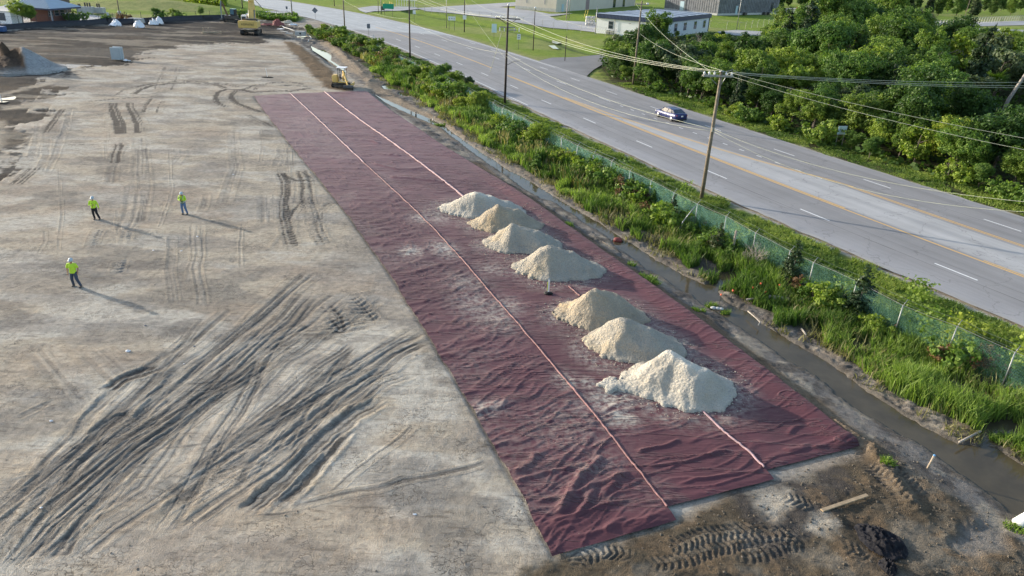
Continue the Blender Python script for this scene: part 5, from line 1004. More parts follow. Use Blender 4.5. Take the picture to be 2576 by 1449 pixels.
# ------------------------------------------------------------------ utility poles and cables
def pole(name, xy, top_y, r, mat, label, group=None, h=None, lean=None):
    p = S(*xy); H_ = h or hgt(xy[0], xy[1], top_y); o = empty(name, (p[0], p[1], 0), 0, label, 'utility pole', group); tp = V3(*(lean or (0, 0)), H_)
    MB().tube([V3(0, 0, -.4), tp*.5, tp], [r, r*.86, r*.68], 10).build('shaft', mat, o, True); return o, H_
PG = 'utility poles along the road'
P1, H1 = pole('utility_pole', (2630, 745), 268, .17, M_polewood, 'tall wooden power pole with steel crossarm cluster, nearest the camera', PG)
P2, H2 = pole('utility_pole', (1893, 385), 22, .17, M_poledark, 'dark pole with two crossarms, left of the road bend', PG)
P3, H3 = pole('utility_pole', (1538, 217), -40, .15, M_poledark, 'thin dark pole on the verge, second from the near dark one', PG)
P4, H4 = pole('utility_pole', (1293, 108), -60, .17, M_polewood, 'grey-brown pole at the inner kerb beside the pale road surface', PG)
P5, H5 = pole('utility_pole', (1097, 70), -90, .17, M_galv, 'grey pole at the far end of the hedge near the junction', PG)
P6, H6 = pole('utility_pole', (2373, 318), 3, .16, M_polewood, 'wooden pole standing in the grass at the left tip of the wood', PG)
P7, H7 = pole('utility_pole', (1741, 118), -30, .14, M_poledark, 'dark pole across the road carrying a small white sign', PG)
P8, H8 = pole('lamp_pole', (1674, 103), -50, .09, M_galv, 'slim green-grey metal pole across the road by the double sign', PG)
P9, H9 = pole('lamp_pole', (1999, 187), 32, .11, M_poledark, 'lone dark pole with a small lamp head on the mown field', PG)
P10, _ = pole('utility_pole', (1430, 53), -60, .15, M_galv, 'grey pole beside the green road sign across the road', PG)
P11, _ = pole('utility_pole', (1419, 47), -50, .10, M_polewood, 'thin pole just left of the grey one by the green road sign', PG)
P12, _ = pole('utility_pole', (1254, 21), -60, .14, M_poledark, 'dark pole beyond the pale road, left of the gate', PG)
P13, _ = pole('utility_pole', (884, 18), -70, .16, M_polewood, 'brown pole on the far lawn above the large excavator', PG)
P14, _ = pole('utility_pole', (910, 33), -60, .20, M_polewood, 'thick braced pole on the far lawn behind the excavators', PG)
MB().tube([V3(0, 0, 7.5), V3(7, -1.5, 0)], .09, 6).build('brace', M_polewood, P14, True)
P15, _ = pole('lamp_pole', (449, 56), -60, .14, M_polewood, 'lamp pole on a concrete footing below the grass mound', PG)
MB().tube([V3(0, 0, -.2), V3(0, 0, .95)], .42, 14).build('concrete_footing', M_conc, P15, True)
P16, _ = pole('lamp_pole', (2762, 110), -30, .11, M_galv, 'pale green metal pole on the lawn right of the white building', PG)
P17, _ = pole('utility_pole', (2124, 72), -60, .20, simple('pinkish_steel', (.45, .38, .38), .5), 'thick pinkish steel pole behind the white building, left one', PG)
P18, _ = pole('utility_pole', (2133, 70), -60, .13, M_galv, 'thin steel pole behind the white building, right one', PG)
P19, _ = pole('utility_pole', (2232, 125), 22, .13, M_galv, 'steel service pole at the left corner of the white building', PG)
P20, _ = pole('utility_pole', (3608, 92), -30, .12, M_polewood, 'leaning brown pole by the back-road fence at upper right', PG, lean=(.5, 0))
# leaning bare palm trunk in the wood
p = S(3745, 452); tk = empty('palm_trunk', (p[0], p[1], 0), 0, 'bare leaning grey palm trunk at the right side of the wood', 'tree trunk'); MB().tube([V3(0, 0, -.3), V3(.6, .3, 2.8), V3(2.1, .9, 6.0), V3(3.0, 1.3, 7.4)], [.30, .25, .21, .2], 10).build('trunk', M_deadwood, tk, True)
def rotv(v, a): return V3(v[0]*math.cos(a)-v[1]*math.sin(a), v[0]*math.sin(a)+v[1]*math.cos(a), v[2])
def insul(o, p, r=.06, h=.22): MB().tube([p, p+V3(0, 0, h*.5), p+V3(0, 0, h)], [r, r*1.3, r*.6], 8).build('insulator', M_whitep, o, True)
# near pole head: double crossarm across the cable run
a1 = math.radians(8)
for dz, L_, off in ((-.35, 2.5, .12), (-.35, 2.5, -.12)):
    MB().box((0, 0, 0), (L_, .10, .13), Matrix.Rotation(a1, 3, 'Z')).build('crossarm', M_galv, P1, loc=rotv((-.25, off, H1+dz), a1))
for x_ in (-1.35, -.95, -.5, .35, .8): insul(P1, rotv((x_, .12 if x_ < 0 else -.12, H1-.28), a1), .07, .24)
for x_, z_ in ((-1.25, -.2), (.6, -.1)): MB().tube([rotv((x_, 0, H1+z_), a1), rotv((x_*.2, 0, H1-1.0), a1)], .03, 5).build('brace', M_galv, P1)
MB().tube([rotv((.15, 0, H1-.05), a1), rotv((.9, 0, H1+.15), a1), rotv((1.45, 0, H1-.05), a1), rotv((1.5, 0, H1-1.6), a1)], .022, 6).build('conduit_loop', M_galv, P1, True)
MB().tube([V3(0, 0, H1-.05), V3(0, 0, H1+.05)], .19, 10).build('cap', M_galv, P1, True)
MB().box((0, -.2, 5.9), (.18, .2, .35)).build('cable_clamp', M_galv, P1)
a2 = math.radians(-4)
for z_, L_, nm in ((-1.55, 3.2, 0), (-2.6, 2.0, 0)): MB().box((0, 0, 0), (L_, .12, .14), Matrix.Rotation(a2, 3, 'Z')).build('crossarm', M_steel if z_ > -2 else M_galv, P2, loc=rotv((0, .2, H2+z_), a2))
for sx in (-1, 1): MB().tube([rotv((sx*1.15, .2, H2-1.55), a2), rotv((0, .1, H2-2.3), a2)], .035, 5).build('brace', M_steel, P2)
for x_ in (-1.5, -1.0, 1.2): insul(P2, rotv((x_, .2, H2-1.5), a2), .08, .26)
insul(P2, V3(0, 0, H2), .08, .3)
MB().box((.55, .25, H2-2.9), (1.3, .3, .12)).build('cutout_bracket', M_galv, P2)
for x_ in (-1.0, -.4, .9, 1.5): MB().tube([V3(x_, .3, H2-3.1), V3(x_, .3, H2-2.65)], .07, 6).build('cutout', M_whitep, P2)
MB().tube([V3(.1, 0, 4.9), V3(1.0, .1, 5.4), V3(1.8, .2, 5.5)], .03, 5).build('lamp_arm', M_steel, P2, True)
for P_, H_, w_ in ((P6, H6, 2.2),):
    MB().box((0, 0, H_-.5), (w_, .12, .14)).build('crossarm', M_deadwood, P_); MB().box((.9, 0, H_-.35), (.35, .2, .2)).build('transformer_bracket', M_whitep, P_)
MB().tube([V3(0, 0, H9), V3(0, 0, H9+.15), V3(.1, 0, H9+.3)], [.15, .25, .12], 8).build('lamp_head', M_whitep, P9, True)
MB().box((.05, -.2, 3.4), (.9, .05, 1.0)).build('small_sign', M_whitep, P7)
def cable(a, b, sag, r, label, name='overhead_cable'):
    A, B = Vector(a), Vector(b); pts = []
    for i in range(25): f = i/24; p = A.lerp(B, f); p.z -= sag*4*f*(1-f); pts.append(p-A)
    o = MB().tube(pts, r, 5).build(name, M_wire, None, True, loc=A); return tag(o, label, 'cable', 'overhead cables between the poles')
def wp(P_, x, y, z, a=0): return Vector(P_.location)+rotv((x, y, z), a)
E0 = V3(63.5, 66.5, 0)
for k, (x1, x2, z1) in enumerate([(-1.4, -1.5, H1-.05), (-.5, -.9, H1-.02), (.35, 1.2, H1-.02)]):
    cable(wp(P2, x2, .2, H2-1.3, a2), wp(P1, x1, .12, z1, a1), 1.0, .019, ('thick pale overhead cable, lowest of three, from dark pole to tall wooden pole', 'thick pale overhead cable, middle of three, from dark pole to tall wooden pole', 'thick pale overhead cable, top of three, from dark pole to tall wooden pole')[k])
    cable(wp(P1, (-1.0, .3, .8)[k], 0, z1, a1), E0+V3(0, (-1.2, 0, 1.4)[k], (10.6, 10.7, 11.0)[k]), .8, .016, ('lowest of three bright cables running right from the tall wooden pole', 'middle of three bright cables running right from the tall wooden pole', 'top of three bright cables running right from the tall wooden pole')[k])
_q = S(3960, 780, 6.4); NP = V3(_q[0], _q[1], 0)
cable(wp(P2, 0, -.15, 6.4), wp(P1, 0, -.25, 5.95), .9, .015, 'communication cable from the dark pole to halfway up the tall wooden pole')
cable(wp(P2, 0, -.15, 6.0), wp(P1, 0, -.25, 5.80), 1.5, .014, 'thin slack cable hanging just below the communication cable')
cable(wp(P1, 0, -.25, 5.95), NP+V3(0, 0, 6.6), 1.0, .014, 'cable descending to the right from halfway up the tall wooden pole')
cable(wp(P1, 0, -.25, 5.80), NP+V3(0, 0, 6.1), 1.5, .013, 'thin dashed-looking cable below the descending one at right')
cable(wp(P6, -.9, 0, H6-.45), wp(P1, -.9, .12, H1, a1), .6, .014, 'thin cable from the wooden pole at the wood to the tall pole, left one')
cable(wp(P6, .3, 0, H6-4.8), wp(P1, .1, .12, H1+.05, a1), .5, .014, 'thin cable from the wooden pole at the wood to the tall pole, right one')
cable(wp(P1, .4, .1, H1), V3(52, 30, 9.5), 1.2, .014, 'thin upper service cable slanting down right across the wood')
cable(wp(P1, .3, -.1, H1-.2), V3(50, 28, 9.2), 1.4, .014, 'thin lower service cable slanting down right across the wood')
for k, (x2, x3) in enumerate([(-1.5, -1.2), (-.9, 0), (1.2, 1.2)]): cable(wp(P2, x2, .2, H2-1.3, a2), wp(P3, x3, 0, H3-.6), 1.0, .016, ('upper-left cable between the dark pole and the thin verge pole', 'middle cable between the dark pole and the thin verge pole', 'right-hand cable between the dark pole and the thin verge pole')[k])
cable(wp(P2, 0, 0, 6.3), wp(P3, 0, 0, 6.6), .9, .014, 'drooping communication cable between the dark pole and the thin verge pole')
cable(wp(P3, 0, 0, 6.8), wp(P4, 0, 0, 6.5), .9, .014, 'drooping communication cable from the thin verge pole to the grey-brown pole')
cable(wp(P2, 1.2, .2, H2-1.3), wp(P7, 0, 0, H7-.5), .9, .015, 'pale cable crossing the road from the dark pole')
cable(wp(P9, 0, 0, H9-.4), wp(P2, .6, .2, H2-1.4), .5, .016, 'thin cable from the lone field pole to the dark pole')
cable(wp(P9, 0, 0, H9-.5), wp(P6, -.6, 0, H6-5.0), .6, .018, 'thin cable from the lone field pole to the wooden pole at the wood')
cable(wp(P7, 0, 0, 7.2), wp(P2, 0, 0, 5.6), .6, .013, 'pale low cable crossing above the far lanes to the dark pole')
cable(wp(P7, 0, 0, H7-.3), wp(P3, 0, 0, H3-2), 1.0, .014, 'pale high cable crossing the road to the thin verge pole')
gy = wp(P2, -.7, .2, H2-3.1); cable(gy, V3(*S(1838, 270)[:2], 0), 0, .035, 'yellow guy guard running down beside the dark pole', 'guy_wire')
# ------------------------------------------------------------------ signs
def sign(name, xy, w_, h_, z0, mat, label, posts=1, rz=0., face=None, diamond=False, back=None):
    p = S(*xy); o = empty(name, (p[0], p[1], 0), rz, label, 'sign')
    xs = [0] if posts == 1 else [-w_*.36, w_*.36]
    for x_ in xs: MB().tube([V3(x_, .04, -.3), V3(x_, .04, z0+h_*(.9 if not diamond else .6))], .035 if posts == 1 else .05, 6).build('post', M_steel, o)
    R = Matrix.Rotation(math.radians(45), 3, 'Y') if diamond else None; MB().box((0, 0, z0+h_/2), (w_, .03, h_), R).build('panel', mat, o, bevel=.008); return o
M_signg = simple('green_sign_sheeting', (.0, .28, .17), .5, var=.05); M_back = simple('grey_sign_back', (.16, .17, .2), .5, .3, var=.1); M_pale = simple('pale_blue_white_sign', (.62, .74, .76), .5, var=.05); M_signw = simple('white_sign_sheeting', (.74, .76, .76), .5, var=.04)
o = sign('roadside_sign', (3145, 545), 1.15, .95, 1.25, M_pale, 'blank pale sign on two wooden posts at the edge of the wood', 2, math.radians(14))
for c in o.children:
    if c.name.startswith('post'): c.data.materials[0] = M_deadwood
sign('roadside_sign', (1852, 151), 1.15, 1.9, 1.7, M_pale, 'blank tall white sign on a post across the road, left of the dark pole', 1)
sign('road_sign', (1944, 183), .75, 1.1, 1.9, M_signw, 'small white traffic sign across the road just right of the dark pole', 1)
for z_, w_, c_ in ((2.65, .35, M_back), (2.25, .45, M_back)): MB().box((0, -.022, z_), (w_, .006, .14)).build('symbol', c_, bpy.data.objects['road_sign'])
o = sign('road_sign', (1694, 112), 1.9, .95, 2.3, M_signw, 'wide white sign with arrows on two posts across the road', 2)
for x_ in (-.6, .6):
    MB().add([(x_-.12, -.024, 2.7), (x_+.12, -.024, 2.7), (x_, -.024, 2.95)], [(0, 1, 2)]).build('arrow', M_back, o); MB().box((x_, -.024, 2.6), (.08, .006, .25)).build('arrow', M_back, o)
MB().box((0, -.024, 2.8), (.4, .006, .12)).build('symbol', M_back, o)
sign('road_sign', (1554, 84), .8, 1.0, 2.2, M_signw, 'small white sign beside the dark bank across the road', 1)
sign('road_sign', (1457, 60), 3.3, 1.45, 2.0, M_signg, 'green rectangular road sign on two thin posts by the far gate', 2)
sign('road_sign', (1384, 148), .7, .95, 2.3, M_back, 'grey-backed road sign on the verge behind the hedge', 1, .3)
sign('road_sign', (1183, 72), 1.15, 1.15, 1.7, M_back, 'grey-backed diamond warning sign at the far hedge', 1, .3, diamond=True)
sign('delineator_post', (1402, 158), .16, .55, .9, M_signw, 'thin white marker post by the kerb behind the hedge', 1)
sign('road_sign', (1078, 66), .5, .7, 2.2, M_back, 'small lamp-like sign on a thin post near the junction', 1)
sign('white_marker', (409, 80), .5, 1.2, .8, M_signw, 'small white panel standing behind the black silt fence', 1)
for k, (xx, yy) in enumerate([(1828, 372), (1833, 371)]):
    p = S(xx, yy); MB().tube([V3(0, 0, 0), V3(.10, 0, .75)], .035, 6).build('marker_stake', simple('yellow_marker_plastic', (.75, .72, .08), .5), None, True, loc=V3(p[0], p[1], -.05)); tag(bpy.data.objects['marker_stake' if k == 0 else 'marker_stake.001'], ('left' if k == 0 else 'right')+' yellow marker stake of the pair on the green verge', 'stake', 'yellow marker stakes')
p = S(2118, 228); MB().tube([V3(0, 0, -.2), V3(0, 0, 4.6)], .08, 6).build('short_pole', M_poledark, None, True, loc=V3(p[0], p[1], 0)); tag(bpy.data.objects['short_pole'], 'short dark pole on the grass by the driveway mouth', 'pole')
# ------------------------------------------------------------------ things on and beside the sheet
p = S(2056, 1103); st = empty('marker_stake', (p[0], p[1], .03), 0, 'white marker stake with yellow tape at the foot of the fourth pile', 'stake')
MB().box((0, 0, .45), (.09, .05, .95)).build('stake', M_whitep, st, bevel=.006); MB().box((-.07, 0, .48), (.05, .02, .55)).build('yellow_tape', simple('yellow_tape', (.7, .75, .12), .5), st); MB().ball((0, 0, .03), (.28, .22, .10), 12, 7).build('fabric_mound', M_fabric, st, True); MB().box((0, .005, .93), (.092, .052, .05)).build('blue_band', simple('blue_grey_band', (.25, .32, .38), .6), st)
p = S(1003, 290); st = empty('marker_stake', (p[0], p[1], 0), 0, 'thin white stake standing in a small dark mound near the sheet end', 'stake'); MB().tube([V3(0, 0, 0), V3(-.15, 0, 1.35)], .035, 6).build('stake', M_whitep, st)
m = MB(); m.ball((0, 0, 0), (.9, .6, .07), 18, 8); m.build('mound', M_clod, st, True)
p = S(3480, 1752, -.1); st = empty('wood_stake', (p[0], p[1], -.15), 0, 'round wooden stake with blue top by the muddy ditch bend', 'stake'); MB().tube([V3(-.03, 0, -.2), V3(.08, 0, .62)], .045, 8).build('stake', M_plank, st, True); MB().tube([V3(.08, 0, .62), V3(.09, 0, .68)], .046, 8).build('blue_tip', simple('blue_paint', (.15, .35, .6), .5), st, True)
p = S(1560, 436, -.3); MB().tube([V3(0, 0, -.2), V3(-.03, 0, .55)], .09, 8).build('old_post', M_steel, None, True, loc=V3(*p)); tag(bpy.data.objects['old_post'], 'short dark old post standing in the bright stream', 'post')
p = S(1616, 466, -.3); MB().tube([V3(0, 0, -.1), V3(.35, .1, 1.0)], .035, 6).build('leaning_stake', M_galv, None, True, loc=V3(*p)); tag(bpy.data.objects['leaning_stake'], 'thin grey stake leaning over the weed clump in the stream', 'stake')
# orange-capped stakes in the marsh
OC = simple('orange_cap_plastic', (.90, .16, .06), .5)
for k, (x_, y_) in enumerate([(2697,1138),(2742,1120),(2816,1112),(2844,1102),(2862,1124),(2914,1108),(2990,1108),(3345,1262),(3560,1270),(3790,1385)]):
    p = S(x_, y_, -.3); o = empty('capped_stake', (p[0], p[1], -.35), 0, f"orange-capped dark stake number in the marsh", 'stake', 'orange capped stakes in the marsh'); rs_ = random.uniform(.55, .75)
    o['label'] = ('orange-capped stake nearest the ditch crossing', 'orange-capped stake second from the ditch crossing in the marsh grass', 'orange-capped stake in the marsh, third from the left', 'orange-capped stake highest on the picture among the marsh group', 'orange-capped stake beside the pale log', 'orange-capped stake in front of the pale log and dark shrub', 'orange-capped stake at the foot of the leaning fence post', 'faded orange cap behind the green mesh under the dense shrub', 'faded orange cap behind the mesh between two leaning posts', 'faded orange cap behind the mesh at the right picture edge')[k]
    MB().tube([V3(0, 0, 0), V3(.02, 0, rs_)], .016, 5).build('stake', M_black, o); MB().tube([V3(.02, 0, rs_-.02), V3(.02, 0, rs_+.07)], [.045, .065], 8).build('cap', OC, o, True)
    for j in range(3): MB().box((0, 0, 0), (.10, .012, .07), Matrix.Rotation(j*1.05, 3, 'Z')).build('ribbon', OC, o, loc=V3(.02, 0, rs_+.04))
# logs, branches
for nm, pts, r, lab, mt in [('log', [(2880,1108),(2920,1112),(2960,1118)], .16, 'thick pale log lying in the marsh grass', M_deadwood), ('log', [(2800,1116),(2850,1112),(2890,1106)], .06, 'thin pale branch leading left from the thick log', M_deadwood), ('log', [(2995,1130),(3010,1122)], .17, 'short pale log stub by the fence post foot', M_deadwood), ('branch', [(2806,1160),(2838,1188),(2852,1200),(2846,1212)], .035, 'crooked pale branch hanging into the dark water', M_deadwood),
    ('branch', [(1340,225),(1365,221),(1390,213),(1420,216)], .12, 'grey fallen branch behind the muddy upper berm', M_deadwood), ('branch', [(3007,1225),(3025,1250)], .05, 'short grey stick in the marsh grass right of centre', M_deadwood), ('branch', [(3600,1650),(3680,1610)], .05, 'bare stick reaching over the side pool', M_deadwood), ('branch', [(2260,900),(2300,925),(2330,940)], .03, 'thin dark branch on the mud below the red float', M_bark), ('branch', [(2200,880),(2225,893)], .03, 'short dark stick on the mud bank', M_bark)]: along(nm, pts, r, mt, lab, 'log' if nm == 'log' else 'branch', z=-.12, wob=.02, group='driftwood in the marsh')
# red float in the ditch
p = S(2316, 905, WL); o = empty('float_drum', (p[0], p[1], WL+.08), math.radians(-5), 'small rusty red barrel float half sunk in the ditch', 'barrel'); MB().tube([V3(-.30, 0, 0), V3(-.26, 0, 0), V3(-.08, 0, 0), V3(.08, 0, 0), V3(.26, 0, 0), V3(.30, 0, 0)], [.10, .18, .21, .21, .18, .10], 14).build('drum', simple('rusty_red_paint', (.24, .05, .04), .5, var=.4, scale=8), o, True)
for sx in (-1, 1): MB().tube([V3(sx*.3, 0, 0), V3(sx*.42, 0, -.03)], .05, 8).build('end_fitting', M_steel, o, True)
# white pipe end at the lower right
p = S(3812, 1968, -.1); o = empty('white_pipe', (p[0], p[1], -.2), 0, 'white plastic pipe end at the right edge by the ditch', 'pipe'); MB().tube([V3(0, 0, .15), V3(.6, .25, .3), V3(3.5, 1.2, .45)], [.20, .22, .22], 18).build('pipe', M_whitep, o, True)
p = S(2692, 1155, -.2)
for k, (dx, dy, r) in enumerate([(-.25, .05, .14), (.0, 0, .13), (.2, -.05, .12)]): MB().ball((0, 0, 0), (r*1.3, r, r*.55), 10, 6).build('pale_stone', M_conc, None, True, loc=V3(p[0]+dx, p[1]+dy, -.22)); tag(bpy.data.objects['pale_stone' if k == 0 else f'pale_stone.00{k}'], ('left', 'middle', 'right')[k]+' one of three pale stones at the ditch crossing', 'stone', 'pale stones at the ditch crossing')
# crumpled black plastic
def crumple(name, loc, rx, ry, h, mat, label, cat, seed, n=56, fr=2.2, group=None):
    g = np.linspace(-1, 1, n); X, Y = np.meshgrid(g, g, indexing='ij'); a = np.arctan2(Y, X); ed = 1-(np.hypot(X, Y)/(.72+.38*fbm(np.cos(a)*1.5+seed, np.sin(a)*1.5, 3, seed)))
    r = 1-np.abs(2*fbm(X*fr+seed, Y*fr, 4, seed)-1); r2 = np.abs(2*fbm(X*fr*2.3, Y*fr*2.3+seed, 3, seed+1)-1); Z = h*np.clip(ed*1.6, 0, 1)**.5*(.25+.9*r**3+.35*r2)-.02; F = grid_faces(n, n); k = (ed.ravel()[F] > -.02).all(1)
    F = F[k]; u = np.unique(F); mp_ = np.zeros(n*n, int); mp_[u] = np.arange(len(u)); V = np.stack([X.ravel()*rx, Y.ravel()*ry, Z.ravel()], 1)[u]; return tag(link(name, mesh_np(name, V, mp_[F][:, ::1], mat, True), None, loc), label, cat, group)
M_poly = simple('black_plastic_sheet', (.016, .016, .02), .8, var=.3, scale=3, spec=.2)
p = S(3300, 2030); o = crumple('plastic_sheet', (p[0], p[1], .02), .75, 1.05, .26, M_poly, 'crumpled black plastic sheet lying on the churned mud', 'plastic sheet', 61, 70, 3.6); o.rotation_euler.z = .6
p = S(3330, 2130); crumple('plastic_scrap', (p[0], p[1], .02), .3, .4, .25, M_poly, 'small black plastic scrap below the big black sheet', 'plastic sheet', 62)
# litter on the sand
for k, (x_, y_, r, lab) in enumerate([(480,1318,.16,'white torn paper scrap on the sand left of the ruts'),(192,1580,.10,'small white scrap near the lower left'),(155,1905,.07,'tiny white scrap in the wheel tracks at lower left'),(545,1222,.09,'small dark blue scrap beside the crawler print'),(728,1300,.08,'small blue-grey scrap on the rut edge'),(1555,1930,.09,'pale blue scrap on smooth sand below the ruts'),(690,1365,.05,'tiny white scrap by the dark rut'),(740,888,.10,'pale pebble cluster right of the middle worker'),(875,655,.12,'thin white splinter on the sand far from the workers'),(575,940,.10,'pale stone left of the crawler prints'),(680,942,.10,'pair of pale stones by the crawler prints'),(2094,1952,.08,'orange tape scrap on the maroon sheet'),(1590,1070,.05,'small white fleck beside the sheet'),(1425,1555,.05,'white pebble on smooth sand near the sheet')]):
    p = S(x_, y_); mt = {3: simple('blue_scrap', (.05, .07, .12), .5), 4: simple('bluegrey_scrap', (.15, .19, .25), .5), 11: OC}.get(k, M_whitebag); crumple('scrap', (p[0], p[1], .03 if k != 11 else .06), r*.95, r*.6, r*.45, mt, lab, 'scrap', 70+k, 14, 1.5, 'litter on the site')
# ------------------------------------------------------------------ workers
SKIN = simple('tanned_skin', (.36, .20, .13), .6, var=.05); HIVIS = simple('hi_vis_yellow_cloth', (.50, .74, .04), .7, var=.08, scale=10, bmp=.004); DENIM = simple('blue_denim', (.10, .17, .30), .85, var=.2, scale=12); DDENIM = simple('dark_denim', (.045, .065, .10), .85, var=.2, scale=12); BLACKC = simple('black_cloth', (.015, .016, .02), .85); HAT = simple('pale_grey_hard_hat', (.42, .50, .56), .35, var=.05); BOOT = simple('dusty_boots', (.12, .10, .085), .85); STRIPE = simple('silver_stripe', (.62, .66, .62), .4); DGREEN = simple('dark_green_trim', (.02, .05, .03), .8); EYE = simple('dark_eyes', (.02, .015, .01), .3)
def remesh(o, v): m = o.modifiers.new('join', 'REMESH'); m.mode = 'VOXEL'; m.voxel_size = v; m.use_smooth_shade = True; m2 = o.modifiers.new('soften', 'SMOOTH'); m2.factor = .5; m2.iterations = 2
def person(xy, rz, label, pose, top, legs, vest=False, height=1.72):
    p = S(*xy); k = height/1.72; sh = {}
    def T(m, pts, rs_, n=10): m.tube([Vector(q)*k for q in pts], [r*k for r in rs_] if hasattr(rs_, '__len__') else rs_*k, n)
    J = pose; B = MB()
    B.ball((J['head'][0], J['head'][1], J['head'][2]), (.078, .098, .12), 14, 10); B.ball((J['head'][0], J['head'][1]-.105, J['head'][2]-.02), (.016, .022, .024), 8, 6)
    for sx in (-1, 1): B.ball((J['head'][0]+sx*.08, J['head'][1]+.01, J['head'][2]-.01), (.014, .026, .034), 8, 6)
    T(B, [(0, 0, 1.36), (J['head'][0]*.6, J['head'][1]*.6-.01, 1.50)], [.062, .055]); T(B, [(0, 0, .90), (0, 0, 1.05), (0, 0, 1.28), (0, 0, 1.40)], [.15, .135, .165, .10], 14)
    for s_ in ('l', 'r'):
        sx = -1 if s_ == 'l' else 1; hp = (sx*.09, 0, .93); kn, ft = J['knee_'+s_], J['foot_'+s_]; T(B, [hp, kn, ft], [.092, .062, .044]); T(B, [ft, (ft[0]+.01*sx, ft[1]-.14, .035)], [.045, .035])
        sp = (sx*.185, 0, 1.36); el, hd = J['elbow_'+s_], J['hand_'+s_]; T(B, [(sx*.08, 0, 1.37), sp, el, hd], [.07, .062, .044, .028])
        d = (Vector(hd)-Vector(el)).normalized(); side = d.cross(Vector((0, 1, .2))).normalized(); pal = Vector(hd)+d*.05; T(B, [hd, tuple(pal+d*.035)], [.028, .034])
        dn = d.cross(side).normalized()
        for f, L_ in zip((-1.5, -.5, .5, 1.5), (.068, .078, .074, .056)):
            b_ = pal+d*.03+side*f*.017; T(B, [tuple(b_), tuple(b_+d*L_*.55), tuple(b_+d*L_*.9+dn*.02)], [.010, .009, .008], 6)
        b_ = pal-side*.03; T(B, [tuple(b_-d*.01), tuple(b_-side*.025+d*.02), tuple(b_-side*.02+d*.05)], [.012, .010, .009], 6)
    root = B.build('person', SKIN, None, True, loc=V3(p[0], p[1], 0)); root.rotation_euler.z = rz; remesh(root, .012); tag(root, label, 'person', 'workers standing on the sand')
    C_ = MB(); T(C_, [(0, 0, .89 if top != 'tee' else .86), (0, 0, .95), (0, 0, 1.08), (0, 0, 1.30), (0, 0, 1.42)], [.175, .180, .170, .185, .09], 16)
    for s_ in ('l', 'r'):
        sx = -1 if s_ == 'l' else 1; sp = (sx*.19, 0, 1.36); el, hd = J['elbow_'+s_], J['hand_'+s_]
        if top == 'tee': e2 = tuple(Vector(sp).lerp(Vector(el), .8)); T(C_, [(sx*.07, 0, 1.37), sp, e2], [.09, .085, .075])
        else: T(C_, [(sx*.07, 0, 1.37), sp, el, hd], [.09, .08, .06, .044])
    sh_ = C_.build('shirt' if top == 'tee' else 'jacket', HIVIS, root, True); remesh(sh_, .014)
    D_ = MB(); T(D_, [(0, 0, .98), (0, 0, .88)], [.165, .165], 16)
    for s_ in ('l', 'r'): sx = -1 if s_ == 'l' else 1; T(D_, [(sx*.085, 0, .90), J['knee_'+s_], tuple(Vector(J['foot_'+s_])+Vector((0, 0, .02)))], [.112, .082, .068])
    tr = D_.build('trousers', legs, root, True); remesh(tr, .014)
    for s_ in ('l', 'r'): ft = J['foot_'+s_]; m = MB(); T(m, [(ft[0], ft[1]+.05, .05), (ft[0], ft[1]-.06, .05), (ft[0], ft[1]-.18, .045)], [.055, .056, .045]); T(m, [(ft[0], ft[1]+.01, .05), (ft[0], ft[1], .16)], [.055, .056]); bt = m.build('boot', BOOT, root, True)
    h = J['head']; m = MB(); m.ball((h[0]*k, h[1]*k+.005, (h[2]+.045)*k), (.118, .138, .115), 18, 10); hat = m.build('hard_hat', HAT, root, True); MB().ball((h[0]*k, h[1]*k-.04, (h[2]+.035)*k), (.125, .165, .016), 18, 5).build('hat_brim', HAT, hat, True)
    for sx in (-1, 1): MB().ball((h[0]*k+sx*.03, h[1]*k-.088, (h[2]+.0)*k), (.012, .008, .008), 8, 5).build('eye', EYE, root, True)
    if vest:
        for z_, mt, w_ in ((.97, STRIPE, .05), (1.04, DGREEN, .03), (.925, DGREEN, .03)): m = MB(); T(m, [(0, 0, z_-w_/2), (0, 0, z_+w_/2)], [.186, .186], 20); m.build('stripe', mt, sh_, True)
        for sx in (-1, 1):
            m = MB(); m.tube([Vector((sx*.04, -.185, .95)), Vector((sx*.05, -.195, 1.2)), Vector((sx*.09, -.13, 1.40)), Vector((sx*.10, 0, 1.455))], .016, 6); m.build('strap', DGREEN, sh_, True); m = MB(); m.tube([Vector((sx*.12, -.165, .95)), Vector((sx*.12, -.175, 1.25)), Vector((sx*.13, -.1, 1.42))], .014, 6); m.build('stripe', STRIPE, sh_, True)
    if top == 'jacket': m = MB(); m.tube([Vector((0, -.18, .92)), Vector((0, -.19, 1.25))], .010, 6); m.build('zip', DGREEN, sh_, True)
    return root
A_ = dict(head=(.03, -.03, 1.60), knee_l=(-.13, -.06, .50), foot_l=(-.16, .05, .08), knee_r=(.17, -.12, .50), foot_r=(.30, -.10, .08), elbow_l=(-.30, .02, 1.10), hand_l=(-.27, -.06, .86), elbow_r=(.27, .06, 1.10), hand_r=(.24, -.02, .86))
B_ = dict(head=(.05, -.06, 1.60), knee_l=(-.10, -.05, .50), foot_l=(-.10, .04, .08), knee_r=(.13, -.05, .50), foot_r=(.24, .0, .08), elbow_l=(-.27, -.05, 1.12), hand_l=(.02, -.25, 1.18), elbow_r=(.28, .03, 1.10), hand_r=(.34, -.08, .88))
C__ = dict(head=(.03, -.09, 1.58), knee_l=(-.11, -.05, .50), foot_l=(-.11, .02, .08), knee_r=(.14, -.05, .50), foot_r=(.22, .0, .08), elbow_l=(-.27, -.05, 1.12), hand_l=(-.04, -.27, 1.15), elbow_r=(.27, -.05, 1.12), hand_r=(.05, -.27, 1.17))
person((287, 1074), math.radians(6), 'man in neon yellow t-shirt and dark jeans, arms hanging, nearest the camera', A_, 'tee', DDENIM)
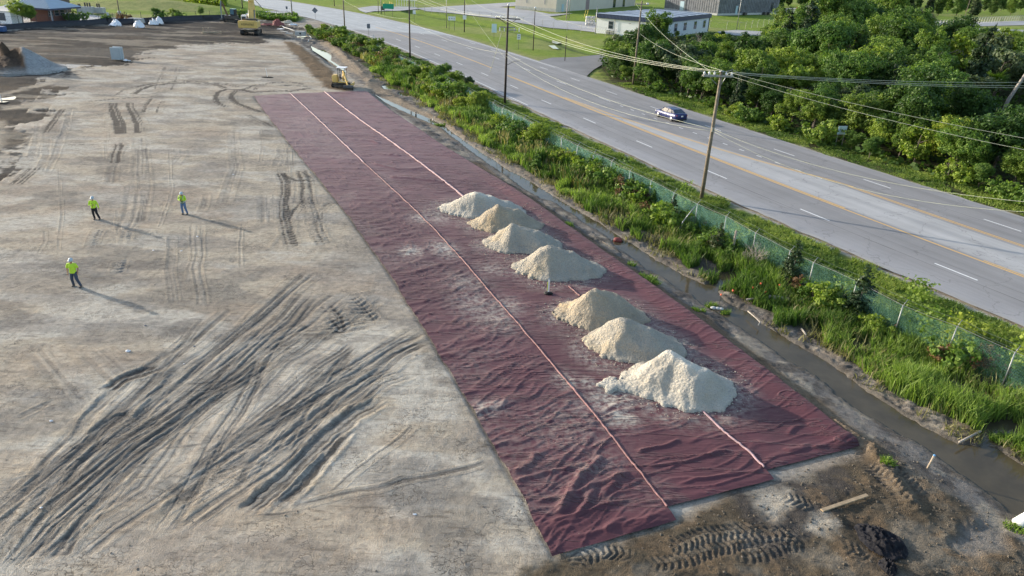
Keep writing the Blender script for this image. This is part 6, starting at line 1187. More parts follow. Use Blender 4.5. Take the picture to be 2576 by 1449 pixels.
person((361, 823), math.radians(14), 'man in neon yellow jacket and black trousers, one hand at his chest', B_, 'jacket', BLACKC, height=1.68)
person((692, 803), math.radians(4), 'man in striped neon vest and blue jeans, both hands at his chest', C__, 'vest', DENIM, True, height=1.70)
# ------------------------------------------------------------------ blue saloon car
def car():
    fwp, rwp = S(2453, 441)[:2], S(2503, 459)[:2]; d = fwp-rwp; ang = math.atan2(d[1], d[0]); tl = road_st(np.array([18.8]), np.array([91.5]))
    a_ = road_pt(tl[0]-2, tl[1]); b_ = road_pt(tl[0]+2, tl[1]); ang = math.atan2(float(a_[1]-b_[1]), float(a_[0]-b_[0])); c = S(2512, 449)[:2]
    PAINT = simple('dark_blue_car_paint', (.012, .022, .11), .35, .2, var=.05, coat=.3); o = empty('car', (c[0], c[1], .115), ang, 'dark blue saloon car driving away in the far lanes', 'car')
    # stations along x (front +): x, half width, sill z, belt z, hood/deck height z
    xs = [-2.40, -2.32, -2.0, -1.4, -.8, 0, .8, 1.3, 1.8, 2.2, 2.36, 2.42]; hw = [.72, .84, .89, .91, .915, .915, .91, .90, .87, .80, .70, .60]; z0 = [.42, .28, .24, .20, .20, .20, .20, .20, .22, .25, .32, .42]; z1 = [.92, 1.02, 1.06, 1.02, .98, .96, .95, .93, .86, .76, .68, .60]
    V = []; F = []; nr = 9
    for x_, w_, a, b in zip(xs, hw, z0, z1):
        V += [(x_, -w_*.88, a), (x_, -w_, a+.14), (x_, -w_*1.0, (a+b)/2+.05), (x_, -w_*.95, b-.03), (x_, -w_*.84, b), (x_, -w_*.4, b+.035), (x_, w_*.4, b+.035), (x_, w_*.84, b), (x_, w_*.95, b-.03), (x_, w_, (a+b)/2+.05), (x_, w_, a+.14), (x_, w_*.88, a)]
    nr = 12
    for i in range(len(xs)-1):
        for k in range(nr): F.append((i*nr+k, i*nr+(k+1) % nr, (i+1)*nr+(k+1) % nr, (i+1)*nr+k))
    F += [tuple(range(nr)), tuple((len(xs)-1)*nr+k for k in range(nr))[::-1]]; b = MB(); b.add(V, F); b.build('body', PAINT, o, True)
    # cabin: roof and pillars
    st_ = [(-1.95, .72, 1.05), (-1.25, .64, 1.38), (-.6, .62, 1.46), (.1, .62, 1.46), (.45, .64, 1.42), (1.20, .74, .97)]
    V = []; 
    for x_, w_, z_ in st_: V += [(x_, -w_, z_), (x_, -w_*.6, z_+.03), (x_, w_*.6, z_+.03), (x_, w_, z_)]
    lo = [(-1.95, .80, 1.0), (-1.25, .84, .99), (-.6, .85, .97), (.1, .85, .95), (.45, .85, .94), (1.20, .80, .93)]; n0 = len(V)
    for x_, w_, z_ in lo: V += [(x_, -w_, z_), (x_, w_, z_)]
    roof = []; gl = []; rear = []; scr = []
    for i in range(5):
        fs = [(i*4+k, i*4+k+1, i*4+k+5, i*4+k+4) for k in range(3)]
        (rear if i == 0 else scr if i == 4 else roof).extend(fs)
        gl += [(i*4, i*4+4, n0+i*2+2, n0+i*2), (i*4+3, n0+i*2+1, n0+i*2+3, i*4+7)]
    b = MB(); b.add(V, roof); b.build('roof', PAINT, o, True); b = MB(); b.add(V, gl); b.build('side_glass', M_glass, o); b = MB(); b.add(V, rear); b.build('rear_window', M_glass, o, True); b = MB(); b.add(V, scr); b.build('windscreen', M_glass, o, True)
    for sy in (-1, 1):
        for (xa, wa, za), (xb, wb, zb) in (((-1.95, .80, 1.03), (-1.25, .655, 1.39)), ((-1.25, .655, 1.39), (.45, .655, 1.43)), ((.45, .655, 1.43), (1.20, .80, .96)), ((-.35, .85, .97), (-.35, .635, 1.45)), ((-1.25, .84, 1.0), (-1.0, .65, 1.41))): MB().tube([V3(xa, sy*wa, za), V3(xb, sy*wb, zb)], .035, 6).build('pillar', PAINT, o, True)
        MB().ball((.75, sy*1.0, 1.0), (.09, .13, .08), 10, 6).build('wing_mirror', PAINT, o, True)
        MB().box((-2.33, sy*.62, .86), (.12, .36, .15)).build('tail_light', simple('red_tail_lens', (.35, .05, .06), .15), o, bevel=.02); MB().box((2.27, sy*.58, .66), (.16, .34, .13)).build('headlight', simple('clear_lens', (.7, .72, .75), .1), o, bevel=.02)
        for z_ in (.74,): MB().box((-.9, sy*.925, z_+.08), (.18, .03, .03)).build('door_handle', PAINT, o); MB().box((.2, sy*.925, z_+.06), (.18, .03, .03)).build('door_handle', PAINT, o)
        for x_ in (-.42, .72): MB().box((x_, sy*.918, .62), (.012, .012, .62)).build('door_seam', M_black, o)
        for x_ in (-1.42, 1.42):
            wl_ = MB().tube([V3(x_, sy*.70, .33), V3(x_, sy*.73, .33), V3(x_, sy*.90, .33), V3(x_, sy*.93, .33)], [.27, .33, .33, .29], 22).build('wheel', M_black, o, True); MB().tube([V3(x_, sy*.90, .33), V3(x_, sy*.942, .33)], [.235, .215], 18).build('rim', simple('silver_wheel', (.7, .7, .72), .3, .7), wl_, True)
            for j in range(5): a = j*1.256; MB().tube([V3(x_+.06*math.cos(a), sy*.945, .33+.06*math.sin(a)), V3(x_+.2*math.cos(a), sy*.945, .33+.2*math.sin(a))], .022, 4).build('spoke', M_steel, wl_)
    MB().box((-2.42, 0, .78), (.02, .32, .16)).build('number_plate', M_whitep, o); MB().box((-2.425, 0, .93), (.02, .12, .05)).build('badge', M_galv, o); MB().box((-2.40, 0, .36), (.06, 1.5, .2)).build('rear_bumper', M_black, o, bevel=.02)
car()
# ------------------------------------------------------------------ excavators
def track(o, cx, cy, L_, W_, H_, ax, nshoe):
    """crawler track centred at (cx,cy) with its length along ax"""
    tr = MB(); r = H_/2; pts = []
    for i in range(nshoe):
        u = i/nshoe*(2*(L_-H_)+2*math.pi*r)
        if u < L_-H_: q = (-(L_-H_)/2+u, r*2, 0)
        elif u < L_-H_+math.pi*r: a = (u-(L_-H_))/r; q = ((L_-H_)/2+r*math.sin(a), r+r*math.cos(a), -a)
        elif u < 2*(L_-H_)+math.pi*r: q = ((L_-H_)/2-(u-(L_-H_)-math.pi*r), 0, math.pi)
        else: a = (u-2*(L_-H_)-math.pi*r)/r; q = (-(L_-H_)/2-r*math.sin(a), r-r*math.cos(a), math.pi-a)
        pts.append(q)
    R0 = Matrix.Rotation(ax, 3, 'Z'); base = V3(cx, cy, 0); fr = MB().box(R0 @ V3(0, 0, r)+base, (L_-H_*.8, W_*.5, H_*.55), R0).build('track_frame', M_steel, o)
    me = MB().box((0, 0, 0), (2*math.pi*r/ nshoe*(1+(L_-H_)/(math.pi*r))*.96, W_, H_*.09)).mesh('track_shoe', M_black)
    for q in pts:
        sh = link('track_shoe', me, fr); sh.location = R0 @ V3(q[0], 0, q[1])+base; sh.rotation_euler = (0, -q[2], ax)
    for k in range(5): MB().tube([R0 @ V3(-(L_-H_)/2+(L_-H_)*k/4, -W_*.3, r*(1 if k in (0, 4) else .55))+base, R0 @ V3(-(L_-H_)/2+(L_-H_)*k/4, W_*.3, r*(1 if k in (0, 4) else .55))+base], r*.8 if k in (0, 4) else r*.42, 14).build('track_roller', M_steel, fr, True)
def arm(o, pts, wd, thick, mat, name):
    """box-section arm through points in a vertical plane"""
    m = MB()
    for (a, b, t0, t1) in zip(pts[:-1], pts[1:], thick[:-1], thick[1:]):
        a, b = Vector(a), Vector(b); d = (b-a).normalized(); sd_ = d.cross(Vector((0, 0, 1))).normalized(); up = sd_.cross(d); v = []
        for p_, t in ((a, t0), (b, t1)):
            for u_, w_ in ((-1, -1), (1, -1), (1, 1), (-1, 1)): v.append(p_+sd_*u_*wd/2+up*w_*t/2)
        m.add(v, [(0, 1, 2, 3), (4, 7, 6, 5), (0, 4, 5, 1), (1, 5, 6, 2), (2, 6, 7, 3), (3, 7, 4, 0)])
    return m.build(name, mat, o)
def text_mesh(s, size, mat, parent, loc, rot):
    c = bpy.data.curves.new('lettering', 'FONT'); c.body = s; c.size = size; c.extrude = .01; c.align_x = 'CENTER'; c.align_y = 'CENTER'; t = bpy.data.objects.new('tmp', c); COL.objects.link(t); dg = bpy.context.evaluated_depsgraph_get(); me = bpy.data.meshes.new_from_object(t.evaluated_get(dg)); bpy.data.objects.remove(t); me.materials.clear(); me.materials.append(mat); o = link('lettering', me, parent, loc); o.rotation_euler = rot; return o
# small excavator with canopy at the end of the sheet
p = S(1277, 327); ex = empty('mini_excavator', (p[0], p[1], 0), 0, 'small yellow excavator with open canopy spreading soil at the sheet end', 'excavator'); ex.scale = (.9, .9, .9)
track(ex, .15, -.45, 2.9, .42, .58, 0, 34); track(ex, -.15, 1.15, 2.9, .42, .58, 0, 34)
MB().box((0, .35, .5), (1.3, 1.3, .35)).build('undercarriage', M_steel, ex); MB().prism([(-.1, .25), (.1, .25), (.16, .75), (-.04, .75)], -.6, 1.4, 'y').build('dozer_blade', M_cat, ex, loc=(1.85, -.1, 0))
hs = MB(); prof = [(-1.15, .72), (-1.28, 1.0), (-1.28, 1.65), (-1.12, 1.85), (-.50, 1.87), (-.42, 1.1), (-.42, .72)]; hs.prism(prof, -.10, 1.05, 'y'); hs.build('counterweight_hood', M_cat, ex, True, .06)
MB().box((.35, .40, .80), (1.35, 1.35, .18)).build('deck', M_cat, ex, bevel=.03)
for x_, y_ in ((-.25, -.2), (.85, -.2), (-.25, 1.0), (.85, 1.0)): MB().tube([V3(x_, y_, .85), V3(x_*1.02, y_, 2.95)], .035, 6).build('canopy_post', M_black, ex)
for z_ in (2.2, 2.65): MB().tube([V3(-.25, -.2, z_), V3(.85, -.2, z_), V3(.85, 1.0, z_)], .022, 5).build('canopy_rail', M_black, ex)
MB().box((.30, .40, 3.0), (1.5, 1.5, .09)).build('canopy_roof', M_whitep, ex, bevel=.03); MB().box((.15, .45, 1.35), (.5, .5, .16)).build('seat', M_black, ex, bevel=.03); MB().box((-.08, .45, 1.65), (.14, .5, .55)).build('seat_back', M_black, ex, bevel=.03)
sd2 = Vector((.52, -.85, 0)).normalized(); A0 = V3(.55, -.05, 1.0); k1 = A0+sd2*.15+V3(0, 0, 1.35); arm(ex, [A0, A0.lerp(k1, .5)-sd2*.08, k1], .22, [.30, .34, .24], M_cat, 'boom')
k2 = k1+sd2*2.1+V3(0, 0, -1.95); arm(ex, [k1+sd2*-.2+V3(0, 0, .18), k2], .17, [.30, .16], M_cat, 'stick'); MB().tube([A0+sd2*.35+V3(0, 0, .1), A0.lerp(k1, .75)+sd2*.25], .05, 8).build('boom_cylinder', M_galv, ex, True)
bk = MB(); R0 = Matrix.Rotation(math.radians(-4), 3, 'Z')
bkp = [(0, .02), (-.35, -.06), (-.46, -.32), (-.32, -.60), (-.02, -.72), (.02, -.68), (-.26, -.54), (-.38, -.32), (-.30, -.12)]; b_ = MB().prism(bkp, -.75, .75, 'x').build('grading_bucket', M_steel, ex, loc=k2+V3(.05, -.15, .32)); b_.rotation_euler.z = math.radians(2)
for x_ in (-.75, .73): MB().prism([(0, .02), (-.35, -.06), (-.46, -.32), (-.32, -.6), (-.02, -.72)], x_, x_+.02, 'x').build('bucket_side', M_steel, b_)
# large excavator seen from behind
p = S(943, 128); EX = empty('excavator', (p[0], p[1], 0), math.radians(20), 'large yellow excavator seen from behind with its boom raised', 'excavator'); EX.rotation_euler.z = math.radians(8)
rot = math.radians(90); track(EX, -1.45, 0, 4.6, .75, 1.0, rot, 40); track(EX, 1.45, 0, 4.6, .75, 1.0, rot, 40); MB().box((0, 0, .75), (2.2, 2.4, .5)).build('undercarriage', M_steel, EX)
cw = MB().prism([(-1.95, 1.5), (1.95, 1.5), (2.0, 1.8), (2.0, 2.9), (1.7, 3.0), (-1.7, 3.0), (-2.0, 2.9), (-2.0, 1.8)], -2.9, -1.9, 'y').build('counterweight', M_cat, EX, False, .10)
text_mesh('KOMATSU', .55, M_black, EX, (0, -2.93, 2.25), (math.radians(90), 0, 0))
MB().box((0, -.3, 2.15), (3.7, 3.4, 1.2)).build('house', M_cat, EX, bevel=.05); MB().box((.5, -1.2, 3.1), (2.4, 1.2, .5)).build('engine_cover', M_steel, EX, bevel=.05)
cb = MB().box((-1.25, .7, 3.0), (1.1, 1.7, 1.75)).build('cab', M_whitep, EX, bevel=.08)
for c_, d_ in (((-1.25, -.165, 3.15), (.85, .03, .9)), ((-1.815, .7, 3.15), (.03, 1.3, 1.0)), ((-.685, .7, 3.15), (.03, 1.3, 1.0)), ((-1.25, 1.565, 3.1), (.9, .03, 1.3))): MB().box(c_, d_).build('window', M_glass, cb)
arm(EX, [V3(.05, .9, 2.4), V3(.05, 2.6, 6.2), V3(.05, 4.1, 8.0)], .95, [1.0, 1.2, .8], M_cat, 'boom'); arm(EX, [V3(.05, 3.6, 8.6), V3(.05, 4.6, 5.5), V3(.05, 5.0, 2.6)], .5, [.8, .8, .4], M_cat, 'stick')
for sx in (-.55, .62): MB().tube([V3(sx, 1.4, 2.2), V3(sx, 2.4, 4.8)], .13, 10).build('boom_cylinder', M_galv, EX, True)
MB().tube([V3(.05, 2.8, 7.0), V3(.05, 3.9, 8.9)], .12, 8).build('stick_cylinder', M_galv, EX, True)
MB().prism([(0, 0), (.9, .1), (1.2, -.7), (.7, -1.4), (0, -1.2)], -.6, .7, 'x').build('bucket', M_steel, EX, loc=(0, 4.7, 2.4)); MB().box((1.9, -2.0, 2.7), (.1, .5, .8)).build('side_mirror', M_black, EX)
# second excavator, farther left
p = S(872, 84); E2 = empty('excavator', (p[0], p[1], 0), math.radians(170), 'small dark excavator with glazed cab behind the large one', 'excavator'); track(E2, 0, -.9, 3.4, .5, .8, 0, 26); track(E2, 0, .9, 3.4, .5, .8, 0, 26)
MB().box((.1, 0, 1.25), (2.6, 2.3, .8)).build('house', M_steel, E2, bevel=.06); cb = MB().box((-.6, .1, 2.35), (1.2, 1.2, 1.6)).build('cab', M_black, E2, bevel=.06); MB().box((-.6, .72, 2.5), (.9, .03, 1.1)).build('window', simple('blue_glass', (.12, .22, .28), .1), cb); MB().box((-.6, .1, 3.18), (1.25, 1.25, .08)).build('cab_roof', simple('teal_roof', (.25, .45, .45), .5), cb)
arm(E2, [V3(.8, .5, 1.6), V3(1.5, .9, 4.0), V3(1.9, 1.1, 4.8)], .3, [.4, .45, .3], simple('brown_worn_paint', (.20, .12, .06), .6), 'boom'); arm(E2, [V3(1.9, 1.1, 5.0), V3(1.6, 1.9, 2.8), V3(1.5, 2.1, 1.0)], .25, [.35, .35, .25], M_galv, 'stick'); MB().prism([(0, 0), (.5, .05), (.6, -.4), (.3, -.7), (0, -.6)], -.3, .4, 'x').build('bucket', M_steel, E2, loc=(1.45, 2.0, 1.0))
# ------------------------------------------------------------------ buildings
def frame2(A, B):
    A = Vector((*A, 0)); B = Vector((*B, 0)); d = B-A; return math.atan2(d.y, d.x), d.length
def wall_box(o, L_, D_, z0, z1, mat, name='wall', y0=0.0):
    return MB().box((L_/2, y0+D_/2, (z0+z1)/2), (L_, D_, z1-z0)).build(name, mat, o)
def window(o, x, z, w_, h_, side, frame_mat, L_=None, y=0):
    """side 'f': on the y=0 wall; 'r': on the x=L wall"""
    if side == 'f': c = (x, -.03, z); d = (w_, .08, h_); g = (x, -.075, z); gd = (w_*.84, .02, h_*.40)
    else: c = (L_+.03, x, z); d = (.08, w_, h_); g = (L_+.075, x, z); gd = (.02, w_*.84, h_*.40)
    f = MB().box(c, d).build('window', frame_mat, o)
    for s_ in (-1, 1): MB().box((g[0], g[1], z+s_*h_*.23), gd).build('pane', M_glass, f)
M_whitewall = simple('white_painted_block', (.78, .79, .80), .7, var=.05, scale=1); M_winf = simple('grey_window_frame', (.30, .30, .33), .6)
M_roofw = simple('pale_blue_membrane_roof', (.30, .36, .43), .55, var=.2, scale=.4)
LC, NC, RC = S(2234, 122)[:2], S(2478, 150)[:2], S(2655, 117)[:2]; NC = (LC+RC)/2+0*NC; 
# near corner from the two visible wall lines, squared up
d1 = np.array([.83, -.557]); d2 = np.array([.557, .83]); q = RC-LC; a_ = q@d1; b_ = q@d2; ang = math.atan2(d1[1], d1[0]); HB = hgt(2234, 122, 66)
wb = empty('white_office_building', (LC[0], LC[1], 0), ang, 'long low white building with navy fascia behind the tall green tree', 'building')
wall_box(wb, a_, b_, -.2, HB, M_whitewall)
for x_ in (4.4, 13.5, a_-3): window(wb, x_, HB*.60, 1.5, 2.0, 'f', M_winf)
for y_ in (6, 12, 18.5, 26, 33): window(wb, y_, HB*.58, 2.0, 2.1, 'r', M_winf, L_=a_)
fa = MB().box((a_/2, b_/2, HB+.55), (a_+.7, b_+.7, 1.1)).build('fascia', M_navy, wb)
me = MB().box((0, 0, 0), (.10, .08, 1.04)).mesh('fascia_rib', simple('navy_rib', (.10, .13, .22), .5))
for k in range(int(a_/.42)): r_ = link('fascia_rib', me, fa, (-.25+k*.42, -.39, HB+.55))
MB().add([(-.5, -.5, HB+1.13), (a_+.5, -.5, HB+1.13), (a_+.5, b_+.5, HB+1.13), (-.5, b_+.5, HB+1.13), (a_*.5, b_/2, HB+1.55)], [(0, 1, 4), (1, 2, 4), (2, 3, 4), (3, 0, 4)]).build('roof', M_roofw, wb)
for k in range(7): MB().tube([V3(-.4, 2+k*5.6, HB+1.22), V3(a_*.5, 2+k*5.6, HB+1.52), V3(a_+.4, 2+k*5.6, HB+1.22)], .05, 4).build('roof_seam', M_navy, wb)
MB().tube([V3(a_+.1, b_-.4, 0), V3(a_+.1, b_-.4, HB)], .10, 6).build('downpipe', M_navy, wb); MB().tube([V3(a_+.1, .3, 0), V3(a_+.1, .3, HB)], .10, 6).build('downpipe', M_navy, wb)
for x_ in (4.2, 5.4): MB().box((x_, -.8, .5), (.9, .8, 1.0)).build('condenser_unit', M_galv, wb, bevel=.03)
MB().tube([V3(5.6, -.2, 1), V3(5.6, -.2, 3.9)], .06, 6).build('pipe', M_galv, wb); MB().tube([V3(10.2, 0, 3.1), V3(10.2, -1.2, 3.1)], .05, 6).build('wall_lamp', M_steel, wb)
M_beige = simple('beige_stucco', (.60, .55, .46), .85, var=.06, scale=.5); M_greymet = simple('streaked_grey_metal_siding', (.18, .185, .20), .7, .1, var=.35, scale=.6); M_door = simple('pale_teal_door', (.42, .55, .60), .6)
L2, C2 = S(1932, 32)[:2], S(2085, 45)[:2]; ang, L_ = frame2(L2, C2); wh = empty('warehouse', (L2[0], L2[1], 0), ang, 'large beige warehouse cut by the top edge of the picture', 'building'); wall_box(wh, L_, 75, -.2, 9, M_beige)
for x_ in (L_*.28, L_*.72): MB().box((x_, -.04, 3.9), (.25, .08, 3.2)).build('downpipe', M_winf, wh)
MB().box((L_/2, -.06, .55), (L_, .1, 1.1)).build('plinth', M_conc, wh)
for y_, w_, h_, mt in ((5, 1.7, 2.6, M_door), (26, 3, 8.5, simple('pink_brown_panel', (.30, .22, .22), .7)), (52, 2.6, 8.5, M_glass), (62, 2.2, 6, M_glass)): MB().box((L_+.05, y_, h_/2), (.1, w_, h_)).build('wall_panel' if h_ > 3 else 'door', mt, wh)
L3, C3 = S(2490, 37)[:2], S(2690, 58)[:2]; ang, L_ = frame2(L3, C3); gb = empty('metal_shed', (L3[0], L3[1], 0), ang, 'streaked grey metal building at the top beyond the white one', 'building'); wall_box(gb, L_, 42, -.2, 9, M_greymet)
rib = MB().box((0, 0, 0), (.12, .08, 8.1)).mesh('siding_rib', simple('siding_rib_grey', (.14, .145, .16), .7))
for k in range(int(L_/1.1)): link('siding_rib', rib, gb, (.5+k*1.1, -.05, 4.9))
for k in range(37): link('siding_rib', rib, gb, (L_+.05, .6+k*1.1, 4.9))
MB().box((L_/2, -.08, .35), (L_, .14, .7)).build('plinth', M_conc, gb); MB().box((L_+.08, 21, .35), (.14, 42, .7)).build('plinth', M_conc, gb)
MB().box((9.3, -.12, 2.2), (2.0, .1, 3.6)).build('door', M_door, gb); MB().tube([V3(10.8, -.2, 0), V3(10.8, -.2, 5)], .12, 6).build('conduit', M_conc, gb); MB().box((L_+.12, 12, 1.9), (.1, 1.3, 3.2)).build('door', M_door, gb); MB().box((L_+.12, 37, 3), (.1, 1.2, 3.4)).build('window', M_glass, gb)
for y_ in (17, 31, 34): MB().box((L_+1.0, y_, .5), (1.2, 1.4, 1.0)).build('wall_unit', M_steel, gb, bevel=.05)
# guard house
M_brick = simple('red_brown_brick', (.20, .095, .075), .85, var=.2, scale=4); M_roofb = simple('blue_grey_standing_seam_roof', (.22, .33, .42), .4, .2, var=.08, scale=.5)
p = S(150, 82); gh = empty('guard_house', (p[0], p[1], 0), math.radians(-12), 'small brick guard house with blue metal hip roof at upper left', 'building'); MB().box((0, 2.5, 1.4), (5.0, 5, 2.8)).build('wall', M_brick, gh)
for y_, z_ in ((.9, 1.9), (2.6, 1.9), (4.2, 1.9)): window(gh, y_, z_, 1.3, 1.3, 'r', M_winf, L_=2.5)
me = MB().box((0, 0, 0), (.40, .03, .11)).mesh('brick', M_brick)
for r_ in range(20):
    for c_ in range(11): link('brick', me, gh, (-2.3+c_*.44+(.22 if r_ % 2 else 0), -.008, .2+r_*.135))
for x_, y_ in ((-6, -1.4), (4.8, -1.4), (4.8, 6.3), (-6, 6.3), (3.4, .2), (3.4, 4.8)): MB().tube([V3(x_, y_, 0), V3(x_, y_, 2.9)], .12, 8).build('canopy_column', M_winf, gh)
MB().box((-.6, 2.5, 3.0), (12.0, 9.0, .35)).build('eaves', M_navy, gh)
rv = [(-6.8, -2.2, 3.18), (5.6, -2.2, 3.18), (5.6, 7.2, 3.18), (-6.8, 7.2, 3.18), (-1.4, 2.5, 5.5), (-.2, 2.5, 5.5)]; rf = MB().add(rv, [(0, 1, 5, 4), (1, 2, 5), (2, 3, 4, 5), (3, 0, 4)]).build('roof', M_roofb, gh)
for k in range(1, 16):
    x_ = -6.8+12.4*k/16; tx = min(max(x_, -1.4), -.2); f = min(1, (x_+6.8)/5.4 if x_ < -1.4 else (5.6-x_)/5.8 if x_ > -.2 else 1); MB().tube([V3(x_, -2.2, 3.2), V3(x_, -2.2+4.7*f, 3.2+2.32*f)], .035, 4).build('roof_seam', M_navy, rf)
MB().box((-4.0, 6.5, 5.3), (.9, .9, 1.6)).build('chimney', M_whitep, rf)
p = S(212, 46); tw = empty('timber_tower', (p[0], p[1], 0), math.radians(-14), 'brown timber tower with upright boards behind the guard house', 'tower')
for k in range(9): MB().box((-1.9+k*.46, -.02, 4), (.34, .08, 8)).build('board', simple('brown_board', (.17, .12, .10), .85, var=.3, scale=3), tw)
MB().box((0, 1.5, 4), (3.9, 2.8, 8)).build('core', M_bark, tw)
for x_ in (-1.6, -.4): MB().box((x_, -.10, 2.2), (.16, .1, 4.0)).build('pale_post', M_conc, tw)
MB().box((.4, -.5, .6), (2.2, 1.0, 1.2)).build('plinth', M_conc, tw); MB().prism([(-3.2, 4.8), (-1.9, 4.8), (-1.9, 6.6)], -.3, 2.9, 'y').build('lean_to_roof', M_winf, tw)
p = S(15, 88); sb = empty('small_booth', (p[0], p[1], 0), math.radians(-12), 'small pale booth with dark window at the upper left edge', 'booth'); MB().box((0, 1.5, 1.2), (4.5, 3, 2.4)).build('wall', M_whitewall, sb); MB().box((-.1, -.03, 1.4), (1.7, .06, 1.6)).build('window', M_glass, sb); MB().box((0, 1.5, 2.5), (5, 3.5, .2)).build('roof', M_conc, sb)
for (x_, y_, w_, h_, n_, lab) in ((298, 48, 1.3, 1.2, 2, 'left small concrete planter with dark posts below the lawn'), (327, 50, 2.5, 1.6, 3, 'wide concrete planter with three dark posts'), (371, 50, 2.2, 1.4, 2, 'right concrete block standing alone on the lawn')):
    p = S(x_, y_); o = empty('concrete_planter', (p[0], p[1], 0), 0, lab, 'planter', 'concrete planters by the guard house'); MB().box((0, .8, h_/2), (w_, 1.6, h_)).build('block', M_conc, o, bevel=.04)
    for k in range(n_): MB().box((-w_*.25+k*w_*.25, .8, h_+.45), (.28, .28, .95)).build('post', M_bark, o)
for k in range(5): p = S(194+k*6.2, 78+(k % 2)); MB().box((0, 0, .7), (.3, .3, 1.5)).build('bollard', M_steel if k < 2 else M_plank, None, loc=V3(p[0], p[1], 0)); tag(bpy.data.objects['bollard' if k == 0 else f'bollard.00{k}'], ('leftmost', 'second', 'middle', 'fourth', 'rightmost')[k]+' of five square posts right of the guard house', 'bollard', 'posts right of the guard house')
p = S(262, 79); MB().box((0, .5, .75), (3.4, 1.2, 1.5)).build('concrete_block', M_conc, None, bevel=.15, loc=V3(p[0], p[1], 0)); tag(bpy.data.objects['concrete_block'], 'rounded tan concrete block behind the leafy fence bush', 'block')
# ------------------------------------------------------------------ site boundary: dark chain-link fence and black silt fence
def wire_fence(name, pts, H_, step, mat, label, pr=.05, cell=.5, wr=.012, arms=False, z0=0, lean=0):
    P = SS(pts); L = np.concatenate([[0], np.cumsum(np.hypot(*(P[1:]-P[:-1]).T))]); s_ = np.arange(0, L[-1], step); X = np.interp(s_, L, P[:, 0]); Y = np.interp(s_, L, P[:, 1]); o = empty(name, (X[0], Y[0], z0), 0, label, 'fence')
    pm = MB().tube([V3(0, 0, -.3), V3(lean, 0, H_)], pr, 5).mesh('post', mat); am = MB().tube([V3(lean, 0, H_), V3(lean+.25, -.2, H_+.35)], pr*.7, 4).mesh('barbed_arm', mat)
    for x, y in zip(X, Y):
        q = link('post', pm, o, (x-X[0], y-Y[0], 0))
        if arms: link('barbed_arm', am, q)
    for i in range(len(X)-1):
        a = V3(X[i]-X[0], Y[i]-Y[0]); b = V3(X[i+1]-X[0], Y[i+1]-Y[0]); m = MB(); m.tube([a+V3(0, 0, H_), b+V3(0, 0, H_)], wr*2, 3, False); n_ = int((b-a).length/cell)
        for k in range(-int(H_/cell), n_):
            for sg in (1, -1):
                u0, u1 = (k*cell, k*cell+H_) if sg > 0 else (k*cell+H_, k*cell); z_a, z_b = 0.0, H_; L_ = (b-a).length
                def cl(u): return (u-u0)/(u1-u0)
                ua, ub = sorted((u0, u1)); ta, tb = max(0, ua), min(L_, ub)
                if tb-ta < .2: continue
                m.tube([a.lerp(b, ta/L_)+V3(0, 0, H_*cl(ta)), a.lerp(b, tb/L_)+V3(0, 0, H_*cl(tb))], wr, 3, False)
        m.build('mesh_panel', mat, o)
    return o
M_dk = simple('dark_fence_steel', (.05, .055, .06), .6)
wire_fence('site_fence', [(-300,122),(0,98),(200,92),(400,82),(640,72),(860,70),(1000,70),(1110,72)], 1.9, 3.4, M_dk, 'dark chain-link fence along the far side of the site', .05, .55, .010)
def silt(pts, h, label):
    P = SS(pts); L = np.concatenate([[0], np.cumsum(np.hypot(*(P[1:]-P[:-1]).T))]); s_ = np.arange(0, L[-1], .8); X = np.interp(s_, L, P[:, 0])+(fbm(s_*.2, s_*0, 3, 301)-.5)*.6; Y = np.interp(s_, L, P[:, 1])+(fbm(s_*.3, s_*0, 3, 303)-.5)*.8; zt = h*(.8+.5*fbm(s_*.12, s_*0, 3, 305)); V = []
    for f, off in ((0, 0), (.5, .05), (1, 0)): V.append(np.stack([X+off, Y+off, -.1+(zt+.1)*f], 1))
    for f, off in ((1, .05), (0, .05)): V.append(np.stack([X+off, Y+off, -.1+(zt+.1)*f], 1))
    n = len(s_); V = np.concatenate(V); F = np.array([(r*n+i, r*n+i+1, (r+1)*n+i+1, (r+1)*n+i) for r in range(4) for i in range(n-1)]); return tag(link('silt_fence', mesh_np('silt_fence', V, F, M_silt, True)), label, 'silt fence')
silt([(-300,140),(0,113),(130,104),(280,98),(400,90),(520,86),(640,82),(720,76),(800,74),(880,72)], 1.05, 'black cloth silt fence running along the far edge of the site')
for k, (x_, y_, key, sc, lab) in enumerate([(88,92,'bright',.85,'large yellow-green bush in front of the guard house'),(118,92,'bright',.7,'right half of the bush pair before the guard house'),(282,82,'shrub',1.3,'green bush on the fence beside the tan concrete block'),(300,80,'brightshrub',1.2,'pale green bush on the fence below the planters'),(393,80,'shrub',1.0,'small dark bush at the fence left of the white panel'),(592,72,'mid',.45,'left of three leafy saplings behind the silt fence'),(600,74,'shrub',1.3,'low bush at the foot of the left sapling'),(652,70,'yellow',.48,'middle sapling, yellowish and thin, behind the silt fence'),(664,72,'shrub',1.1,'low dark bush beside the middle sapling'),(754,62,'mid',.42,'right sapling with round dark top behind the silt fence'),(900,68,'shrub',1.4,'dark bush between the two excavators'),(455,80,'brownshrub',1.1,'dry brown bush by the lamp pole footing'),(478,80,'brownshrub',1.1,'dry bush right of the lamp pole'),
    (1955,24,'dark',.55,'left round bush against the beige warehouse'),(1998,27,'dark',.50,'right round bush against the beige warehouse'),(2190,34,'dark',.75,'big round bush at the shaded warehouse wall'),(2222,22,'dark',.6,'dark bush between the warehouse and the steel poles'),(2890,-2,'mid',.7,'round bush at the upper edge right of the grey building')]):
    p = S(x_, y_); plant('bush', key, p[0], p[1], sc, k*1.3, lab, 'bush', 'bushes around the site edge', z=-.1)
